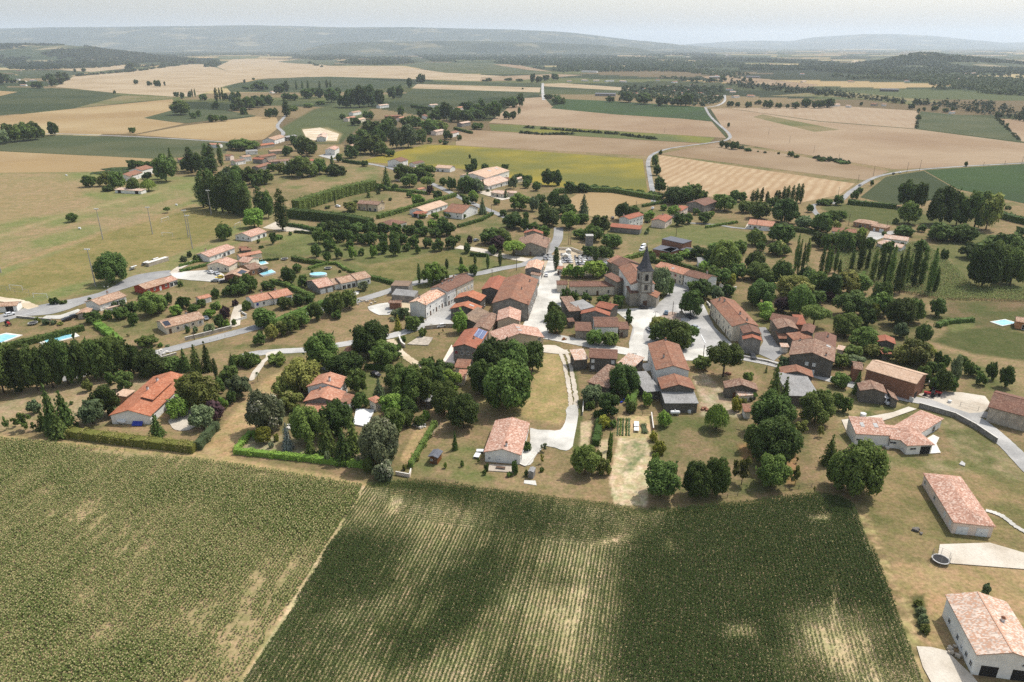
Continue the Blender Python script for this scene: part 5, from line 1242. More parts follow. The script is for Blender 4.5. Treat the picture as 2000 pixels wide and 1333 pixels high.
# --- the big beige group by the path
house('wide beige farmhouse with pink tiled roofs and two skylights', 'the wide beige farmhouse', [
    (r8(1440, 552), r8(1330, 400), r8(585, 442), 4.6, 'beige', 'pink', W(win={1: '. .', 3: 'w . B . . w/. . . . . w'}, sky=[(.55, .68, .42, .50), (.28, .4, .42, .5)], pitch=15)),
    (r8(1070, 300), r8(1082, 140), r8(705, 290), 7.4, 'beige', 'pink', W(pitch=20)),
    (r8(595, 440), r8(760, 215), r8(400, 330), 5.5, 'beige', 'old'),
    (r8(390, 330), r8(600, 165), r8(265, 250), 4.2, 'dark', 'moss', W(typ='mono', h2=6))])
house('grey fronted house with red shutters and a blue solar array', 'the red-shuttered solar house', [(r8(410, 728), r8(580, 465), r8(25, 690), 6.2, 'grey', 'red', W(win={0: '. d . w . w', 3: '. b . sr/sr w w sr'}, sol=[(.52, .98, .04, .40)], ch=[(.42, .32, .7)]))])
house('low salmon roofed sheds stepping down in front of the solar house', 'the salmon sheds', [(r8(50, 1010), r8(270, 1025), 6, 2.8, 'cream', 'rust', W(typ='mono', h2=3.6, pitch=8)), (r8(90, 1190), r8(215, 1195), 7, 2.4, 'cream', 'salmon', W(typ='mono', h2=2.9, pitch=6))], 'shed', 'low_shed')
# --- the block below the presbytery
house('long low white presbytery with a brown roof before the church', 'the presbytery', [(z5(315, 605), z5(757, 602), 8.5, 4.2, 'cream', 'brown', W(win={0: 'tw tw d tw'})), (z5(186, 586), z5(297, 586), 6.5, 3.9, 'cream', 'brown')])
house('old village house half roofed in grey sheets and tan tiles', 'the half-grey roofed house', [(z5(307, 848), z5(425, 840), z5(310, 728), 5.5, 'dark', 'old', W(typ='mono', h2=7)), (z5(425, 832), z5(556, 800), 8, 5.5, 'dark', 'grey', W(typ='mono', h2=6.5))])
house('red roofed village house on the white square opposite the church', 'the square-side red house', [(z5(560, 797), z5(716, 832), 7.5, 4.6, 'dark', 'red', W(ch=[(.5, .9, .5)]))])
house('dark gabled old house with a lopsided brown and red roof', 'the lopsided house', [(z5(706, 890), z5(712, 855), z5(400, 935), 5.2, 'grey', 'red')])
house('white walled house with a plain brown roof facing the square', 'the brown-roofed white house', [(z5(555, 998), z5(798, 1000), z5(556, 900), 5.2, 'white', 'brown', W(win={0: '. sn . .'}, typ='gable'))])
house('low old stone shed with a brown roof below the lopsided house', 'the brown stone shed', [(z5(364, 1036), z5(531, 1040), 6.5, 3.6, 'stone', 'brown', W(typ='mono', h2=5)), (z5(302, 950), z5(365, 945), 3, 2.7, 'dark', 'brown', W(typ='mono', h2=3.3))], 'shed', 'stone_shed')
house('small flat fronted annex with brown tiles at the edge of the square', 'the square annex', [(z5(796, 1022), z5(899, 1021), 6, 3.4, 'stone', 'brown', W(win={0: 'd . '}, typ='mono', h2=4.4))], 'annex', 'annex')
# --- long terrace and eastern blocks
house('long terrace with orange roof and red shutters behind the church', 'the orange terrace', [(z5(1140, 405), z5(1420, 487), 9.5, 5.6, 'cream', 'salmon', W(win={0: '. . d w d w/. . sr w sr w'}, sky=[(.5, .58, .2, .32)]))], 'terrace', 'terraced_house')
house('brown roofed end terrace with white walls and tall chimney', 'the brown end terrace', [(z5(1420, 487), z5(1642, 548), 10, 5.6, 'white', 'brown', W(win={0: 'w D w . d', 1: 'w . sw/w . sw'}, ch=[(.62, .8, 1.6)]))], 'terrace', 'terraced_house')
house('long two storey terrace with red and brown tiles along the square', 'the long square terrace', [((1386, 588), (1430, 639), (1479, 634), 6.3, 'cream', 'rust', W(win={0: 'd tw . d tw . tw d tw tw/tw . tw . tw . tw . tw .', 2: '. .', 3: '. .'}, ch=[(.1, .3), (.18, .42), (.7, .55), (.92, .6)]))], 'terrace', 'terraced_house')
house('narrow grey house with a small brown gable at the terrace end', 'the narrow grey house', [(z6(319, 852), z6(290, 800), z6(178, 832), 6.8, 'grey', 'brown')])
house('small grey rendered house with red gable beside the asphalt yard', 'the grey gable house', [(z6(322, 897), z6(314, 868), z6(184, 892), 5.8, 'grey', 'red')])
house('old barn with white flecked tiles on a gabled roof', 'the white-flecked barn', [(k9(765, 425), k9(640, 260), k9(370, 415), 6.2, 'dark', 'old', W(win={3: '. . .'}))], 'barn', 'barn')
house('back barn with a long dark red roof behind the flecked barn', None, [(k9(215, 240), k9(715, 330), 4, 5.0, 'old', 'brown', W(typ='mono', h2=6.6)), (k9(715, 335), k9(915, 340), 7, 4.2, 'brick', 'red', W(typ='mono', h2=6))], 'barn', 'barn')
house('low lean-to with a red roof between two old barns', None, [(k9(390, 595), k9(700, 600), 5, 3.2, 'dark', 'rust', W(typ='mono', h2=4.6)), (k9(660, 625), k9(1030, 585), 5, 4.5, 'dark', 'rust', W(typ='mono', h2=5.5))], 'lean-to', 'lean_to_shed')
house('large dark gabled farmhouse with white shutters and long brown roof', 'the dark gabled farmhouse', [(k9(1425, 1035), k9(1455, 760), k9(600, 790), 6.4, 'dark', 'old', W(win={3: '. . sw ew . ./. . sw sw . .'}, ch=[(.18, .2, .8), (.95, .82, .8)], sky=[(.8, .9, .12, .22)])), (k9(1450, 780), k9(1465, 545), k9(1060, 480), 6.2, 'dark', 'brown', W(ch=[(.6, .4, 1.2)])), (k9(1030, 500), k9(1080, 360), k9(780, 500), 5.8, 'dark', 'brown')])
house('small hut with a striped red and white sheet roof', 'the striped hut', [(k9(435, 750), k9(590, 755), 3, 2.6, 'white', 'pale', W(typ='mono', h2=3.0))], 'hut', 'striped_hut')
house('white canopied terrace beside the dark farmhouse', None, [(k9(1455, 790), k9(1600, 820), 4, 2.6, 'cream', 'pale', W(typ='mono', h2=2.9))], 'canopy', 'canopy')
house('little barn with a red gable roof among the trees', 'the little red barn', [(z6(1272, 922), z6(1262, 880), z6(1132, 918), 4.2, 'dark', 'red'), (z6(1175, 990), z6(1246, 992), 4, 2.5, 'dark', 'red', W(typ='mono', h2=3.2))], 'barn', 'barn')
# --- centre front
house('tall white house with a ribbed rust roof on the square', 'the tall rust-roofed house', [(z8(392, 302), z8(306, 95), z8(126, 308), 6.6, 'white', 'rust', W(win={2: 'w . sw . w/w . w . w', 3: '. .'}, ch=[(.35, .68, 1.2), (.98, .45, .8)])), (z8(434, 447), z8(392, 360), z8(168, 450), 5.4, 'dark', 'rust')])
house('grey corrugated shed roof below the rust roofed house', 'the grey corrugated shed', [(z8(194, 556), z8(459, 556), z8(180, 448), 3.4, 'dark', 'grey', W(typ='mono', h2=4.6, ov=.3)), (z8(40, 470), z8(168, 458), z8(12, 322), 3.0, 'dark', 'grey', W(typ='mono', h2=3.8))], 'shed', 'corrugated_shed')
house('old house with brown centre roof and two pink side roofs', 'the pink-winged house', [(z7(1110, 88), z7(1360, 102), 9, 5.4, 'dark', 'brown', W(win={0: 'sw . . sw/sw . . sw'})), (z7(986, 110), z7(1110, 100), 7, 4.0, 'dark', 'pale', W(typ='mono', h2=5.2)), (z7(1355, 135), z7(1496, 178), 8, 3.6, 'dark', 'pale', W(typ='mono', h2=5.0))])
house('mossy brown lean-to barn in front of the pink winged house', 'the mossy lean-to barn', [(z7(1095, 298), z7(1281, 354), z7(1105, 132), 3.0, 'dark', 'old', W(pitch=8, typ='mono', h2=4.6))], 'barn', 'lean_to_barn')
house('small gabled shed with brown tiles and a white awning', 'the awning shed', [(z8(925, 455), z8(905, 400), z8(662, 437), 3.6, 'dark', 'old', W(win={3: '. k . .'})), (z8(775, 500), z8(900, 490), 3.5, 2.3, 'white', 'pale', W(typ='mono', h2=2.8))], 'shed', 'gabled_shed')
house('tiny rust roofed hut at the corner of the gravel drive', 'the rust-roofed hut', [(z8(812, 622), z8(876, 625), 4.5, 2.5, 'white', 'rust', W(typ='mono', h2=3.1))], 'hut', 'garden_hut')
house('barn with a brown tiled ridge roof behind the grey sheet roof', 'the brown ridge barn', [(z8(1355, 354), z8(1343, 300), z8(1093, 330), 4.8, 'dark', 'rust')], 'barn', 'barn')
house('wide grey sheet roofed hangar next to the tall conifer', 'the grey sheet hangar', [(z8(1160, 497), z8(1406, 502), z8(1130, 345), 3.8, 'dark', 'grey', W(typ='mono', h2=5.2))], 'hangar', 'farm_hangar')
house('long brick barn with pale tiles beside the road', 'the long brick barn', [(y1(620, 364), y1(1068, 496), 11, 6.4, 'brick', 'beige', W(win={0: '. . . .', 1: 'G .'}, pitch=17)), (y1(520, 364), y1(606, 374), 7, 4.8, 'brick', 'old', W())], 'barn', 'brick_barn')
house('dark gabled barn with brown tiles in front of the brick barn', 'the dark roadside barn', [(y1(812, 578), y1(775, 500), y1(568, 537), 4.2, 'dark', 'old', W()), (y1(912, 640), y1(872, 575), y1(812, 585), 2.6, 'dark', 'old', W(typ='mono', h2=3.8, pitch=10))], 'barn', 'barn')
house('modern white bungalow with pink angled roofs and skylights', 'the angled white bungalow', [(y1(540, 928), y1(842, 945), y1(500, 815), 3.6, 'white', 'pink', W(win={0: 'l . e . ', 3: '. b'}, sky=[(.25, .36, .42, .66), (.64, .76, .42, .66)], pitch=15, typ='mono', h2=5.2, ov=.15)),
    (y1(835, 972), y1(960, 985), 9, 3.0, 'white', 'pink', W(win={0: 'l .'})), (y1(985, 1032), y1(1226, 1022), 8.5, 3.0, 'white', 'pink', W(typ='hip', win={0: 'l G'})),
    (y1(1030, 968), y1(1306, 795), y1(850, 868), 3.0, 'white', 'pink', W(win={0: 'D D'}, typ='hip'))])
house('barn with a rust brown roof and ochre gable at the right edge', 'the ochre-gabled barn', [(y1(1685, 692), y1(2060, 790), 15, 5.0, 'old', 'brown', W(win={3: 'G'}))], 'barn', 'barn')
house('new hip roofed house with two white garage doors', 'the hip-roofed house', [(y2(1062, 402), y2(850, 98), y2(810, 381), 3.2, 'pink', 'pink', W(typ='hip', win={3: 'g g', 2: 'w . w . sw sw'}, ov=.3))])
house('new house with pale blotched tiles and two dark garage bays', 'the pale-tiled new house', [((1845, 1162.5), (1907, 1281), 11.6, 5.0, 'white', 'pale', W(win={0: '. w . w b w w/. . . .', 1: 'G G/. b', 2: 'w w w'}, ch=[(.45, .66, .7)], chmat=WHITE, pitch=16))])
house('low poolside house with a tan roof at the right edge', None, [((1984, 629), (2060, 640), 7, 3.0, 'ochre', 'tan', W(win={0: 'D w'}))], 'house', 'pool_house')
# --- villas on the left and front
r, V = house('orange roofed villa with a raised window strip and two chimneys', 'the orange-roofed villa', [(v1(1175, 657), v1(1492, 350), v1(888, 617), 3.0, 'white', 'orange', W(win={0: 'D . w D . w', 3: '. . .'}, ch=[(.52, .6), (.75, .6)], chmat=WHITE)), (v1(985, 505), v1(1060, 455), 4.5, 2.8, 'tan', 'beige', W(typ='mono', h2=3.0, pitch=3))], 'villa', 'villa')
v_ = V[0]; mb = MB(); T = v_.T                         # the raised strip of roof windows
zz = v_.zf(0, v_.w * .28); mb.box(v_.L * .30, v_.L * .72, v_.w * .26, v_.w * .42, zz - .5, zz + .75, 0, T); mb.build('clerestory', WHITE, r)
mb = MB(); hh = zz + .78
mb.face([T(v_.L * .27, v_.w * .2, hh), T(v_.L * .75, v_.w * .2, hh), T(v_.L * .75, v_.w * .5, hh + 1.0), T(v_.L * .27, v_.w * .5, hh + 1.0)], 0, [(0, 0), (8, 0), (8, 4), (0, 4)])
mb.face([T(v_.L * .27, v_.w * .5, hh + .85), T(v_.L * .75, v_.w * .5, hh + .85), T(v_.L * .75, v_.w * .2, hh - .12), T(v_.L * .27, v_.w * .2, hh - .12)])
mb.face([T(v_.L * .27, v_.w * .2, hh - .12), T(v_.L * .75, v_.w * .2, hh - .12), T(v_.L * .75, v_.w * .2, hh), T(v_.L * .27, v_.w * .2, hh)])
mb.build('roof', [ROOFS['orange']], r)
house('orange roofed villa with stepped gables among tall garden trees', 'the stepped orange villa', [(v2(860, 437), v2(917, 352), v2(598, 418), 5.0, 'white', 'salmon', W(win={0: 'D . w'}, ch=[(.28, .36, 1.4)], chmat=WHITE)), (v2(850, 552), v2(906, 464), v2(565, 548), 3.9, 'grey', 'salmon', W(ch=[(.85, .7, .5)])), (v2(932, 562), v2(972, 490), v2(862, 548), 3.2, 'white', 'rust', W(typ='mono', h2=4, pitch=10)), (v2(560, 612), v2(756, 628), v2(562, 556), 2.7, 'white', 'salmon', W(typ='mono', h2=3.3))], 'villa', 'villa')
house('little cream pavilion with an orange roof by the white pool cover', 'the pool pavilion', [(v2(1130, 555), v2(1197, 530), v2(1083, 515), 3.4, 'cream', 'salmon', W(typ='hip', win={0: 'b', 3: 'b'}))], 'pavilion', 'garden_pavilion')
house('small white tool house with a rust gable roof by the lane', 'the small tool house', [(v2(958, 160), v2(986, 118), v2(882, 150), 2.6, 'white', 'rust')], 'shed', 'tool_house')
house('white gabled bungalow with mottled pink tiles and gravel drive', 'the white gabled bungalow', [(z7(524, 936), z7(601, 655), z7(200, 900), 3.1, 'white', 'pink', W(win={0: 'D w . w d', 3: 'b e . b'}, ch=[(.12, .42, 1.1)], chmat=WHITE, pitch=16, ov=.35))])
house('small wooden cabin with a dark grey roof in the garden', 'the wooden cabin', [(v2(1620, 985), v2(1662, 930), v2(1535, 980), 2.3, 'wood', 'black', W(win={3: 'b d'}))], 'cabin', 'wooden_cabin')
house('little grey plastic shed on the lawn below the white bungalow', 'the little grey shed', [(z7(630, 1085), z7(652, 1045), z7(580, 1080), 2.0, 'grey', 'grey', W(ov=.1))], 'shed', 'garden_shed')
house('shed with a pale sheet roof under garden trees', 'the sheet-roofed shed', [(v2(1515, 540), v2(1585, 545), 4, 2.6, 'dark', 'grey', W(typ='mono', h2=3.0))], 'shed', 'garden_shed')
# --- north of the church
house('old stone house with patchwork red and brown roofs at the crossroads', 'the crossroads stone house', [(u6(672, 942), u6(706, 868), u6(450, 880), 4.6, 'stone', 'old', W(win={3: '. d . '}, ch=[(.75, .2), (.9, .8)])), (u6(640, 830), u6(645, 815), u6(492, 822), 5.2, 'stone', 'red', W(ch=[(.5, .5)]))])
r, V = house('flat roofed modern brick house with three dark grey roofs', 'the flat-roofed brick house', [(z5(1212, 138), z5(1418, 184), z5(1275, 106), 6.4, 'brick', 'black', W(typ='flat', ov=.1)), (z5(1122, 238), z5(1300, 268), z5(1200, 198), 3.4, 'brick', 'black', W(typ='flat', ov=.1, win={0: '. . D'})), (z5(1300, 268), z5(1386, 240), 6, 3.4, 'brick', 'black', W(typ='flat', ov=.1, win={0: 'D'})), (z5(1392, 242), z5(1484, 258), 7, 3.4, 'brick', 'black', W(typ='flat', ov=.1))])
house('tall white house with a red roof and low garage wing', 'the tall red-roofed house', [(u6(1315, 717), u6(1432, 682), u6(1232, 702), 6.2, 'white', 'red', W(win={0: 'w w w w/w w w w'}, ch=[(.2, .8)])), (u6(1160, 775), u6(1402, 797), 6.5, 3.2, 'grey', 'red', W(typ='mono', h2=4.2))])
house('villa with stepped red roofs beside the meadow', 'the stepped red villa', [(u6(1600, 738), u6(1657, 698), u6(1500, 715), 4.2, 'pink', 'red', W(win={0: 'w D'}, ch=[(.8, .6)]))], 'villa', 'villa')
house('pink house with a rust hip roof among garden trees', 'the pink hip-roofed house', [(u6(1722, 652), u6(1780, 618), u6(1672, 622), 5.0, 'pink', 'red', W(typ='hip', win={0: 'w w/w w'}, ch=[(.5, .6)]))])
house('grey rendered house with a brown roof and balcony', 'the balcony house', [(u7(335, 408), u7(402, 385), u7(306, 372), 5.2, 'grey', 'brown', W(win={0: 'D w/w w'}, ch=[(.3, .8)]))])
house('long white bungalow with a bright orange roof in the meadow', 'the long orange bungalow', [(u7(560, 503), u7(692, 517), u7(568, 480), 2.9, 'white', 'salmon', W(win={0: 'w D w g w'}))])
house('modern brick bungalow with a pale brown hipped roof', 'the modern brick bungalow', [(u7(1108, 490), u7(1215, 507), 10, 3.0, 'tan', 'tan', W(typ='hip', win={0: 'w D w w'})), (u7(1200, 512), u7(1282, 525), 9, 3.0, 'tan', 'tan', W(typ='hip', win={0: 'e g'}))])
house('low house with a rust roof half hidden behind trees', 'the half-hidden rust house', [(u7(1000, 540), u7(1128, 550), 9, 3.0, 'white', 'rust', W(win={0: 'w w D'}))])
house('pale pink roofed bungalow with white walls, rear of two new ones', 'the rear new bungalow', [(u7(1265, 575), u7(1394, 592), 9, 3.0, 'white', 'pale', W(win={0: 'w . D', 1: '. w'}))])
house('new white bungalow with a pale pink cross gabled roof', 'the front new bungalow', [(u7(1240, 605), u7(1362, 628), 8, 3.0, 'white', 'pale', W(win={0: 'w D w'})), (u7(1228, 600), u7(1290, 612), 10, 3.0, 'white', 'pale', W(typ='hip'))])
house('house with a rust roof tucked between garden trees', 'the tucked-away rust house', [(z5(1915, 440), z5(2010, 425), 9, 3.6, 'pink', 'rust', W(win={0: 'w w'}))])
house('shed with a pale grey metal roof inside the hedged garden', 'the metal-roofed shed', [(z5(1572, 372), z5(1690, 375), 8, 3.0, 'white', 'grey', W(typ='mono', h2=3.8))], 'shed', 'metal_shed')
# --- upper centre
house('large hall with a pale tan roof and white end wall', 'the pale tan hall', [(u6(195, 393), u6(382, 335), u6(45, 358), 5.4, 'white', 'beige', W(win={0: '. l l l'}, sky=[(.5, .56, .3, .42), (.8, .86, .3, .42)], pitch=12))], 'hall', 'village_hall')
house('school wing with pale pink roofs below the tan hall', 'the school wing', [(u6(215, 458), u6(382, 412), u6(150, 415), 3.2, 'white', 'pale', W(win={0: 'D w D w'})), (u6(300, 408), u6(384, 400), 6, 3.4, 'cream', 'brown', W())], 'school', 'school')
house('flat cream bungalow with pale roofs in front of the school', 'the pale-roofed bungalow', [(u6(230, 505), u6(338, 520), 11, 3.0, 'cream', 'pale', W(win={0: 'w D w'}, pitch=10)), (u6(330, 510), u6(436, 512), 9, 3.0, 'cream', 'pale', W(pitch=10))])
house('little cream shed at the sunflower field edge', None, [(u6(435, 405), u6(490, 392), 5, 3.0, 'cream', 'pale', W(win={0: 'w w'}))], 'shed', 'garden_shed')
house('beige house with twin brown roofs on a wide lawn', 'the twin-roofed beige house', [(u5(985, 793), u5(1062, 800), 9.5, 4.4, 'beige', 'old', W(win={0: 'w w'}, ch=[(.9, .7)])), (u5(1062, 797), u5(1150, 806), 9.5, 4.6, 'beige', 'old', W(win={0: 'D D', 1: 'b w b'}, ch=[(.9, .75)]))])
house('long low house with a tan roof and deep porch', 'the tan porch house', [(u5(1520, 858), u5(1702, 797), u5(1432, 830), 3.0, 'white', 'beige', W(win={0: 'w D w D w'})), (u5(1420, 870), u5(1510, 880), 6, 2.5, 'white', 'red', W(typ='mono', h2=3.2, win={0: 'G G'}))])
house('white house with a rust brown roof beside the tan porch house', 'the rust-topped house', [(u5(1662, 855), u5(1812, 872), u5(1720, 800), 4.0, 'white', 'rust', W(win={0: 'w w', 1: 'w . w'}, ch=[(.5, .8)]))])
house('low house with a brown hip roof at the hedge end', 'the hedge-end house', [(u5(1135, 955), u5(1250, 975), u5(1190, 905), 3.0, 'white', 'brown', W(typ='hip'))])
house('small red roof showing between the gardens', None, [(u5(1330, 590), u5(1402, 572), 7, 3.0, 'pink', 'red', W())], 'cottage', 'cottage')
house('garden shed with an orange roof near the curved road', None, [(u5(1475, 685), u5(1535, 672), 5, 2.4, 'pink', 'salmon', W())], 'shed', 'garden_shed')
house('white two storey house with a brown roof by the sunflowers', 'the sunflower-side house', [(u5(1330, 467), u5(1390, 450), u5(1254, 452), 5.4, 'white', 'brown', W(win={0: 'w w/w w', 3: '. w .'}))])
house('low brown roofed house next to the yellow field', 'the low brown house', [(u5(1440, 484), u5(1518, 467), u5(1396, 478), 3.0, 'white', 'brown', W(win={0: 'w D'}))])
house('wide beige roofed house with a dark porch by the yellow field', 'the wide porch house', [(u5(1598, 512), u5(1716, 520), u5(1528, 490), 3.4, 'white', 'beige', W(win={0: 'D D .', 3: 'G G'}))])
house('white house with a pink roof standing alone at the bend', 'the bend house', [(u5(816, 374), u5(852, 352), u5(760, 360), 5.4, 'white', 'pink', W(win={0: 'w w/w w', 3: '. w .'}))])
house('new white house with two pink roofs on bare ground', 'the bare-ground house', [(u5(748, 278), u5(758, 262), u5(678, 270), 4.4, 'white', 'pale', W(win={0: 'w', 3: 'w . w'})), (u5(740, 258), u5(760, 245), u5(690, 255), 5.2, 'white', 'pale')])
house('long white farmhouse with a pink roof above the hamlet', 'the hamlet farmhouse', [(u5(345, 297), u5(436, 270), u5(276, 287), 4.8, 'white', 'tan', W(win={0: 'w d w w', 3: '. .'}))], 'farmhouse', 'farmhouse')
house('open barn with a grey roof beside the hamlet farmhouse', None, [(u5(438, 277), u5(522, 264), 8, 4.2, 'dark', 'grey', W(win={0: 'G G'}))], 'barn', 'barn')
house('long barn with a bright orange roof in the hamlet', 'the orange hamlet barn', [(u5(208, 345), u5(348, 326), 8, 3.2, 'old', 'orange', W())], 'barn', 'barn')
for i, (x0, y0, x1, yy, wdt, h, wl, rf, lb) in enumerate([
    (40, 466, 122, 452, 8, 3.6, 'white', 'old', 'white hamlet house with a faded roof, leftmost of the hamlet'), (100, 432, 166, 424, 8, 4.5, 'white', 'tan', 'taller hamlet house with a tan roof and white gable'),
    (168, 445, 250, 450, 8, 4.0, 'grey', 'red', 'hamlet house with the reddest roof in the row'), (240, 432, 360, 412, 8, 3.6, 'old', 'rust', 'long rust roofed hamlet house in the middle of the hamlet'),
    (310, 388, 432, 378, 8, 3.4, 'old', 'tan', 'long tan roofed barn at the top of the hamlet'), (222, 512, 320, 482, 8, 3.6, 'grey', 'rust', 'hamlet house with a rust gable roof, nearest the poplars'),
    (305, 470, 388, 462, 9, 4.4, 'grey', 'old', 'grey hamlet house with an old roof and high wall'), (388, 465, 490, 455, 9, 4.2, 'white', 'old', 'white walled hamlet house at the end of the hamlet row'),
    (125, 388, 215, 382, 8, 3.4, 'white', 'grey', 'low hamlet shed with a grey roof and white wall'), (606, 465, 664, 456, 8, 3.6, 'pink', 'red', 'lone hamlet cottage with a red roof beside dark trees')]):
    house(lb, None, [(u5(x0, y0), u5(x1, yy), wdt, h, wl, rf, W(win={0: 'w . w'}))], 'house', 'hamlet_house', 'houses of the hamlet behind the poplars')
LANDMARKS.append(('the hamlet', 515, 312))
house('white farmhouse with two stepped brown roofs by the field', 'the white farmhouse', [(u4(1018, 462), u4(1117, 428), u4(962, 442), 4.2, 'white', 'rust', W(win={0: 'w d w w/w . w .', 3: '. .'})), (u4(1110, 415), u4(1197, 390), u4(1033, 405), 5.4, 'white', 'rust', W(win={0: 'w w'}, ch=[(.4, .7)]))], 'farmhouse', 'farmhouse')
house('white outbuilding with a pale roof in front of the farmhouse', None, [(u4(890, 565), u4(1100, 575), 7, 2.5, 'white', 'pale', W(win={0: 'G . G'}, typ='mono', h2=3.0))], 'outbuilding', 'farm_outbuilding')
house('white cottage with an orange roof beyond the tall poplars', None, [(u4(1620, 212), u4(1712, 214), 8, 3.4, 'white', 'salmon', W(win={0: 'w w'}))], 'cottage', 'cottage')
house('narrow pink house with a small roof by the hamlet road', None, [(u4(1752, 300), u4(1797, 302), 7, 4.5, 'pink', 'rust', W(win={0: 'w w'}))], 'house', 'village_house')
house('low tiled roof showing among the dark trees by the farmhouse', None, [(u4(1395, 332), u4(1480, 325), 8, 3.0, 'old', 'rust', W())], 'cottage', 'cottage')
# --- scattered houses farther out
far_h = [(742, 211, 760, 209, 'white', 'pale', 'white house with a pale roof at the field edge, left of the arena'), (690, 225, 706, 222, 'white', 'tan', 'white house with a tan roof above the pink bungalows'),
 (680, 236, 696, 233, 'pink', 'salmon', 'pink bungalow with a salmon roof at the green field corner'), (696, 240, 715, 236, 'cream', 'beige', 'cream bungalow with the palest roof at the green field corner'),
 (753, 232, 781, 231, 'brick', 'rust', 'long rust red barn among the far gardens'), (783, 236, 793, 234, 'pink', 'salmon', 'little salmon roofed house right beside the rust red barn'),
 (823, 229, 838, 234, 'white', 'rust', 'white two storey house in front of the dark far trees'), (841, 210, 856, 209, 'white', 'pale', 'white house with a pale roof among dark far trees'),
 (891, 216, 906, 214, 'pink', 'salmon', 'house with an orange roof deep among the far trees'), (902, 246, 920, 243, 'grey', 'pale', 'grey blue house with a pale roof at the tan field edge'),
 (882, 266, 897, 262, 'white', 'rust', 'white house with a rust roof beside the clipped hedge'), (852, 262, 869, 259, 'pink', 'pale', 'pink house with a pale roof behind the garden pines'),
 (686, 292, 711, 284, 'old', 'tan', 'old house with a tan roof under the big trees by the bend'), (955, 300 - 90, 0, 0, '', '', '')]
for x0, yy0, x1, yy1, wl, rf, lb in far_h:
    if not lb: continue
    house(lb, None, [((x0, yy0 - 4), (x1, yy1 - 4), 9, 4.6, wl, rf, W(win={0: 'w w w'}))], 'house', 'country_house')
FAR = [(500, 172, 14, 'white', 'salmon'), (514, 171, 10, 'white', 'rust'), (535, 182, 8, 'white', 'pale'), (655, 183, 9, 'white', 'rust'), (30, 157, 14, 'white', 'grey'), (48, 161, 10, 'white', 'pale'), (62, 158, 9, 'white', 'pale'), (44, 168, 12, 'white', 'tan'), (70, 168, 8, 'white', 'pale'), (97, 163, 9, 'white', 'tan'),
 (36, 139, 9, 'old', 'rust'), (1380, 202, 13, 'white', 'salmon'), (1422, 176, 10, 'white', 'rust'), (1432, 182, 12, 'cream', 'pale'), (1440, 191, 10, 'white', 'tan'), (1465, 189, 14, 'cream', 'salmon'), (1400, 190, 12, 'white', 'tan'), (1634, 208, 16, 'white', 'pale'), (1655, 209, 8, 'white', 'pale'), (1350, 178, 12, 'white', 'salmon'),
 (1320, 162, 9, 'white', 'rust'), (1300, 170, 9, 'white', 'tan'), (1285, 158, 8, 'white', 'rust'), (1265, 176, 10, 'white', 'salmon'), (1255, 190, 14, 'cream', 'rust'), (1300, 190, 10, 'white', 'tan'), (1330, 185, 10, 'white', 'salmon'), (1352, 168, 9, 'white', 'rust'), (1318, 180, 9, 'cream', 'tan'), (1370, 185, 10, 'white', 'rust'),
 (1705, 206, 10, 'old', 'rust'), (1728, 207, 8, 'white', 'tan'), (1863, 222, 8, 'white', 'tan'), (1140, 158, 10, 'white', 'pale'), (1165, 159, 12, 'white', 'pale'), (1192, 160, 16, 'white', 'grey'), (1215, 160, 12, 'white', 'pale'), (1112, 160, 9, 'white', 'tan')]
rf_ = random.Random(12)
for _ in range(70):
    yy_ = 104 + 58 * rf_.random() ** 1.2; FAR.append((rf_.uniform(1250, 2010) if _ % 4 else rf_.uniform(0, 1200), yy_ if _ % 4 else rf_.uniform(102, 122), rf_.uniform(5, 10), rf_.choice(('white', 'white', 'cream')), rf_.choice(('pale', 'salmon', 'rust', 'pale'))))
for i, (x, yy, wd, wl, rf) in enumerate(FAR):
    mwd = wd / ppm(yy); root = empty('far_house', G(x, yy)); tag(root, 'small white walled house far off on the plain', 'house', 'far houses on the plain')
    Vol(root, (x - wd / 2, yy - 2.6 * ppm(yy)), (x + wd / 2, yy - 2.6 * ppm(yy) - (i % 3 - 1) * .8), min(9, mwd * .8), 3.4, wl, rf)
for x, yy, wd, wl, rf, lb in [(1445, 188 - 0, 0, '', '', ''), (1182, 187, 40, 'grey', 'slate', 'long grey roofed farm hangar beside the far crop field'), (1230, 186, 30, 'old', 'rust', 'long rust roofed farm building behind far trees'), (1738, 178, 36, 'dark', 'slate', 'wide blue-green roofed shed on the far plain'), (1400, 153, 30, 'grey', 'grey', 'long pale industrial shed on the plain'), (1470, 152, 26, 'grey', 'slate', 'grey blue industrial shed on the plain'), (1150, 141, 30, 'white', 'grey', 'pale long shed behind the middle woods')]:
    if not lb: continue
    root = empty('farm_hangar', G(x, yy)); tag(root, lb, 'hangar')
    Vol(root, (x - wd / 2, yy - 4 * ppm(yy)), (x + wd / 2, yy - 4 * ppm(yy) + .6), 18, 5, wl, rf, pitch=10)
# ------------------------------------------------------------------ the church
cb = G(1254, 596); church = empty('village_church', cb)
tag(church, 'village church with a stone bell tower and dark slate spire', 'church')
LANDMARKS.append(('the church', 1250, 560))
def local_frame(p, q):             # axis from p to q on the ground
    e = Vector((q.x - p.x, q.y - p.y, 0)).normalized(); return e, Vector((-e.y, e.x, 0))
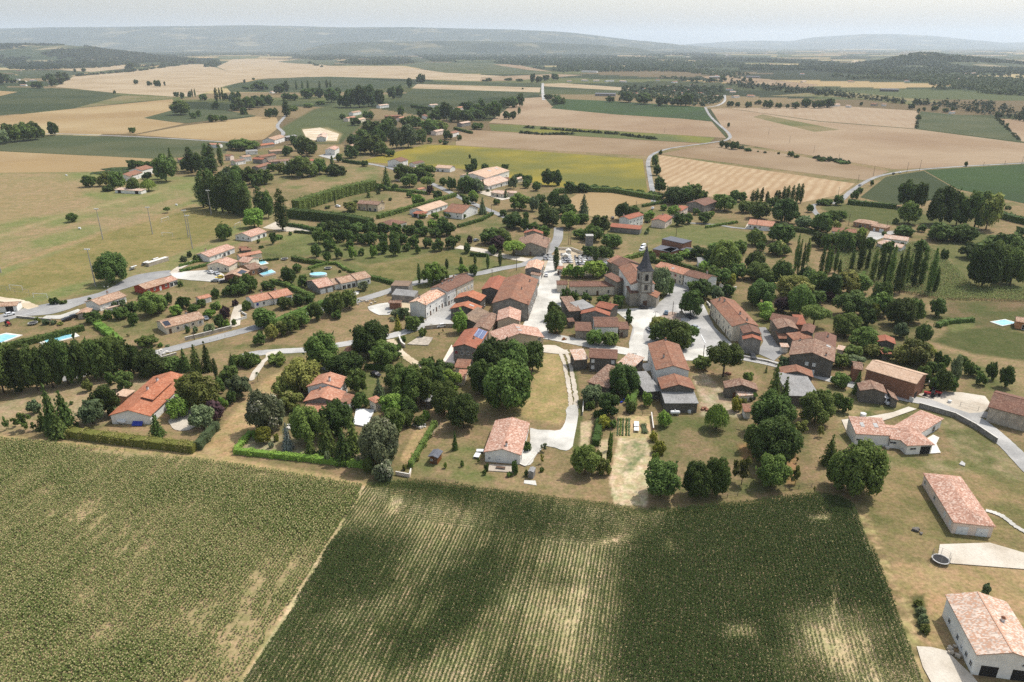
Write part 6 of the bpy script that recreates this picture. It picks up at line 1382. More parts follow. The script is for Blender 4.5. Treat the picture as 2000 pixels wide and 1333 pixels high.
# nave: left eave runs from far to near
nA, nB = ch9(492, 735), ch9(265, 410)
nave = Vol(church, nB, nA, 11.5, 9.6, 'white', 'rust', pitch=21, win={0: '. t . t'})
choir = Vol(church, ch9(690, 355), ch9(500, 265), 12, 8.2, 'stone', 'brown', pitch=20)
Vol(church, ch9(240, 690), ch9(380, 640), 8, 6.6, 'stone', 'brown', typ='mono', h2=8.4, win={0: 't'})
Vol(church, ch9(235, 390), ch9(440, 280), 6, 5.5, 'stone', 'rust', typ='mono', h2=7.5)
fr_e, fr_n = nave.ex, nave.ey      # nave axis towards the viewer, and to its right
tc = G(*ch9(735, 1140)) + fr_n * 0
tc = Vector((tc.x, tc.y + 2.7, 0))
e1 = fr_e; e1 = Vector((.16, -1, 0)).normalized(); e2 = Vector((-e1.y, e1.x, 0))
def TT(x, y, z): return tc + e2 * x - e1 * y + Vector((0, 0, z)) - church.location
tw = 2.75
STONE = WALLS['stone']; QUOIN = flat('quoin_stone', (.17, .145, .115, 1), .9)
TWALL = stucco('tower_render', (.46, .43, .37, 1), .45)
mb = MB(); mb.box(-tw, tw, -tw, tw, 0, 16.6, 0, TT); tower = mb.build('bell_tower', TWALL, church)
mb = MB()
for z in (6.6, 11.0, 16.45): mb.box(-tw - .18, tw + .18, -tw - .18, tw + .18, z, z + .35, 0, TT)
for sx_ in (-1, 1):
    for sy_ in (-1, 1):
        for k in range(27):
            ln = .75 if k % 2 else .45
            z = .1 + k * .6
            if abs(z - 6.5) < .5 or abs(z - 10.9) < .5 or z > 15.9: continue
            x0, x1 = sorted((sx_ * (tw + .05), sx_ * (tw - ln))); yq0, yq1 = sorted((sy_ * (tw + .05), sy_ * (tw - 1.2 + ln)))
            mb.box(x0, x1, yq0, yq1, z, z + .42, 0, TT)
mb.build('stone_quoins', QUOIN, tower)
def arch(w_, h_, mat, nm, loc, rz, parent):
    m = MB(); pts = [(-w_ / 2, 0), (w_ / 2, 0)] + [(w_ / 2 * math.cos(t), h_ - w_ / 2 + w_ / 2 * math.sin(t)) for t in np.linspace(0, math.pi, 9)]
    f = [(x, -.08, z) for x, z in pts]; b_ = [(x, .1, z) for x, z in pts]
    m.face(f)
    for i in range(len(pts)):
        j = (i + 1) % len(pts); m.face([f[j], f[i], b_[i], b_[j]])
    o = m.build(nm, mat, parent); o.location = loc; o.rotation_euler = (0, 0, rz); return o
ang = math.atan2(e2.y, e2.x)
for rz, (x, yq) in ((0, (0, -tw)), (-math.pi / 2, (-tw, 0)), (math.pi / 2, (tw, 0)), (math.pi, (0, tw))):
    k = 1.0
    w0 = arch(1.75, 3.2, QUOIN, 'belfry_window', TT(x * 1.012, yq * 1.012, 12.2), ang + rz, tower)
    l = arch(1.2, 2.7, DARK, 'louvre', (0, -.06, .2), 0, w0)
o = link(bpy.data.objects.new('window', slab_mesh('window', 1.7, 2.7, QUOIN, -.12, .1)), tower); o.location = TT(0, -tw, 7.8); o.rotation_euler = (0, 0, ang)
l = link(bpy.data.objects.new('pane', slab_mesh('pane', 1.1, 2.1, GLASS, -.16, .02, .3)), o)
o = link(bpy.data.objects.new('church_door', slab_mesh('church_door', 2.0, 3.0, WOODD, -.1, .1)), tower); o.location = TT(0, -tw, 0); o.rotation_euler = (0, 0, ang)
# spire: flared square foot turning into an octagon
SLATE = tiles('spire_slate', (.060, .060, .066, 1), (.085, .085, .092, 1), (.115, .115, .12, 1), .4, .15, .03)
mb = MB(); rings = []
for z, r, oct_ in ((16.8, 3.25, 0), (18.2, 2.55, .35), (20.2, 1.95, .8), (24.0, 1.05, 1), (28.2, .06, 1)):
    ring = []
    for k in range(8):
        t = math.pi / 4 * k + math.pi / 4
        sq = 1 / max(abs(math.cos(t)), abs(math.sin(t))); rr = r * (sq * (1 - oct_) + 1.04 * oct_)
        ring.append(TT(rr * math.cos(t), rr * math.sin(t), z))
    rings.append(ring)
for i in range(len(rings) - 1):
    for k in range(8):
        j = (k + 1) % 8; mb.face([rings[i][k], rings[i][j], rings[i + 1][j], rings[i + 1][k]], 0, [(k, i * 3), (k + 1, i * 3), (k + 1, i * 3 + 3), (k, i * 3 + 3)])
mb.face(rings[0][::-1]); spire = mb.build('spire', SLATE, church)
mb = MB(); mb.cyl(TT(0, 0, 28), TT(0, 0, 30.2), .06); mb.box(-.45, .45, -.05, .05, 29.3, 29.42, 0, TT); mb.build('cross', METAL, spire)
# low chapels round the tower
mb = MB(); mb.box(-6.6, -tw - .03, -.8, 4.5, 0, 6.2, 0, TT); mb.box(tw + .03, 5.6, -1.6, 4.0, 0, 5.0, 0, TT); mb.build('wall', STONE, church)
def pent(x0, x1, y0, yq1, z0, z1, axis, roof):
    m = MB()
    if axis == 'y': p = [(x0, y0, z0), (x1, y0, z0), (x1, yq1, z1), (x0, yq1, z1)]
    elif axis == 'x+': p = [(x0, y0, z1), (x1, y0, z0), (x1, yq1, z0), (x0, yq1, z1)]
    else: p = [(x0, y0, z0), (x1, y0, z1), (x1, yq1, z1), (x0, yq1, z0)]
    t = [TT(x, yy, z + .2) for x, yy, z in p]; b_ = [TT(x, yy, z) for x, yy, z in p]
    m.face(t, 0, [(0, 0), (4, 0), (4, 4), (0, 4)]); m.face(b_[::-1])
    for i in range(4): m.face([b_[i], b_[(i + 1) % 4], t[(i + 1) % 4], t[i]])
    m.build('roof', ROOFS[roof], church)
pent(-7.0, -tw - .03, -1.2, 4.8, 6.25, 7.6, 'y', 'brown'); pent(tw + .04, 6.0, -2.0, 4.4, 5.05, 6.3, 'x+', 'salmon')
Vol(church, ch9(985, 980), ch9(1052, 885), 5, 4.8, 'stone', 'rust', typ='mono', h2=6.5)
# ------------------------------------------------------------------ trees (crop coordinates: x base top width kind+colour)
# around the orange villa on the left
trees('''8 768 676 60 bd;42 766 680 55 bd;74 762 676 54 bd;104 758 672 52 bd;134 752 668 52 bd;160 747 664 50 bd;188 741 664 50 bd;214 737 662 52 bd;240 732 664 46 bd;262 729 670 40 bd;293 734 684 55 bd
-40 776 680 60 bd;-90 780 684 60 bd;25 740 668 40 bd;118 735 662 45 bd;225 715 655 40 bd
108 846 747 46 cd;131 836 762 54 cd;86 838 802 34 cd;118 853 806 52 cd;68 808 783 25 bg;50 840 807 30 tm;14 841 814 13 tm;31 835 817 16 tm;66 842 825 13 tm;172 765 742 19 bo
212 812 752 50 bd;183 828 783 46 bg;218 752 727 20 bm;246 762 724 33 bd;308 852 808 40 cd;349 815 779 47 bl;390 796 731 80 bo;398 836 793 48 bg;422 820 785 36 bu;437 800 777 19 bl;453 790 765 19 bd;468 776 735 44 bg
450 752 716 37 bd;456 730 690 24 cd;428 770 739 25 bm;363 725 680 32 cd;386 728 672 36 cd;407 725 666 30 cd;423 741 700 10 yd;466 712 692 34 sm;484 716 689 34 sm;340 722 698 50 sd;318 724 700 40 sd;497 712 692 26 sm;543 711 690 37 sm;38 766 757 14 sd;140 790 784 9 sd''')
# the garden of the stepped orange villa
trees('''518 843 764 64 bs;540 835 770 40 bs;560 777 735 48 bo;570 802 765 42 bo;590 766 702 80 bo;630 716 651 64 bm;601 864 796 64 bm;660 852 785 64 bd;672 902 835 58 cd;640 886 808 52 cd;690 880 815 50 cd;563 879 825 30 cb;516 866 835 31 by;607 885 852 30 cm
744 906 818 78 bs;722 893 845 40 bs;720 923 893 24 bd;751 936 903 44 ss;767 815 770 50 bl;770 848 800 48 bm;796 813 775 38 bd;699 769 721 39 bm;705 796 766 32 sd;742 785 738 36 cg;678 729 690 70 bd;652 722 694 44 bd
725 694 629 70 bd;753 713 668 54 bm;770 700 672 34 bm;775 762 712 52 bd;800 790 718 64 bm;822 786 715 60 bm;845 776 712 47 bd;862 753 705 50 bd;880 767 722 40 bl;868 810 745 57 bd;905 836 770 62 bd;785 709 692 10 mm;504 746 722 10 mm
833 712 700 29 sm;843 707 696 12 sm;889 879 842 17 cm;795 832 800 30 bd;500 858 840 14 sl;540 862 848 12 sy;530 875 862 10 ss;700 908 890 9 ss;640 905 880 12 sg;820 832 812 26 sm;832 820 802 18 sl;870 915 903 8 sl;903 912 900 8 sm;935 905 895 8 tm;845 905 897 6 sm;790 918 908 10 so;815 900 893 9 so''')
# centre front
trees('''990 798 706 98 bm;962 745 664 74 bd;1000 742 668 70 bd;1040 724 668 46 bd;943 770 705 54 bm;1142 926 870 56 bm;1180 926 895 28 so;1168 905 880 16 so;1155 787 754 46 bg;1188 814 768 44 bd;1217 770 714 62 bd;1197 769 757 15 sl;1155 799 783 15 sm;1180 836 812 25 sy;1168 816 800 17 sm;1195 836 820 19 sm
1148 800 786 12 sm;1232 806 783 20 sd;1228 790 772 16 sl;1263 794 767 21 bl;1297 833 804 27 bl;1277 861 843 18 sy;1286 886 862 26 sy;1280 906 885 16 sl;1290 969 902 72 bd;1360 971 904 58 bd;1396 966 895 54 bm;1063 883 866 15 ts;1058 906 888 9 ty;1031 881 864 17 sd;1027 874 862 12 sd;1005 926 900 15 sd;995 931 922 12 sm;950 921 906 12 sm;1058 922 912 9 sm;1028 930 918 10 sm;946 928 918 8 sd;1192 880 845 10 sm;1190 900 870 12 sm''')
# right front garden
trees('''1412 736 671 70 um;1370 721 697 36 bd;1398 839 791 48 wl;1507 802 709 47 cd;1530 792 735 32 cd;1530 722 698 24 bg;1503 842 768 74 bd;1528 836 795 42 bd;1505 906 820 94 bd;1470 880 830 40 bd;1540 880 835 44 bd;1505 951 890 62 bm;1448 947 895 40 to;1553 946 912 24 to;1600 853 832 15 to;1565 851 823 32 to;1590 826 765 64 bm
1632 801 768 22 bm;1650 806 775 22 bm;1612 779 762 19 bm;1672 965 868 96 bm;1640 955 888 64 bm;1618 907 848 44 cd;1640 756 730 36 bm;1672 769 724 26 cd;1437 803 775 21 sy;1460 745 727 22 sm;1452 790 778 14 so;1465 783 775 14 so;1792 1185 1172 17 so;1797 1202 1186 20 sg;1801 1220 1202 22 sg;1806 1236 1221 20 so;1922 1163 1141 17 bg;1556 905 893 7 to;1590 962 950 6 to;1548 700 690 10 cm;1496 728 715 9 cm''')
# church and square
trees('''1082 626 590 28 bd;1086 651 604 44 bd;1105 593 564 22 bm;1121 591 571 20 bm;1146 591 573 20 bm;1179 593 576 23 bm;1207 601 578 22 bm;1110 541 519 26 bl;1130 543 519 26 bl;1158 541 509 46 bl;1174 539 515 26 bl;1086 529 483 13 yd;1163 511 483 13 yd;1194 483 458 38 bm;1158 471 440 42 bm;1180 506 482 36 bd;1150 500 482 30 bd;1288 579 523 38 bg;1302 576 543 28 bm;1278 560 528 24 bg
1348 617 566 46 bd;1370 582 548 42 bd;1354 569 549 26 bm;1287 646 620 38 bo;1318 681 625 62 bm;1290 668 629 46 bm;1340 672 632 40 bm;1160 673 645 36 bm;1191 675 649 34 bm;1227 619 604 10 bd;1228 634 616 14 bd;1316 517 497 32 bm;1298 511 494 26 bm;1340 503 489 32 bl;1362 507 480 32 bd;1415 531 471 62 bm;1390 520 485 36 bd;1442 497 469 26 bm;1378 529 511 32 sl;1410 556 524 36 bm;1426 556 535 22 sy;1388 545 520 30 bm;1440 545 515 34 bd;1270 512 493 26 sd;1400 588 560 24 bg;1422 578 556 26 bm;1402 600 582 16 sm;1395 575 560 20 bm''')
# park on the right with the poplars
P6 = '''548 420 150 30;570 425 185 26;598 430 215 28;635 345 180 34;735 430 235 34;765 460 220 30;795 420 230 34;835 410 255 30;865 420 330 26;950 400 260 32;1010 400 165 46;1060 400 250 30;1098 475 255 40;1150 470 215 44;1185 500 270 34;1210 540 230 46;1258 570 285 36;1295 560 240 50;1345 500 290 32;1385 520 200 54;1440 510 245 50;1500 560 250 56;1540 560 380 36'''
ORD = ['first', 'second', 'third', 'fourth', 'fifth', 'sixth', 'seventh', 'eighth', 'ninth', 'tenth', 'eleventh', 'twelfth', 'thirteenth', 'fourteenth', 'fifteenth', 'sixteenth', 'seventeenth', 'eighteenth', 'nineteenth', 'twentieth', 'twenty-first', 'twenty-second', 'twenty-third']
for i, r in enumerate(P6.split(';')):
    x, b_, t_, w_ = (float(v) for v in r.split()); q = z6(x, b_); q2 = z6(x, t_ - 14)
    tree(q[0], q[1], q2[1], w_ / 3.636 * 1.12, 'p', 'd' if i % 3 else 'm', f'tall slim poplar, {ORD[i]} from the left in the park row', 'row of poplars in the park')
trees('''445 195 60 175 bd;280 215 110 120 bm;165 270 185 85 bm;310 255 190 62 bm;440 285 195 110 bo;30 350 195 110 bd;265 400 255 150 bm;290 460 340 190 bm;460 490 320 160 bd;300 640 460 210 bd;540 600 430 250 bo;660 520 390 150 bd;580 710 500 190 bm;345 710 615 110 bl;345 752 680 95 bl;460 690 590 120 bu;685 790 645 190 um;690 630 540 150 bm;800 600 420 150 bd;810 620 545 95 bu
960 720 550 240 bd;920 560 400 160 bo;1000 550 420 150 bm;1150 700 480 160 bd;1140 720 545 150 bm;1105 740 625 80 by;910 860 700 190 bm;1065 790 670 110 bd;1040 950 800 190 bm;1290 790 595 190 bd;1380 760 600 150 bm;1420 680 600 90 bm;1560 720 590 110 bd;1455 910 770 115 bd;1300 870 770 110 bg;700 560 400 130 bm;1230 660 590 100 bm;620 500 370 120 bd;380 500 400 120 bm
960 1010 930 130 bm;1100 1000 920 140 bo;870 1080 990 120 bm;980 1080 1000 130 bg;1400 1060 890 220 bo;1320 1050 930 160 bo;1500 1000 920 90 by;1200 1020 950 90 bm;1130 900 850 80 bm;905 265 110 150 bd;980 260 130 120 bd;830 230 120 130 bm;720 220 120 110 bd;1075 250 160 80 bm;1205 275 190 85 bm;1450 270 180 95 bm;1610 325 245 60 bd;760 245 140 80 bm
740 120 0 120 bd;620 90 10 120 bm;1320 145 80 110 bm;1575 170 70 150 bd;1740 190 75 180 bd;1880 515 200 235 bd;1960 440 190 190 bd;1810 310 200 160 bd;1990 330 130 150 bd;2080 500 240 200 bd;2060 320 150 170 bd;1030 150 90 60 sl;800 90 45 40 sy;850 90 40 60 so;1450 120 70 60 bm''', 1400, 420, 3.636)
# right middle distance
trees('''1380 415 270 95 bd;1450 425 285 65 bm;1395 500 385 105 bm;1560 505 305 145 bd;1645 512 340 130 bm;1740 522 330 140 bm;1800 532 340 115 bo;1560 588 500 125 bm;1680 592 505 130 bd;1880 412 380 30 sd;1850 665 560 165 bd;1960 645 555 125 bd;1780 685 600 125 bd;1990 570 520 70 bd;1915 425 405 30 sd;1620 430 380 70 bo
440 432 350 105 bm;550 442 380 85 bd;620 472 380 115 bd;750 495 370 140 bd;690 420 360 60 bd;180 395 310 115 bd;235 390 300 90 bd;270 387 295 85 bd;325 367 330 42 bd;490 385 325 60 bm;530 385 335 45 bm;410 390 345 60 bl
75 202 140 36 bm;85 247 195 46 bd;100 337 255 56 bd;105 140 115 22 sd;425 102 65 25 bd;490 112 70 50 bd;455 107 75 28 bd;560 122 105 42 sd;785 151 122 35 bm;815 156 140 32 sd;985 176 150 30 bd;945 173 155 52 sd;1060 187 172 62 sd;1030 180 165 40 sd;1695 202 175 18 bd;722 138 126 14 sd;650 132 122 18 sd;615 126 119 14 sd
935 402 375 42 bm;970 402 372 64 bm;1030 402 350 52 bm;1115 372 330 42 bd;1140 342 312 36 bm;1205 302 272 20 bm;600 612 530 92 bm;730 604 500 132 bd;850 520 460 95 bg;940 548 440 105 bd;1000 492 430 84 bm;1030 482 430 84 bm;990 512 485 25 sy;1155 562 525 50 bo;1372 562 515 92 bm;515 658 590 72 bm;625 642 595 52 bm;410 672 590 125 bm;720 662 595 115 bm;885 440 400 40 bm;1270 560 540 30 sm;1330 500 470 34 sm''', 1250, 250, 2.667)
PR = '585 387 325;605 387 315;630 392 310;660 392 330;705 392 325;720 390 325;745 390 305;765 387 300;790 392 298;815 392 290;835 392 290'
for i, r in enumerate(PR.split(';')):
    x, b_, t_ = (float(v) for v in r.split()); q = u7(x, b_); q2 = u7(x, t_)
    tree(q[0], q[1], q2[1], 10.5, 'p', 'd', f'slim dark poplar, {ORD[i]} from the left along the stubble field', 'poplars along the stubble field')
# gardens north of the church
trees('''680 452 320 105 bd;745 452 330 85 bd;590 492 420 75 bm;520 442 370 85 bm;510 472 410 62 bm;860 502 420 125 bd;960 502 430 105 bd;1040 490 445 90 bm;1130 490 450 80 bd;1220 500 462 80 bm;1310 515 475 80 bd;1400 525 482 80 bm;1490 540 495 80 bm;1560 555 510 70 bd;730 632 490 105 bd;800 642 520 115 bm;830 692 600 155 bd;960 682 515 115 cg;850 785 650 145 bl;950 745 670 115 bm;690 765 620 175 bd;1080 832 680 155 bm;650 702 580 95 bm;1010 872 770 95 bd
460 642 510 155 bm;620 602 520 95 bd;570 652 540 85 bg;410 785 670 180 bd;500 805 700 65 bm;560 805 740 105 bm;650 842 770 95 bm;240 905 780 165 bd;320 905 790 155 bd;290 965 850 135 bu;70 905 845 42 bu;50 975 900 52 bm;245 992 915 62 bm;412 1002 885 172 ul;930 862 795 105 bm;1170 935 830 155 bm;1265 725 585 135 bd;1350 685 610 85 bm;1470 707 650 85 bl;1580 645 600 62 bl;1660 695 610 115 bl;1690 565 460 205 bd;1820 585 440 135 bd;1895 562 490 62 bm;1700 765 665 95 bd;1770 750 670 75 bm;1900 745 660 95 bd
60 332 285 55 bd;105 332 240 52 bd;190 332 280 60 bd;345 325 285 62 bd;40 505 370 135 bd;110 495 400 125 bg;100 565 490 75 bl;170 675 540 92 cg;410 475 370 64 bg;460 402 355 62 bd;376 460 405 22 yd;174 492 400 18 yd;350 548 480 62 cd;330 690 640 60 bd;420 700 655 60 bm;510 720 655 50 bm;280 600 555 60 bm;1400 690 655 60 bm;1460 740 700 60 sm;1560 745 710 50 bm;1840 680 630 60 bm;1450 830 805 40 sg;1460 812 780 30 sm;210 500 480 30 sm;1960 690 650 50 bl''', 900, 250, 4)
# upper left: the poplars behind the pitch, the hamlet gardens
PB = '1590 702 418;1640 717 418;1690 727 428;1740 737 440;1790 747 462;1840 757 490;1880 767 520;1920 772 540'
for i, r in enumerate(PB.split(';')):
    x, b_, t_ = (float(v) for v in r.split()); q = u4(x, b_); q2 = u4(x, t_)
    tree(q[0], q[1], q2[1], 26, 'p', 'd', f'broad dark poplar, {ORD[i]} in the dense row behind the football pitch', 'dense poplars behind the football pitch')
trees('''1660 640 400 100 bd;1760 640 430 110 bd;1900 640 520 110 bd;1850 560 400 100 bm;1780 500 380 90 bg;1660 430 290 110 pd;1600 420 300 60 pd;1620 380 200 70 pd;1660 380 200 60 pd;1730 380 200 46 pd;1500 430 230 110 pd;1560 450 270 90 bd;1450 420 320 90 bd;1350 420 230 100 cd;1300 500 285 170 bd;1260 480 330 90 bd;1180 400 340 110 sd;1100 395 335 110 sd;1040 410 330 70 bd
705 540 450 110 bm;820 535 430 100 bo;925 560 420 120 bm;850 575 525 90 sd;1050 580 465 100 bd;1165 575 480 120 wl;1130 480 440 40 bd;1165 480 425 50 bd;565 815 748 90 bm;1308 745 700 52 um;1755 955 825 130 bm;1035 120 78 55 bm;425 137 32 82 bd;20 207 85 115 bg;90 192 45 115 bd;190 182 35 125 bd;280 172 30 110 bd;330 152 90 62 bm;140 190 60 90 bm;240 180 50 100 bd;950 420 410 400 sd''', 0, 230, 4)
trees('''410 1000 680 115 pd;30 865 600 130 pd;130 875 620 120 pd;240 905 660 110 pd;300 905 690 100 bd;80 860 640 120 bd;190 978 830 155 bl;560 585 420 190 bd;480 580 470 120 bd;640 580 480 110 bm;700 562 440 115 bm;800 532 420 92 cd;780 560 490 80 bd;830 570 490 150 sd;270 640 520 125 bm;150 642 500 115 bm;60 642 490 115 bd;210 660 560 100 bm;400 562 470 92 bo;330 540 480 80 bm;120 372 290 205 bm;40 370 290 140 bm;600 422 270 155 bd;640 402 330 95 bm;540 380 290 100 bd;560 335 250 60 cg;500 330 260 60 bm;450 420 340 80 bm
1220 662 500 105 cd;1180 692 635 75 bm;1350 612 480 145 bd;1400 662 560 135 bm;1520 605 480 175 bd;1540 684 580 115 um;1450 600 510 100 bm;1660 652 590 64 bm;1730 684 590 95 bm;1850 684 580 135 bd;1930 704 600 95 bg;1880 542 480 62 bd;1905 532 440 52 bd;1470 805 720 105 bl;1080 745 680 66 cm;820 802 690 20 yd;760 832 805 42 sd;940 855 780 110 bo;1050 502 455 62 bd;850 468 400 52 bm;1620 760 690 80 bd;1560 720 650 60 bu;1290 690 640 60 bm;1400 745 700 50 bm;1250 770 745 30 sm;1155 720 690 30 sm;980 790 765 40 sm;1840 800 740 60 bm;1900 790 720 60 bd;1800 905 850 80 bm;1700 900 850 70 bm;1600 910 860 60 bl;1500 905 870 70 bm
970 335 250 115 bd;950 435 340 115 bd;1100 405 250 185 bm;1180 415 310 125 bm;1110 265 140 175 bd;1220 302 130 135 bd;1300 362 190 125 bg;1390 355 170 155 bg;1480 325 210 115 bd;1560 245 130 155 bm;1640 235 140 125 bm;1450 205 110 115 bm;1250 210 110 115 bm;1690 145 0 105 bd;1780 155 60 125 bd;1850 155 60 105 bd;1970 60 -20 50 yd;1720 152 80 42 cg;1700 292 220 75 bd;1930 212 160 105 bm;980 182 120 85 bd;1080 135 70 95 bm;880 132 90 52 bm;1020 400 300 120 bd;1160 330 200 120 bm;1380 200 110 110 bd;1600 150 60 110 bd;1900 140 50 100 bm;1950 140 60 90 bd;1330 110 30 60 bm;340 112 50 62 bd;440 112 0 64 pd;1500 120 50 90 bd;1620 110 30 90 bm
1250 425 370 80 bm;1040 300 210 110 bm;1560 320 275 40 bm;1640 320 290 30 sm;1790 300 255 40 bm;1680 330 300 60 sd;1870 440 405 20 sd''', 450, 200, 4)
# far left and centre: trees one can still tell apart
trees('''1010 642 560 110 bd;1080 662 630 42 bm;1205 612 565 42 bd;1190 682 640 62 bm;1250 677 645 52 bm;1110 652 615 32 sd;1075 542 495 11 pd;1090 542 495 11 pd;1060 547 510 22 bg;1210 567 490 27 pd;1230 562 490 15 pd;1245 562 487 15 pd;1135 562 525 46 bm;1260 562 520 32 bd;985 542 515 32 bd;1020 552 515 26 bg;1300 562 515 32 bm;1330 562 510 32 bm;1290 570 530 30 bg
1330 617 545 80 bd;1390 612 540 80 bd;1440 602 535 80 bd;1490 590 530 76 bd;1310 620 575 50 bd;1360 640 600 40 sd;1440 505 455 82 bd;1560 525 470 62 bd;1600 512 450 40 pd;1655 502 450 13 pd;1690 512 450 16 pd;1720 502 450 15 pd;1785 507 455 13 pd;1825 492 445 20 pd;1845 492 448 16 pd;1720 552 495 84 bm;1780 547 490 64 bd;1850 572 490 85 bd;1600 562 520 64 bd;1640 562 525 52 bm;1640 620 590 60 sm;1720 602 575 60 sm;1790 585 560 60 sm;1600 652 550 45 pd;1530 652 605 54 bd;760 472 445 27 bd;835 480 453 30 bd;880 487 448 42 bd;640 526 505 15 bd;1365 467 445 13 bd;1415 449 435 16 bd
20 472 410 64 bd;280 452 410 44 bd;340 472 400 54 pd;370 452 405 42 pd;300 482 430 42 bd;250 455 425 25 bd;210 495 455 60 bd;75 465 440 40 bd;125 470 450 40 bd;1075 358 323 46 bg;725 388 350 40 bd;470 402 380 25 bd;420 405 385 15 bd;920 480 455 12 sd;1500 660 610 40 bd;1370 500 480 40 bm;1480 500 470 40 bm;1880 540 490 60 bd;1950 560 500 60 bd;1920 600 530 70 bd''', 0, 0, 2.857)
trees('''430 492 435 34 bd;485 467 412 37 bd;507 467 415 22 bd;100 602 500 85 bd;150 602 475 84 bd;200 597 480 84 bd;260 592 500 64 bd;330 552 485 52 bd;370 547 480 52 bd;825 602 545 30 pd;760 622 570 62 bd;900 662 560 85 bm;700 652 600 64 bm;960 602 548 62 bm;1000 602 540 62 bm;1040 597 525 52 bd;950 595 560 40 so;1040 640 600 20 bm;1005 665 620 40 bd;970 668 620 40 bd;850 650 590 60 bd;800 640 580 60 bm;730 600 570 50 bd;1205 552 525 60 sd;1250 582 530 62 sd;1280 582 545 42 sd;1640 572 515 74 bd;1735 582 520 94 bd;1840 592 530 84 bd;1920 592 540 74 bd;1980 592 520 74 bd;1550 570 540 60 bd
1115 465 412 30 bd;1150 462 425 40 bd;1190 452 420 40 bd;1240 448 412 44 bd;980 450 435 50 sd;1040 455 440 40 sd;870 455 435 40 sd;845 455 445 30 sd;210 520 470 40 bm;1060 500 490 12 sd''', 650, 0, 2.857)
trees('''350 712 685 15 bd;360 597 565 44 bd;400 597 570 30 bd;460 602 568 40 bd;515 585 560 40 bd;570 605 560 60 bd;630 605 575 40 bd;680 605 582 24 bd;720 607 570 50 bd;780 600 550 60 bd;830 605 565 40 bd;865 605 560 44 bd;910 602 550 60 bd;1090 592 570 18 bd;1370 610 580 36 bd;1410 625 605 16 bd;1440 620 598 18 bd;1500 620 592 40 bd;1560 628 605 34 bd;1600 628 600 24 bd;1410 672 640 22 bd;1880 690 670 18 sd;1905 705 688 20 sd;1850 660 630 30 bd;435 460 430 22 bd;470 460 435 24 bd;320 455 425 40 bd;260 460 435 40 bd''', 1300, 0, 2.857)
# the young parkland and the clump behind it
trees('''690 182 60 92 bm;770 182 90 92 bm;860 172 70 105 bd;940 192 80 84 bm;1030 182 110 94 bd;1110 192 90 105 bm;1200 202 100 84 bm;1280 202 90 84 bm;1350 192 110 84 bm;1430 217 120 94 bm;1540 217 140 84 bm;1620 242 150 94 bd;1720 222 130 114 bd;670 292 190 84 bm;760 322 245 68 bm;775 242 150 104 bm;850 302 220 62 bm;955 307 205 62 bl;1025 277 220 52 bm;935 227 155 64 bm;1120 292 195 62 bl;1195 262 165 84 bm;1290 277 140 94 bm;1380 242 180 62 bm;1465 262 190 46 bm;1850 262 185 56 bm;1775 172 120 54 bd;1870 182 125 46 bd;1980 182 110 62 bd
800 122 10 124 bd;900 112 0 120 bd;1000 112 20 134 bd;1100 122 10 124 bd;1200 112 20 110 bd;1300 122 30 114 bm;1400 114 40 124 bd;1500 122 50 104 bm;1600 132 60 114 bd;1690 122 10 134 bd;730 110 20 100 bd;1660 60 -20 90 bm;1580 70 0 80 bl;1480 80 0 80 bm;1580 502 335 154 bl;1650 482 370 124 bm;1820 422 350 74 bl;1900 432 345 74 bm;465 492 370 114 bd;570 522 430 84 bm;640 422 390 20 bm;1040 552 475 78 bs;855 412 390 26 sd;60 572 440 114 bd;160 562 430 114 bm;120 540 420 100 bd;290 542 480 94 bd;340 547 515 40 sm;440 440 370 80 bm;520 410 345 80 bm
270 832 690 174 bm;540 662 580 114 bd;430 692 600 124 bd;620 650 590 80 bm;330 932 820 104 bo;400 902 790 114 bo;480 882 740 124 bm;560 832 710 134 bm;670 782 640 124 bd;830 742 570 134 bd;780 732 600 114 bd;930 692 545 134 bd;835 772 705 74 bm;230 972 880 94 bm;1310 862 735 84 cy;1420 862 745 134 sd;1350 772 680 94 bg;1290 762 700 74 bs;1270 790 760 50 ss;1495 802 750 42 sd;1500 912 840 64 sm;1355 952 905 42 sm;1795 882 715 124 bl;1630 905 880 18 tm;1660 880 850 14 tm;220 180 150 34 sd;320 130 100 40 sd;380 150 115 70 sm;340 190 100 50 bd;240 220 200 40 sm;470 120 90 30 sm''', 450, 430, 4)
for i, (x, b_, t_, w_) in enumerate([(819, 554, 515, 8), (873, 525, 506, 8), (901, 524, 502, 8), (928, 518, 499, 7), (953, 525, 496, 8), (977, 520, 489, 9)]):
    tree(x, b_, t_, w_, 'y', 'd', f'slim dark cypress, {ORD[i]} from the left along the park road', 'cypresses along the park road')
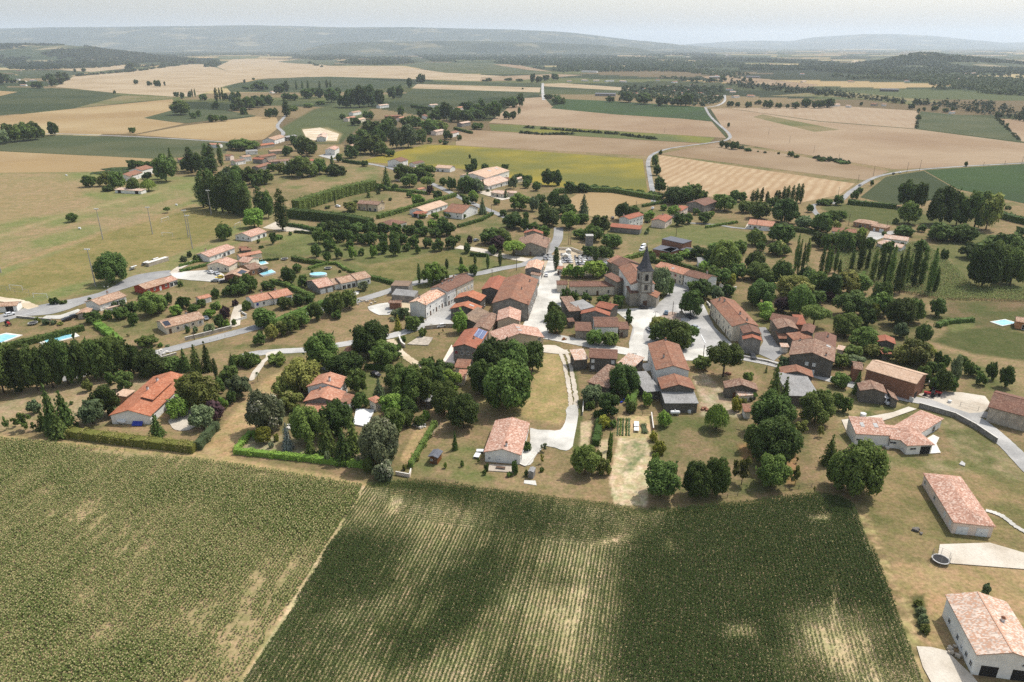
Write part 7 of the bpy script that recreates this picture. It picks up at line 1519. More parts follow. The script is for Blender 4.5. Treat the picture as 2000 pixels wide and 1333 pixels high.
# lane gardens on the left
trees('''885 412 180 255 bd;430 577 525 74 sd;500 577 545 52 sm;1200 662 490 205 bm;1260 622 520 124 bm;1030 652 560 84 bd;1325 582 490 57 bd;1440 612 515 104 bd;1050 742 640 84 bm;1380 667 590 94 bl;950 692 600 124 bm;850 692 620 74 sm;730 722 640 124 bd;1520 642 580 94 bm;1640 682 620 94 bl;1770 692 600 88 bu;1840 592 540 52 su;1720 762 655 84 bd;1770 762 700 64 sl;1930 622 550 74 sd;1690 532 460 74 bd;1780 512 440 84 bd;1880 502 400 150 bd;1960 482 350 104 bd;1540 242 190 64 sd;1440 242 200 64 sg;1480 212 165 42 sd;1150 902 830 154 bm;1210 872 810 54 cd;1470 802 750 42 sm;1530 802 750 42 sg;1640 802 730 94 sg;360 737 695 64 sg;420 737 700 46 sg;470 742 715 52 so;1100 540 505 50 sd;1410 440 395 40 sd
800 700 660 60 sm;900 610 560 50 bg;960 590 545 50 bg;310 720 690 30 sy;290 700 680 40 sl;1580 600 540 70 bd;1690 615 560 90 sm;1745 640 590 50 sy;1830 740 690 40 sm;1255 912 880 50 sl;1310 910 895 40 sg;1000 830 810 30 to;700 545 525 30 sg''', 0, 450, 4)
trees('''1380 500 235 90 bg;1500 420 290 80 bm;1250 420 300 90 bm;1180 400 300 90 bd;1110 500 330 130 bd;1280 560 360 160 bd;1240 340 210 60 bd;1300 360 240 80 bm;1450 350 240 90 bm;1560 420 330 110 bm;1620 500 400 90 bm;1700 450 300 90 bd;1830 520 330 120 bd;1200 560 430 90 bm;1360 560 440 90 bm''', 1550, 640, 4.444)
# ------------------------------------------------------------------ hedges
hedge([(138, 852), (262, 868), (383, 882)], 2.5, 3.0, 'o', 'long wide clipped hedge between the orange-roofed villa and the sunflowers'); hedge([(386, 880), (424, 836)], 2.4, 2.2, 'g', 'grey-green hedge turning up beside the mown strip by the villa')
hedge([(460, 885), (585, 898), (712, 913)], 1.6, 1.8, 'l', 'long low trimmed bright hedge in front of the tall garden trees'); hedge([(461, 883), (490, 848)], 1.4, 1.6, 'l', 'short low bright hedge running up beside the silver trees')
hedge([(800, 915), (826, 872), (850, 830)], 1.7, 1.4, 'm', 'narrow garden hedge running up from the wall behind the silver bush'); hedge([(713, 721), (762, 724)], 2.0, 1.6, 'm', 'clipped hedge behind the lawn of the stepped orange villa')
hedge([(1163, 872), (1172, 826)], 2.0, 2.2, 'm', 'thick hedge between two bare vegetable plots'); hedge([(1232, 806), (1240, 768)], 2.2, 2.2, 'm', 'leafy hedge beside the tall garden tree below the pink roofs')
hedge([(1216, 511), (1245, 502), (1270, 496)], 2.2, 2.5, 'm', 'dense clipped hedge behind the church choir'); hedge([(1268, 512), (1330, 522), (1400, 542), (1432, 556)], 2.2, 2.2, 'd', 'long hedge behind the orange terrace gardens')
hedge([(8, 683), (48, 675), (165, 645)], 2.4, 2.6, 'd', 'dark clipped hedge above the rectangular swimming pool'); hedge([(190, 637), (212, 653), (233, 672)], 2.0, 3.2, 'l', 'broad bright hedge sloping down beside the poolside terrace')
hedge([(530, 552), (560, 560), (590, 575), (612, 583)], 2.0, 2.4, 'm', 'curved hedge behind the blue-shuttered bungalow'); hedge([(520, 642), (570, 620), (612, 604), (636, 595)], 2.2, 2.8, 'm', 'long bright hedge along the road by the blue-shuttered bungalow', )
hedge([(603, 527), (638, 517), (658, 517), (678, 530)], 1.5, 1.6, 'm', 'clipped hedge round the trampoline lawn'); hedge([(680, 531), (700, 537)], 1.5, 1.6, 'm', 'short hedge beside the trampoline lawn'); hedge([(725, 545), (750, 551), (774, 558)], 1.9, 2.2, 'm', 'dark hedge at the edge of the small vineyard plot')
hedge([(572, 508), (600, 514), (632, 518)], 2.2, 2.6, 'd', 'shaggy dark hedge on the lawn edge near the pool'); hedge([(485, 522), (505, 512), (545, 508)], 1.2, 1.0, 'd', 'thin low hedge round the yellow house garden', )
hedge([(562, 442), (590, 446), (614, 452)], 2.2, 2.4, 'm', 'clipped hedge across the pale gravel court'); hedge([(576, 455), (612, 458)], 1.6, 1.6, 'd', 'low hedge below the pale gravel court')
hedge([(578, 414), (620, 400), (672, 384), (731, 371)], 8.0, 6.5, 'd', 'very tall dark conifer hedge dividing the lawns'); hedge([(566, 425), (620, 430), (680, 437), (725, 446)], 6.0, 6.0, 'd', 'tall purple-dark hedge below the wide lawn')
hedge([(738, 428), (800, 410), (850, 396), (890, 384)], 2.8, 2.8, 'm', 'long garden hedge behind the tan porch house'); hedge([(750, 372), (800, 376), (835, 380)], 2.2, 2.2, 'm', 'low hedge at the top of the wide lawn')
hedge([(670, 317), (705, 322)], 2.8, 3, 'd', 'dark hedge along the road at the bend'); hedge([(888, 253), (906, 258), (922, 262)], 3.2, 3.2, 'd', 'clipped dark hedge at the corner of the tan field'); hedge([(805, 210), (842, 216)], 5, 6, 'd', 'tall dark hedge among the far gardens')
hedge([(1655, 399), (1720, 405), (1750, 408)], 3.2, 4, 'd', 'field hedge below the dark green crop'); hedge([(1945, 422), (1975, 432), (2010, 440)], 4, 5, 'd', 'thick dark hedge at the right edge of the meadow'); hedge([(1085, 378), (1140, 374), (1200, 376), (1290, 392)], 3.5, 5, 'd', 'overgrown hedge along the sunflower field edge')
hedge([(895, 445), (940, 432), (962, 420)], 2.0, 2.2, 'm', 'clipped hedge along the curved village road'); hedge([(900, 383), (918, 392)], 1.6, 1.8, 'd', 'short dark hedge beside the curved village road'); hedge([(1540, 450), (1565, 454), (1600, 458)], 2.6, 3.0, 'd', 'dark hedge behind the row of poplars')
hedge([(918, 500), (950, 502)], 2.0, 2.2, 'd', 'hedge beside the pale park path'); hedge([(918, 400), (910, 396)], 1.5, 1.6, 'm', 'short hedge by the school'); hedge([(1255, 405), (1300, 396)], 2.0, 2.4, 'd', 'hedge along the lane above the tall red-roofed house')
hedge([(1378, 446), (1440, 436)], 1.6, 1.6, 'm', 'hedge along the lane across the meadow'); hedge([(770, 573), (800, 565)], 1.8, 2.6, 'm', 'leafy hedge against the grey block building'); hedge([(350, 522), (410, 506)], 1.4, 1.2, 'm', 'thin hedge along the gravel drive by the pitch'); hedge([(352, 532), (428, 514)], 1.4, 1.6, 'd', 'trimmed hedge with posts beside the yellow house drive')
hedge([(1830, 640), (1850, 632), (1900, 628)], 1.8, 2.2, 'd', 'dark hedge beside the swimming pool at the right edge'); hedge([(960, 668), (985, 662)], 1.0, 1.2, 'm', 'tiny hedge behind the wide beige farmhouse')
plant_all()
# ------------------------------------------------------------------ cars
CARP = {}
def car_mesh(kind):
    """body, glass; length along x, 4.2 m"""
    m = MB(); g = MB()
    if kind == 'van': prof = [(-2.5, .35), (2.5, .35), (2.55, .95), (1.9, 1.25), (1.35, 2.1), (-2.4, 2.15), (-2.5, 1.9)]; hw = .95; glass = [[(1.95, 1.28), (1.42, 2.02)]]; side = [(.5, 1.3), (1.5, 1.3), (1.15, 1.95), (.5, 1.95)]
    else: prof = [(-2.05, .32), (2.0, .32), (2.1, .62), (1.95, .82), (1.0, .98), (.45, 1.42), (-1.2, 1.46), (-1.85, 1.02), (-2.1, .9)]; hw = .86; glass = [[(.98, 1.0), (.47, 1.40)], [(-1.25, 1.43), (-1.82, 1.04)]]; side = [(-1.55, 1.02), (.85, 1.0), (.42, 1.36), (-1.18, 1.4)]
    def inset(z): return hw - (max(0, z - .9) * .22)
    n = len(prof); k = len(m.v)
    m.v += [(x, -inset(z), z) for x, z in prof] + [(x, inset(z), z) for x, z in prof]
    m.f.append(tuple(range(n))); m.f.append(tuple(range(2 * n - 1, n - 1, -1))); m.m += [0, 0]; m.uv += [None, None]
    for i in range(n):
        j = (i + 1) % n; m.f.append((j, i, n + i, n + j)); m.m.append(0); m.uv.append(None)
    for (x0, z0), (x1, z1) in glass:
        dx, dz = z1 - z0, x0 - x1; l = math.hypot(dx, dz); ox, oz = dx / l * .02, dz / l * .02
        if (x0 < 0): ox, oz = -abs(ox), abs(oz)
        else: ox, oz = abs(ox), abs(oz)
        w0, w1 = inset(z0) - .12, inset(z1) - .12
        g.face([(x0 + ox, -w0, z0 + oz), (x0 + ox, w0, z0 + oz), (x1 + ox, w1, z1 + oz), (x1 + ox, -w1, z1 + oz)])
    for sg in (-1, 1):
        p = [(x, sg * (inset(z) + .012), z) for x, z in side]; g.face(p if sg < 0 else p[::-1])
    wm = MB(); wm.cyl((0, -.1, 0), (0, .1, 0), .31, .31, 14, 0)
    return m, g, wm
for kd in ('car', 'van'):
    m_, g_, w_ = car_mesh(kd); CARP[kd] = (m_, g_.mesh('window', GLASS), w_.mesh('wheel', RUBBER))
PAINT = {}
def paint_(nm, col):
    if nm not in PAINT:
        PAINT[nm] = flat('car_paint_' + nm, col, .3, .5); 
    return PAINT[nm]
PC = dict(white=(.72, .72, .72, 1), silver=(.36, .38, .40, 1), grey=(.16, .18, .20, 1), black=(.02, .02, .024, 1), blue=(.10, .16, .22, 1), yellow=(.62, .45, .05, 1), dark=(.035, .037, .042, 1), red=(.4, .03, .03, 1))
BODY = {}
def car(px, py, tow, colr_, label, kind='car'):
    p = G(px, py); q = G(*tow); rz = math.atan2(q.y - p.y, q.x - p.x)
    o = empty('parked_' + kind, p + Vector((0, 0, .22)), rz); tag(o, label, kind, 'parked vehicles')
    m_, g_, w_ = CARP[kind]
    if (kind, colr_) not in BODY: BODY[kind, colr_] = m_.mesh('body', paint_(colr_, PC[colr_]))
    b_ = link(bpy.data.objects.new('body', BODY[kind, colr_]), o); link(bpy.data.objects.new('window', g_), o)
    wx = 1.3 if kind == 'car' else 1.6; wy = .78 if kind == 'car' else .86
    for x in (-wx, wx):
        for yq in (-wy, wy):
            w = link(bpy.data.objects.new('wheel', w_), o); w.location = (x, yq, .31)
car(412, 535, (404, 533), 'white', 'white hatchback on the gravel drive of the yellow house'); car(424, 537, (429, 541), 'silver', 'silver car just behind the yellow car on the gravel drive')
car(429, 545, (423, 546), 'yellow', 'yellow car parked beside the solar brick house'); car(421, 551, (413, 551), 'silver', 'silver car in front of the solar brick house drive'); car(437, 553, (444, 552), 'black', 'black car against the gable of the solar brick house')
car(131, 627, (123, 629), 'black', 'black car on the pale drive, nearer the lane'); car(142, 622, (134, 624), 'dark', 'dark car on the pale drive next to the small shed'); car(20, 617, (28, 615), 'white', 'white car on the tarmac car park by the carport')
car(1301, 614, (1302, 606), 'blue', 'blue grey car on the square in front of the church pole'); car(1268, 646, (1262, 640), 'white', 'white car beside the plane trees on the square'); car(1358, 643, (1366, 646), 'silver', 'silver estate car on the asphalt of the square')
car(1346, 622, (1354, 625), 'dark', 'dark car in the shade of the square tree'); car(1257, 604, (1266, 604), 'black', 'black car parked at the foot of the church tower'); car(1067, 540, (1067, 533), 'white', 'white car at the top of the white street')
car(1256, 485, (1249, 489), 'white', 'white van, rear one on the dirt track behind the church', 'van'); car(1254, 491, (1247, 495), 'white', 'white van, front one on the dirt track behind the church', 'van')
car(660, 405, (668, 406), 'white', 'white car parked on the lawn of the twin roofed house'); car(1275, 409, (1279, 405), 'white', 'white car on the lane past the tall red roofed house'); car(862, 640, (855, 641), 'white', 'white car behind the low wall of the old lane')
car(810, 424, (818, 422), 'blue', 'blue car in front of the tan porch house'); car(1679, 364, (1684, 361), 'grey', 'grey car driving on the curved country road'); car(1758, 339, (1764, 337), 'white', 'white car farthest along the country road'); car(1745, 341, (1750, 339), 'dark', 'dark car following the white one on the country road')
car(734, 735, (742, 738), 'black', 'black car on the lawn behind the stepped orange villa'); car(772, 435, (772, 428), 'dark', 'dark car beside the hedge end house'); car(930, 472, (937, 470), 'grey', 'grey car parked under dark trees near the crossroads')
car(1728, 787, (1733, 791), 'white', 'white van in front of the dark roadside barn', 'van'); car(403, 625, (406, 629), 'grey', 'grey car beside the end of the cream bungalow'); car(1196, 428, (1192, 424), 'dark', 'dark car at the edge of the small wheat field')
car(782, 325, (787, 329), 'dark', 'dark car before the house by the sunflowers'); car(1040, 678, (1048, 680), 'dark', 'dark car in front of the wide beige farmhouse'); car(1470, 700, (1474, 706), 'dark', 'dark car at the road edge below the grey gable house')
# ------------------------------------------------------------------ poles, masts, goals
def pole(px, py, ytop, label, arm=True, mat=POLEW):
    p = G(px, py); h = height(px, py, ytop); o = empty('utility_pole', p); tag(o, label, 'utility pole', 'utility poles')
    m = MB(); m.cyl((0, 0, 0), (0, 0, h), .17, .11, 8); m.build('post', mat, o)
    if arm:
        m = MB(); m.box(-.7, .7, -.05, .05, h - .5, h - .38); m.build('crossarm', POLEW, o)
def P8(f, x, y, t, lb, **k): q = f(x, y); q2 = f(x, t); pole(q[0], q[1], q2[1], lb, **k)
P8(z4, 411, 733, 540, 'tall wooden pole at the corner of the blotchy tiled row house'); P8(z4, 1056, 330, 232, 'pole by the road beside the faded red barn'); P8(z4, 1293, 245, 105, 'pole near the umbrella pine above the white street'); P8(z4, 1405, 735, 540, 'pole at the front corner of the huge old barn')
P8(z5, 1316, 880, 745, 'dark pole on the square in front of the church', arm=False); P8(z5, 285, 850, 640, 'pole beside the half grey roofed house'); P8(z5, 303, 190, 60, 'thin pole at the crossroads, left of the pair'); P8(z5, 323, 190, 10, 'taller pole at the crossroads, right of the pair'); P8(z5, 1352, 110, 10, 'street lamp pole behind the flat roofed brick house'); P8(z5, 672, 200, 90, 'pole standing in the meadow tree north of the cemetery')
P8(z8, 494, 190, 98, 'thin pole at the edge of the square by the umbrella pine', arm=False); P8(u6, 1153, 770, 695, 'pole beside the garage wing of the tall red roofed house'); P8(u6, 1505, 580, 520, 'pole beside the lane with the white car'); P8(u6, 1370, 610, 575, 'pole at the edge of the small wheat field'); P8(u6, 240, 670, 600, 'pole by the bend of the curved village road'); P8(u6, 680, 975, 860, 'pole on the front corner of the crossroads stone house')
P8(u7, 605, 530, 475, 'pole in front of the long orange bungalow'); P8(u7, 1085, 510, 450, 'pole next to the modern brick bungalow'); P8(u7, 1280, 545, 485, 'pole at the right end of the modern brick bungalow'); P8(u7, 1455, 225, 168, 'tall dark pole at the road by the tan field')
for i, (x, y_, t_) in enumerate([(670, 35, 0), (778, 80, 42), (905, 130, 92), (1035, 172, 138), (1215, 250, 200), (1135, 285, 245), (1390, 230, 180), (1033, 345, 308), (1988, 190, 150), (128, 25, 0), (1790, 195, 178), (1900, 190, 172)]):
    q = u7(x, y_); q2 = u7(x, t_); pole(q[0], q[1], q2[1], f'field power line pole, {ORD[i]} of the line crossing the tan fields')
P8(y1, 870, 560, 470, 'pole against the brick barn by the road'); P8(y1, 1720, 760, 590, 'pole in front of the ochre gabled barn'); P8(v1, 1520, 60, -10, 'pole on the road bank below the cream bungalow')
def mast(px, py, ytop, label):
    p = G(px, py); h = height(px, py, ytop); o = empty('floodlight_mast', p); tag(o, label, 'floodlight', 'floodlight masts round the football pitch')
    m = MB(); m.cyl((0, 0, 0), (0, 0, h), .32, .16, 10); m.build('post', flat('mast_concrete', (.33, .31, .28, 1), .9), o)
    m = MB(); m.box(-1.3, 1.3, -.08, .08, h - .15, h); m.build('crossbar', METAL, o)
    for x in (-1.0, 0, 1.0):
        m = MB(); m.box(x - .3, x + .3, -.35, .1, h, h + .45); m.build('lamp', WHITE, o)
mast(187, 560, 488, 'floodlight mast beside the big plane tree'); mast(201, 468, 409, 'floodlight mast on the left edge of the football pitch'); mast(298, 458, 406, 'floodlight mast standing at the far middle of the football pitch'); mast(368, 464, 412, 'floodlight mast behind its twin at the right side of the pitch'); mast(376, 486, 422, 'front floodlight mast of the pair at the right side of the pitch'); mast(413, 420, 373, 'floodlight mast in front of the dense dark poplars'); mast(2, 533, 505, 'floodlight mast cut by the left picture edge')
def goal(px, py, tow, label, w_=7.3, h_=2.44):
    p = G(px, py); q = G(*tow); rz = math.atan2(q.y - p.y, q.x - p.x); o = empty('football_goal', p, rz); tag(o, label, 'football goal', 'football goals')
    m = MB(); m.cyl((0, 0, 0), (0, 0, h_), .09, .09, 8); m.cyl((w_, 0, 0), (w_, 0, h_), .09, .09, 8); m.cyl((-.09, 0, h_), (w_ + .09, 0, h_), .09, .09, 8); m.build('goal_frame', WHITE, o)
    m = MB()
    for x in (0, w_): m.cyl((x, 0, h_), (x, 1.6, 0), .04, .04, 6)
    m.cyl((0, 1.6, .04), (w_, 1.6, .04), .04, .04, 6); m.build('goal_stay', METAL, o)
goal(317, 462, (338, 463), 'white football goal, nearer of the two on the upper pitch'); goal(316, 435, (331, 430), 'white football goal, farther one on the upper pitch'); goal(459, 446, (472, 440), 'white football goal beside the poplar bungalow'); goal(20, 566, (43, 568), 'white football goal with netting at the lower left'); goal(66, 582, (90, 583), 'low white goal beside the track by the car park', 7.0, 2.2)
def dugout(px, py, tow, label):
    p = G(px, py); q = G(*tow); rz = math.atan2(q.y - p.y, q.x - p.x); o = empty('team_shelter', p, rz); tag(o, label, 'shelter', 'team shelters beside the pitch')
    m = MB(); L_ = 3.6; pr = [(1.5 * math.cos(t) - .2, 2.0 * math.sin(t)) for t in np.linspace(0, math.pi * .62, 9)]
    for (a0, z0), (a1, z1) in zip(pr, pr[1:]): m.face([(0, a0, z0), (L_, a0, z0), (L_, a1, z1), (0, a1, z1)]); m.face([(0, a1 * .97, z1 * .97), (L_, a1 * .97, z1 * .97), (L_, a0 * .97, z0 * .97), (0, a0 * .97, z0 * .97)])
    m.build('shell', WHITE, o); m = MB(); m.box(.2, L_ - .2, -.1, .3, .4, .5); m.build('bench', WOODD, o)
dugout(256, 529, (268, 525), 'white curved team shelter, nearest of three by the pitch'); dugout(280, 520, (288, 517), 'white curved team shelter, middle one of three by the pitch'); dugout(299, 513, (311, 509), 'white curved team shelter beside the long low wall')
# ------------------------------------------------------------------ walls and fences
def wall(pts, h, th, mat, label, name='garden_wall', cat='wall', cap=True):
    P = [G(*p) for p in pts]; o0 = P[0].copy(); m = MB(); c_ = MB()
    for a, b_ in zip(P, P[1:]):
        e = (b_ - a); L_ = e.length; e = e / L_; n_ = Vector((-e.y, e.x, 0))
        T = lambda x, y, z, a=a, e=e, n_=n_: a - o0 + e * x + n_ * y + Vector((0, 0, z))
        m.box(0, L_, -th / 2, th / 2, 0, h, 0, T); c_.box(-.02, L_ + .02, -th / 2 - .06, th / 2 + .06, h, h + .09, 0, T)
    o = m.build(name, mat); o.location = o0; tag(o, label, cat, 'walls')
    if cap: c_.build('coping', PALECONC, o)
    return o
wall([(1794, 796), (1864, 816), (1905, 838), (1946, 866)], 1.7, .25, WALLS['grey'], 'long curved concrete wall holding the lawn below the road'); wall([(362, 666), (410, 654), (453, 643)], 1.5, .3, WALLS['old'], 'long pale garden wall in front of the cream bungalow'); wall([(455, 630), (482, 622)], 1.0, .25, WALLS['white'], 'white garden wall in front of the blue shuttered bungalow')
wall([(830, 644), (870, 640), (893, 640)], 1.7, .3, WALLS['old'], 'rendered wall closing the garden of the red shuttered solar house'); wall([(779, 661), (785, 675), (791, 680)], 1.5, .5, WALLS['old'], 'short thick wall at the track entrance'); wall([(1087, 489), (1115, 489), (1145, 500), (1200, 516)], 1.6, .35, WALLS['cream'], 'long pale wall round the cemetery'); wall([(1450, 698), (1500, 708), (1526, 716)], .7, .25, WALLS['old'], 'low roadside wall below the asphalt yard')
wall([(1380, 593), (1392, 605), (1384, 600)], 1.0, .3, WALLS['stone'], 'stone wall foot beside the long square terrace'); wall([(773, 928), (800, 933), (803, 922)], 1.1, .2, WALLS['pink'], 'ruined low wall beside the silver bush'); wall([(1139, 790), (1138, 812)], 1.3, .15, WALLS['white'], 'white board fence edging the kitchen garden'); wall([(1276, 843), (1272, 812)], 1.2, .2, WALLS['brick'], 'short rusty wall at the end of the vegetable beds')
wall([(1405, 560), (1425, 570), (1438, 566)], 1.6, .25, WALLS['white'], 'stepped white garden wall by the brown end terrace'); wall([(1010, 905), (1026, 912), (1046, 890), (1058, 878)], .25, .2, WALLS['old'], 'low curved kerb wall along the gravel drive'); wall([(288, 521), (327, 509)], 2.0, 2.6, WALLS['old'], 'long flat roofed changing block wall beside the team shelters'); wall([(313, 712 - 10), (345, 693)], .9, .25, WALLS['old'], 'roadside wall beside the stone heap'); wall([(33, 621), (100, 627)], .9, .3, WALLS['grey'], 'grey kerb wall along the car park edge')
wall([(1783, 786), (1764, 776)], 1.4, .2, WALLS['white'], 'short white wall at the dark roadside barn'); wall([(472, 612), (482, 618)], .9, .2, WALLS['white'], 'white gate wall by the paved path')
def fence(pts, h, label, step=3.0, rails=(.5, .95), mat=POLEW):
    P = [G(*p) for p in pts]; o = empty('post_fence', P[0]); tag(o, label, 'fence', 'fences'); m = MB(); r_ = MB()
    for a, b_ in zip(P, P[1:]):
        L_ = (b_ - a).length; n_ = max(1, int(L_ / step))
        for k in range(n_ + 1):
            p = a + (b_ - a) * k / n_ - P[0]; m.cyl(p, p + Vector((0, 0, h)), .07, .07, 5)
        for z in rails: r_.cyl(a - P[0] + Vector((0, 0, h * z)), b_ - P[0] + Vector((0, 0, h * z)), .03, .03, 4)
    q = m.build('posts', mat, o); q['kind'] = 'stuff'; r_.build('rails', mat, o)
fence([(1400, 976), (1480, 962), (1560, 955), (1610, 948)], 1.2, 'wire fence with thin posts above the maize field'); fence([(806, 912), (835, 862), (858, 838)], 1.2, 'pale fence running up beside the narrow garden hedge', mat=METAL); fence([(1452, 700), (1500, 711), (1530, 719)], 1.1, 'metal railing along the low roadside wall', 2, mat=METAL); fence([(1875, 794), (1910, 803)], 1.6, 'metal gate frame at the farmyard entrance', 4, mat=METAL)
fence([(410, 666), (440, 658), (462, 652)], 1.0, 'leaning white fence on the bank of the road', 2.5, mat=WHITE); fence([(345, 573), (400, 566), (440, 560)], 1.2, 'row of thin posts across the lawn', 4); fence([(512, 497), (540, 502), (570, 508)], 1.2, 'dark post fence along the yellow house garden', 2); fence([(1275, 812), (1235, 809), (1205, 812)], 1.3, 'rough fence behind the vegetable beds', 2.5); fence([(0, 568), (30, 575), (58, 578)], 3.0, 'tall ball fence behind the goal', 5, mat=METAL)
fence([(830, 938), (870, 942), (895, 945)], .9, 'low wooden rail at the garden edge above the maize', 2.5)
# ------------------------------------------------------------------ pools, tanks, trampolines
def pool(c_, pts, label, oval=None, cop=.8, deck=PALECONC, up=.28):
    o = empty('swimming_pool', G(*c_)); tag(o, label, 'swimming pool', 'swimming pools')
    if oval: P = [Vector((oval[0] * math.cos(t), oval[1] * math.sin(t), 0)) for t in np.linspace(0, 2 * math.pi, 25)[:-1]]
    else: P = [G(*p) - G(*c_) for p in pts]
    cen = sum(P, Vector()) / len(P); Q = [cen + (p - cen) * (1 + cop / (p - cen).length) for p in P]
    m = MB(); m.prism(Q, 0, up); m.build('coping', deck, o); m = MB(); m.prism(P, up - .05, up + .012); m.build('water', WATER, o)
    return o
pool((112, 662), [(85, 666), (136, 652), (144, 659), (94, 672)], 'long rectangular blue pool behind the dark clipped hedge', cop=2.2); pool((8, 662), [(-30, 664), (10, 654), (36, 657), (-10, 675)], 'blue pool cut by the left picture edge', cop=1.5); pool((622, 539), None, 'oval above-ground pool behind the stepped bungalow', (4.2, 2.8), .2, WHITE, 1.1)
pool((512, 512), [(503, 512), (512, 508), (522, 515), (510, 518)], 'small pale pool at the terrace of the yellow house', cop=1.2); pool((523, 537), [(508, 538), (530, 530), (538, 535), (514, 541)], 'bright blue above-ground pool behind the brick solar house', cop=.3, deck=WHITE, up=.9); pool((1962, 632), [(1938, 630), (1962, 626), (1984, 632), (1958, 637)], 'swimming pool on a pale terrace at the right edge', cop=1.0)
def gas(px, py, tow, label):
    p = G(px, py); q = G(*tow); o = empty('gas_tank', p, math.atan2(q.y - p.y, q.x - p.x)); tag(o, label, 'gas tank', 'gas tanks')
    m = MB(); m.cyl((-1.2, 0, 1.0), (1.2, 0, 1.0), .62, .62, 14, 0, False)
    for s in (-1, 1): m.cyl((s * 1.2, 0, 1.0), (s * 1.5, 0, 1.0), .62, .40, 14)
    m.build('tank', WHITE, o, True); m = MB(); m.cyl((0, 0, 1.6), (0, 0, 1.85), .2, .2, 8); m.build('valve_cap', WHITE, o)
    for x in (-.8, .8): m = MB(); m.box(x - .1, x + .1, -.4, .4, 0, .45); m.build('leg', CONC, o)
gas(238, 829, (250, 831), 'white gas tank against the gable of the orange roofed villa'); gas(1318, 811, (1330, 811), 'white gas tank below the grey corrugated shed'); gas(1808, 752, (1818, 753), 'white gas tank beside the brick barn')
def cistern(px, py, label, r=.9):
    o = empty('water_cistern', G(px, py)); tag(o, label, 'cistern', 'white cisterns'); m = MB(); m.cyl((0, 0, 0), (0, 0, 1.5 * r), r, r, 16); m.build('tank', WHITE, o); m = MB(); m.cyl((0, 0, 1.5 * r), (0, 0, 1.75 * r), r * .98, r * .3, 16); m.build('lid', WHITE, o)
cistern(1685, 815, 'white round cistern on the slope behind the angled bungalow'); cistern(1346, 806, 'white upright cistern beside the gas tank', .6); cistern(1854, 787, 'small white cistern at the farmyard fence', .6)
def tramp(px, py, label, net=True):
    o = empty('trampoline', G(px, py)); tag(o, label, 'trampoline', 'trampolines'); r = 1.9
    m = MB(); m.cyl((0, 0, .78), (0, 0, .82), r * .86, r * .86, 24); m.build('mat', RUBBER, o)
    m = MB(); k = 24
    for i in range(k):
        t0, t1 = 2 * math.pi * i / k, 2 * math.pi * (i + 1) / k
        p = [(r * math.cos(t0), r * math.sin(t0), .86), (r * math.cos(t1), r * math.sin(t1), .86), (r * .84 * math.cos(t1), r * .84 * math.sin(t1), .87), (r * .84 * math.cos(t0), r * .84 * math.sin(t0), .87)]; m.face(p)
    m.build('pad', SHUT['g'], o)
    for i in range(6):
        t = i * math.pi / 3; m = MB(); m.cyl((r * math.cos(t), r * math.sin(t), 0), (r * math.cos(t), r * math.sin(t), 2.6 if net else .85), .04, .04, 5); m.build('leg', METAL, o)
    if net:
        m = MB()
        for z in (1.2, 1.6, 2.0, 2.55):
            for i in range(k):
                t0, t1 = 2 * math.pi * i / k, 2 * math.pi * (i + 1) / k; m.cyl((r * math.cos(t0), r * math.sin(t0), z), (r * math.cos(t1), r * math.sin(t1), z), .018, .018, 3, 0, False)
        m.build('safety_net', RUBBER, o)
tramp(1836, 1098, 'netted trampoline beside the gravel of the hip roofed house'); tramp(641, 526, 'dark trampoline on the lawn behind the stepped bungalow', False); tramp(65, 634, 'dark trampoline on the grass near the car park wall', False); tramp(556, 508, 'dark trampoline at the garden edge of the yellow house', False)
# white pool cover, terraces, solar heater, play things
def slabthing(name, pts, z0, z1, mat, label, cat, part=None):
    P = [G(*p) for p in pts]; o0 = P[0].copy(); m = MB(); m.prism([p - o0 for p in P], z0, z1); o = m.build(name, mat); o.location = o0; tag(o, label, cat); return o
slabthing('pool_cover', [(690, 831), (696, 800), (732, 803), (716, 836)], 0, .5, WHITE, 'flat white pool cover beside the stepped orange villa', 'pool cover')
slabthing('wooden_deck', [(953, 921), (956, 908), (1003, 911), (1003, 924)], 0, .25, flat('deck_wood', (.40, .34, .27, 1), .8), 'wooden deck in front of the white gabled bungalow', 'deck')
slabthing('stone_terrace', [(681, 575), (690, 569), (702, 570), (700, 575), (690, 578)], 0, .12, PALECONC, 'round pale terrace in front of the stepped bungalow', 'terrace')
slabthing('boules_court', [(795, 674), (820, 658), (846, 661), (836, 676)], 0, .35, WALLS['old'], 'pale walled boules court beside the old lane', 'court')
slabthing('patio', [(1252, 712), (1268, 709), (1272, 724), (1260, 726)], 0, .15, PALECONC, 'small grey patio beside the tall rust roofed house', 'patio')
slabthing('terrace', [(864, 709), (882, 676), (890, 690), (888, 712)], 0, .6, WALLS['pink'], 'salmon terrace beside the red shuttered solar house', 'terrace')
slabthing('gravel_patch', [(1023, 945), (1024, 939), (1046, 940), (1048, 949)], 0, .15, grav, 'small pale gravel bed on the lawn', 'gravel bed')
slabthing('flagstone_heap', [(1873, 908), (1878, 902), (1885, 907), (1884, 912)], 0, .3, SHUT['g'], 'small heap of grey slabs on the lawn below the angled bungalow', 'heap')
def parasol_tables(px, py, tow, label, name, cat, n_=1, w_=1.6, d_=.8, mat=WHITE):
    p = G(px, py); q = G(*tow); o = empty(name, p, math.atan2(q.y - p.y, q.x - p.x)); tag(o, label, cat)
    m = MB(); m.box(-w_ / 2, w_ / 2, -d_ / 2, d_ / 2, .68, .74); m.build('table_top', mat, o)
    for x in (-w_ / 2 + .1, w_ / 2 - .1):
        for yq in (-d_ / 2 + .1, d_ / 2 - .1): m = MB(); m.box(x - .04, x + .04, yq - .04, yq + .04, 0, .68); m.build('leg', mat, o)
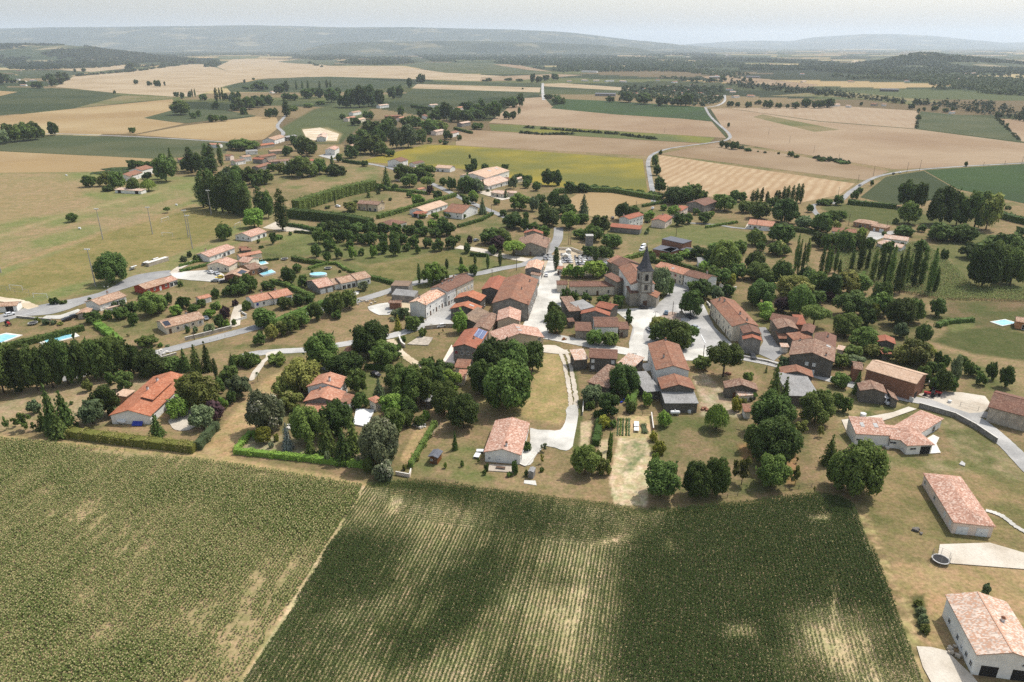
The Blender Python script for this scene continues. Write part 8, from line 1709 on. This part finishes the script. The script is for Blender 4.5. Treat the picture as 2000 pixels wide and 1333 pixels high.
parasol_tables(978, 917, (988, 918), 'dark dining table on the wooden deck', 'garden_table', 'table', mat=WOODD, w_=2.6); parasol_tables(938, 884, (945, 884), 'white table beside the gable of the white bungalow', 'garden_table', 'table', w_=2.2, d_=1.4)
parasol_tables(932, 893, (936, 886), 'white garden table on the grass by the white bungalow', 'garden_table', 'table', w_=2.4, d_=1.6); parasol_tables(1243, 832, (1243, 840), 'white seed table in the vegetable beds', 'seed_table', 'table', w_=3.2, d_=1.5); parasol_tables(1243, 842, (1243, 850), 'second white seed table, nearer in the vegetable beds', 'seed_table', 'table', w_=2.2, d_=1.5)
m = MB(); T = None
sp = empty('solar_heater', G(269, 831)); tag(sp, 'blue solar heater panel leaning by the villa gable', 'solar panel'); m.face([(-1.6, -.6, .2), (1.6, -.6, .2), (1.6, .6, 1.2), (-1.6, .6, 1.2)]); m.face([(-1.6, .6, 1.12), (1.6, .6, 1.12), (1.6, -.6, .12), (-1.6, -.6, .12)]); m.build('panel', SHUT['b'], sp); m = MB(); m.box(-1.5, -1.4, .5, .6, 0, 1.1); m.box(1.4, 1.5, .5, .6, 0, 1.1); m.build('stand', METAL, sp)
def tractor(px, py, tow, label, mat=None):
    p = G(px, py); q = G(*tow); o = empty('farm_machine', p + Vector((0, 0, .24)), math.atan2(q.y - p.y, q.x - p.x)); tag(o, label, 'farm machine', 'farm machines'); mat = mat or paint_('red', PC['red'])
    m = MB(); m.box(-.4, 1.8, -.4, .4, .7, 1.35); m.box(-1.5, -.4, -.5, .5, .8, 1.1); m.build('body', mat, o); m = MB(); m.box(-1.3, -.3, -.55, .55, 1.1, 2.3); m.build('cab', GLASS, o)
    for x, r_, yq in ((-1.0, .75, .75), (-1.0, .75, -.75), (1.3, .45, .65), (1.3, .45, -.65)):
        m = MB(); m.cyl((x, yq - .18, r_), (x, yq + .18, r_), r_, r_, 14); m.build('wheel', RUBBER, o)
tractor(1826, 772, (1834, 774), 'red tractor on the pale farmyard'); tractor(1815, 775, (1806, 773), 'red farm machine beside the tractor on the farmyard'); tractor(1693, 783, (1701, 785), 'red farm machine along the dark roadside barn')
tractor(17, 636, (22, 640), 'red play tractor on the lawn at the left edge')
# church square things: memorial, lamps
o = empty('war_memorial', G(1330, 618)); tag(o, 'stone memorial plinth with railing on the square', 'memorial'); m = MB(); m.box(-2.2, 2.2, -2.2, 2.2, 0, .5); m.box(-1.5, 1.5, -1.5, 1.5, .5, 1.0); m.box(-.7, .7, -.7, .7, 1.0, 2.2); m.build('plinth', WALLS['stone'], o); m = MB(); m.cyl((0, 0, 2.2), (0, 0, 5.8), .32, .2, 8); m.box(-.7, .7, -.12, .12, 4.9, 5.15); m.build('stone_cross', WALLS['stone'], o)
m = MB()
for x in (-2.5, 2.5):
    for yq in (-2.5, 2.5): m.cyl((x, yq, 0), (x, yq, 1.1), .06, .06, 6)
for a0, a1 in (((-2.5, -2.5), (2.5, -2.5)), ((2.5, -2.5), (2.5, 2.5)), ((2.5, 2.5), (-2.5, 2.5)), ((-2.5, 2.5), (-2.5, -2.5))): m.cyl((*a0, 1.05), (*a1, 1.05), .04, .04, 5)
m.build('railing', METAL, o)
def lamp(px, py, ytop, label):
    p = G(px, py); h = height(px, py, ytop); o = empty('street_lamp', p); tag(o, label, 'street lamp', 'street lamps'); m = MB(); m.cyl((0, 0, 0), (0, 0, h), .09, .06, 8); m.box(-.9, .9, -.04, .04, h - .2, h - .1); m.build('post', RUBBER, o)
    for x in (-.9, .9): m = MB(); m.cyl((x, 0, h - .55), (x, 0, h - .1), .2, .12, 8); m.build('lamp_head', WHITE, o)
lamp(1280, 621, 609, 'twin headed street lamp on the gravel of the square'); lamp(209, 569, 559, 'street lamp beside the tarmac under the plane tree'); lamp(1305, 632, 621, 'street lamp beside the plane trees on the square'); lamp(1402, 598 - 2, 580, 'street lamp at the corner of the long square terrace'); lamp(1237, 702, 690, 'street lamp at the edge of the white forecourt')
# stone blocks at the white street, heaps
def heap(px, py, r, label, mat=None, n_=14, h=.8):
    rr = random.Random(int(px)); o0 = G(px, py); m = MB()
    for k in range(n_):
        a_ = rr.uniform(0, 6.28); d_ = r * math.sqrt(rr.random()); s = rr.uniform(.25, .55); x, yq, z = d_ * math.cos(a_), d_ * math.sin(a_), h * (1 - d_ / r) * rr.random()
        c_, s_ = math.cos(a_ * 3), math.sin(a_ * 3)
        m.box(-s, s, -s * .7, s * .7, -.1, s, 0, lambda X, Y, Z, x=x, yq=yq, z=z, c_=c_, s_=s_: Vector((x + X * c_ - Y * s_, yq + X * s_ + Y * c_, z + Z)))
    o = m.build('rubble_heap', mat or PALECONC); o.location = o0; tag(o, label, 'heap', None, 'stuff')
heap(716, 592, 4.5, 'heap of pale timber and rubble by the road bend', WALLS['old']); heap(316, 690, 3.5, 'heap of stones beside the lower road'); heap(567, 834 - 0, 1.6, 'pale stones in the villa garden', h=.4); heap(818, 834, 2.2, 'ring of pale stones in the long garden'); heap(1722, 872, 2.0, 'pale rubble along the angled white bungalow', h=.5); heap(1862, 1276, 2.0, 'stacked tiles and stones by the new house', WALLS['old'], 10, .5); heap(1790, 1040, 1.2, 'small stones on the slope by the hip roofed house', WALLS['dark'], 8, .2); heap(1100, 664, 1.2, 'cut logs on the grass by the white street', WALLS['wood'], 6); heap(1178, 672, 1.6, 'barrels and boxes by the small annex'); heap(765, 612, 1.6, 'junk beside the brick shed', METAL); heap(1375, 800, 1.2, 'pots beside the drive', WALLS['brick'], 8); heap(1422, 733, 1.6, 'flower pots at the foot of the umbrella pine', WALLS['brick'], 8)
heap(1212, 783, 2.2, 'coloured boxes beside the kitchen garden tree', SHUT['b'], 8, .3); heap(1460, 808, 1.2, 'red boards beside the rust roofed hut', SHUT['r'], 5)
# vegetable rows
for i, (x0, x1) in enumerate([(1208, 1206), (1213, 1211), (1217.5, 1216), (1224, 1223), (1229, 1228.5)]):
    hedge([(x0, 818), (x1, 852)], .35, .5, 'm' if i % 2 else 'g', f'{ORD[i]} low row of vegetables from the left in the beds', .22, .1)
hedge([(1256, 830), (1260, 848)], .5, 1.6, 'g', 'clump of leafy cabbages beside the seed tables', .25, .2)
# ------------------------------------------------------------------ cemetery
TOMB = []
for k, mt in enumerate((WHITE, flat('tomb_grey', (.30, .30, .31, 1), .4, .4), flat('tomb_dark', (.05, .05, .055, 1), .25, .5), flat('tomb_pale', (.55, .53, .49, 1), .6))):
    m = MB(); m.box(-.6, .6, -1.1, 1.1, 0, .35); m.box(-.45, .45, -.95, .95, .35, .5); sm_ = m.mesh('slab', mt); m = MB(); m.box(-.5, .5, 1.0, 1.18, 0, 1.25); TOMB.append((sm_, m.mesh('headstone', mt)))
rr = random.Random(4); nt_ = 0
for (x0, y0, x1, y1_, nx, ny) in ((1096, 498, 1115, 516, 7, 4), (1123, 502, 1156, 520, 9, 4), (1180, 514, 1198, 526, 6, 3), (1062, 500, 1082, 510, 6, 3)):
    for i in range(nx):
        for j in range(ny):
            if rr.random() < .12: continue
            px = x0 + (x1 - x0) * (i + .5) / nx + j * .8; py = y0 + (y1_ - y0) * (j + .5) / ny + rr.uniform(-.4, .4); k = rr.choice((0, 0, 1, 1, 2, 3, 3))
            o = empty('grave', G(px, py), .35 + rr.uniform(-.05, .05)); o.location.z = .1; tag(o, 'stone grave slab with a headstone in the village cemetery', 'grave', 'graves in the cemetery')
            s_ = rr.uniform(.9, 1.25); o.scale = (s_, s_, s_)
            for me_, nm in zip(TOMB[k], ('slab', 'headstone')): link(bpy.data.objects.new(nm, me_), o)
for x, y_, lb in ((1110, 497, 'family vault with a pale roof, largest in the cemetery'), (1104, 506, 'smaller family vault among the graves')):
    o = empty('family_vault', G(x, y_)); tag(o, lb, 'vault'); m = MB(); m.box(-1.3, 1.3, -1.6, 1.6, 0, 2.4); m.build('wall', WALLS['cream'], o); m = MB(); m.face([(-1.5, -1.8, 2.4), (1.5, -1.8, 2.4), (0, -1.8, 3.2)]); m.face([(-1.5, 1.8, 2.4), (0, 1.8, 3.2), (1.5, 1.8, 2.4)]); m.face([(-1.5, -1.8, 2.4), (0, -1.8, 3.2), (0, 1.8, 3.2), (-1.5, 1.8, 2.4)]); m.face([(0, -1.8, 3.2), (1.5, -1.8, 2.4), (1.5, 1.8, 2.4), (0, 1.8, 3.2)]); m.build('roof', PALECONC, o)
house('little orange roofed lodge at the cemetery gate', None, [(z5(185, 430), z5(240, 435), 5, 3.2, 'cream', 'salmon', W(win={0: 'd w'}))], 'lodge', 'cemetery_lodge')
o = empty('stone_tower', G(1150, 492)); tag(o, 'plain grey concrete transformer tower by the crossroads', 'tower'); m = MB(); m.box(-2, 2, -2, 2, 0, 9.5); m.build('wall', WALLS['grey'], o); m = MB(); m.box(-2.2, 2.2, -2.2, 2.2, 9.5, 9.8); m.build('roof', CONC, o); m = MB(); m.box(-.5, .5, -2.05, -1.95, 0, 2.1); m.build('door', METAL, o)
for x, y_, lb in ((130, 344, 'white round bale lying alone on the brown meadow'), (156, 448, 'small white bale on the meadow left of the pitch'), (345, 402, 'white bale on the meadow near the round little tree')):
    o = MB(); o.cyl((-.6, 0, .65), (.6, 0, .65), .65, .65, 14); o = o.build('wrapped_bale', WHITE); o.location = G(x, y_); tag(o, lb, 'bale')
# ------------------------------------------------------------------ labels for the plants: what they look like and what they stand by
LANDMARKS += [('the football pitch', 250, 490), ('the cemetery', 1140, 510), ('the village square', 1270, 660), ('the sunflower bloom field', 1000, 330), ('the grain stubble', 1460, 345), ('the wheat hill', 330, 160), ('the country road', 1700, 351), ('the hip-roofed new house', 1890, 985), ('the young park', 760, 480), ('the gravel drive', 1080, 850), ('the vegetable beds', 1240, 830), ('the dark green crop', 1760, 370), ('the far hamlet', 1330, 180), ('the wide tan field', 1600, 285), ('the left wheat field', 120, 315), ('the green far crop', 900, 190), ('the crossroads', 1075, 465), ('the pool terrace', 112, 662), ('the mown strip', 450, 850)]
KN = dict(b='tree', p='poplar', c='conifer', y='cypress', u='umbrella pine', w='weeping willow', m='palm', t='young tree', s='bush')
def look(h, wd, kind, colr_):
    if kind == 's': sz = 'tiny' if wd < 2 else 'small' if wd < 3.5 else 'broad' if wd > 7 else 'rounded'
    elif kind in 'pyc': sz = 'short' if h < 7 else 'very tall' if h > 17 else 'tall' if h > 11 else 'slim'
    else: sz = 'little' if h < 4.5 else 'huge' if wd > 13 else 'spreading' if wd > h * 1.15 else 'tall' if h > 12 else 'round'
    return f'{sz} {CNAME[colr_]} {KN[kind]}'
used = {}
for o in bpy.data.objects:
    if o.get('label'): used[o['label']] = 1
def rel(px, py, L):
    dx, dy = px - L[1], (py - L[2]) * 1.6
    if abs(dx) > abs(dy): return 'beside'
    return 'in front of' if dy > 0 else 'behind'
def sd2(px, py, L): return (px - L[1]) ** 2 + ((py - L[2]) * 1.6) ** 2
rest = []
for T_ in THINGS:
    if not T_[7]: continue
    o, px, py, h, wd, kind, c_, _ = T_; near = sorted(LANDMARKS, key=lambda L: sd2(px, py, L))[:7]; lk = look(h, wd, kind, c_); ok = None
    cand = [f'{lk} {rel(px, py, near[0])} {near[0][0]}']
    lf = [L for L in near if L[1] < px]; rg = [L for L in near if L[1] > px]
    if lf and rg: cand.append(f'{lk} between {lf[0][0]} and {rg[0][0]}')
    for L in near[1:4]:
        cand.append(f'{lk} {rel(px, py, near[0])} {near[0][0]}, towards {L[0]}')
    for L in near[1:3]: cand.append(f'{lk} {rel(px, py, L)} {L[0]}')
    for cnd in cand:
        if cnd not in used and len(cnd.split()) <= 16: ok = cnd; break
    if ok: used[ok] = 1; o['label'] = ok
    else: rest.append((cand[0], T_))
by = {}
for c_, T_ in rest: by.setdefault(c_, []).append(T_)
for c_, L in by.items():
    L.sort(key=lambda t: t[1])
    for i, T_ in enumerate(L):
        k = i + 2; nm = (ORD[k - 1] if k <= len(ORD) else str(k))
        lab = f'{c_}, {nm} from the left of its look'
        while lab in used: k += 1; lab = f'{c_}, {(ORD[k - 1] if k <= len(ORD) else str(k))} from the left of its look'
        used[lab] = 1; T_[0]['label'] = lab
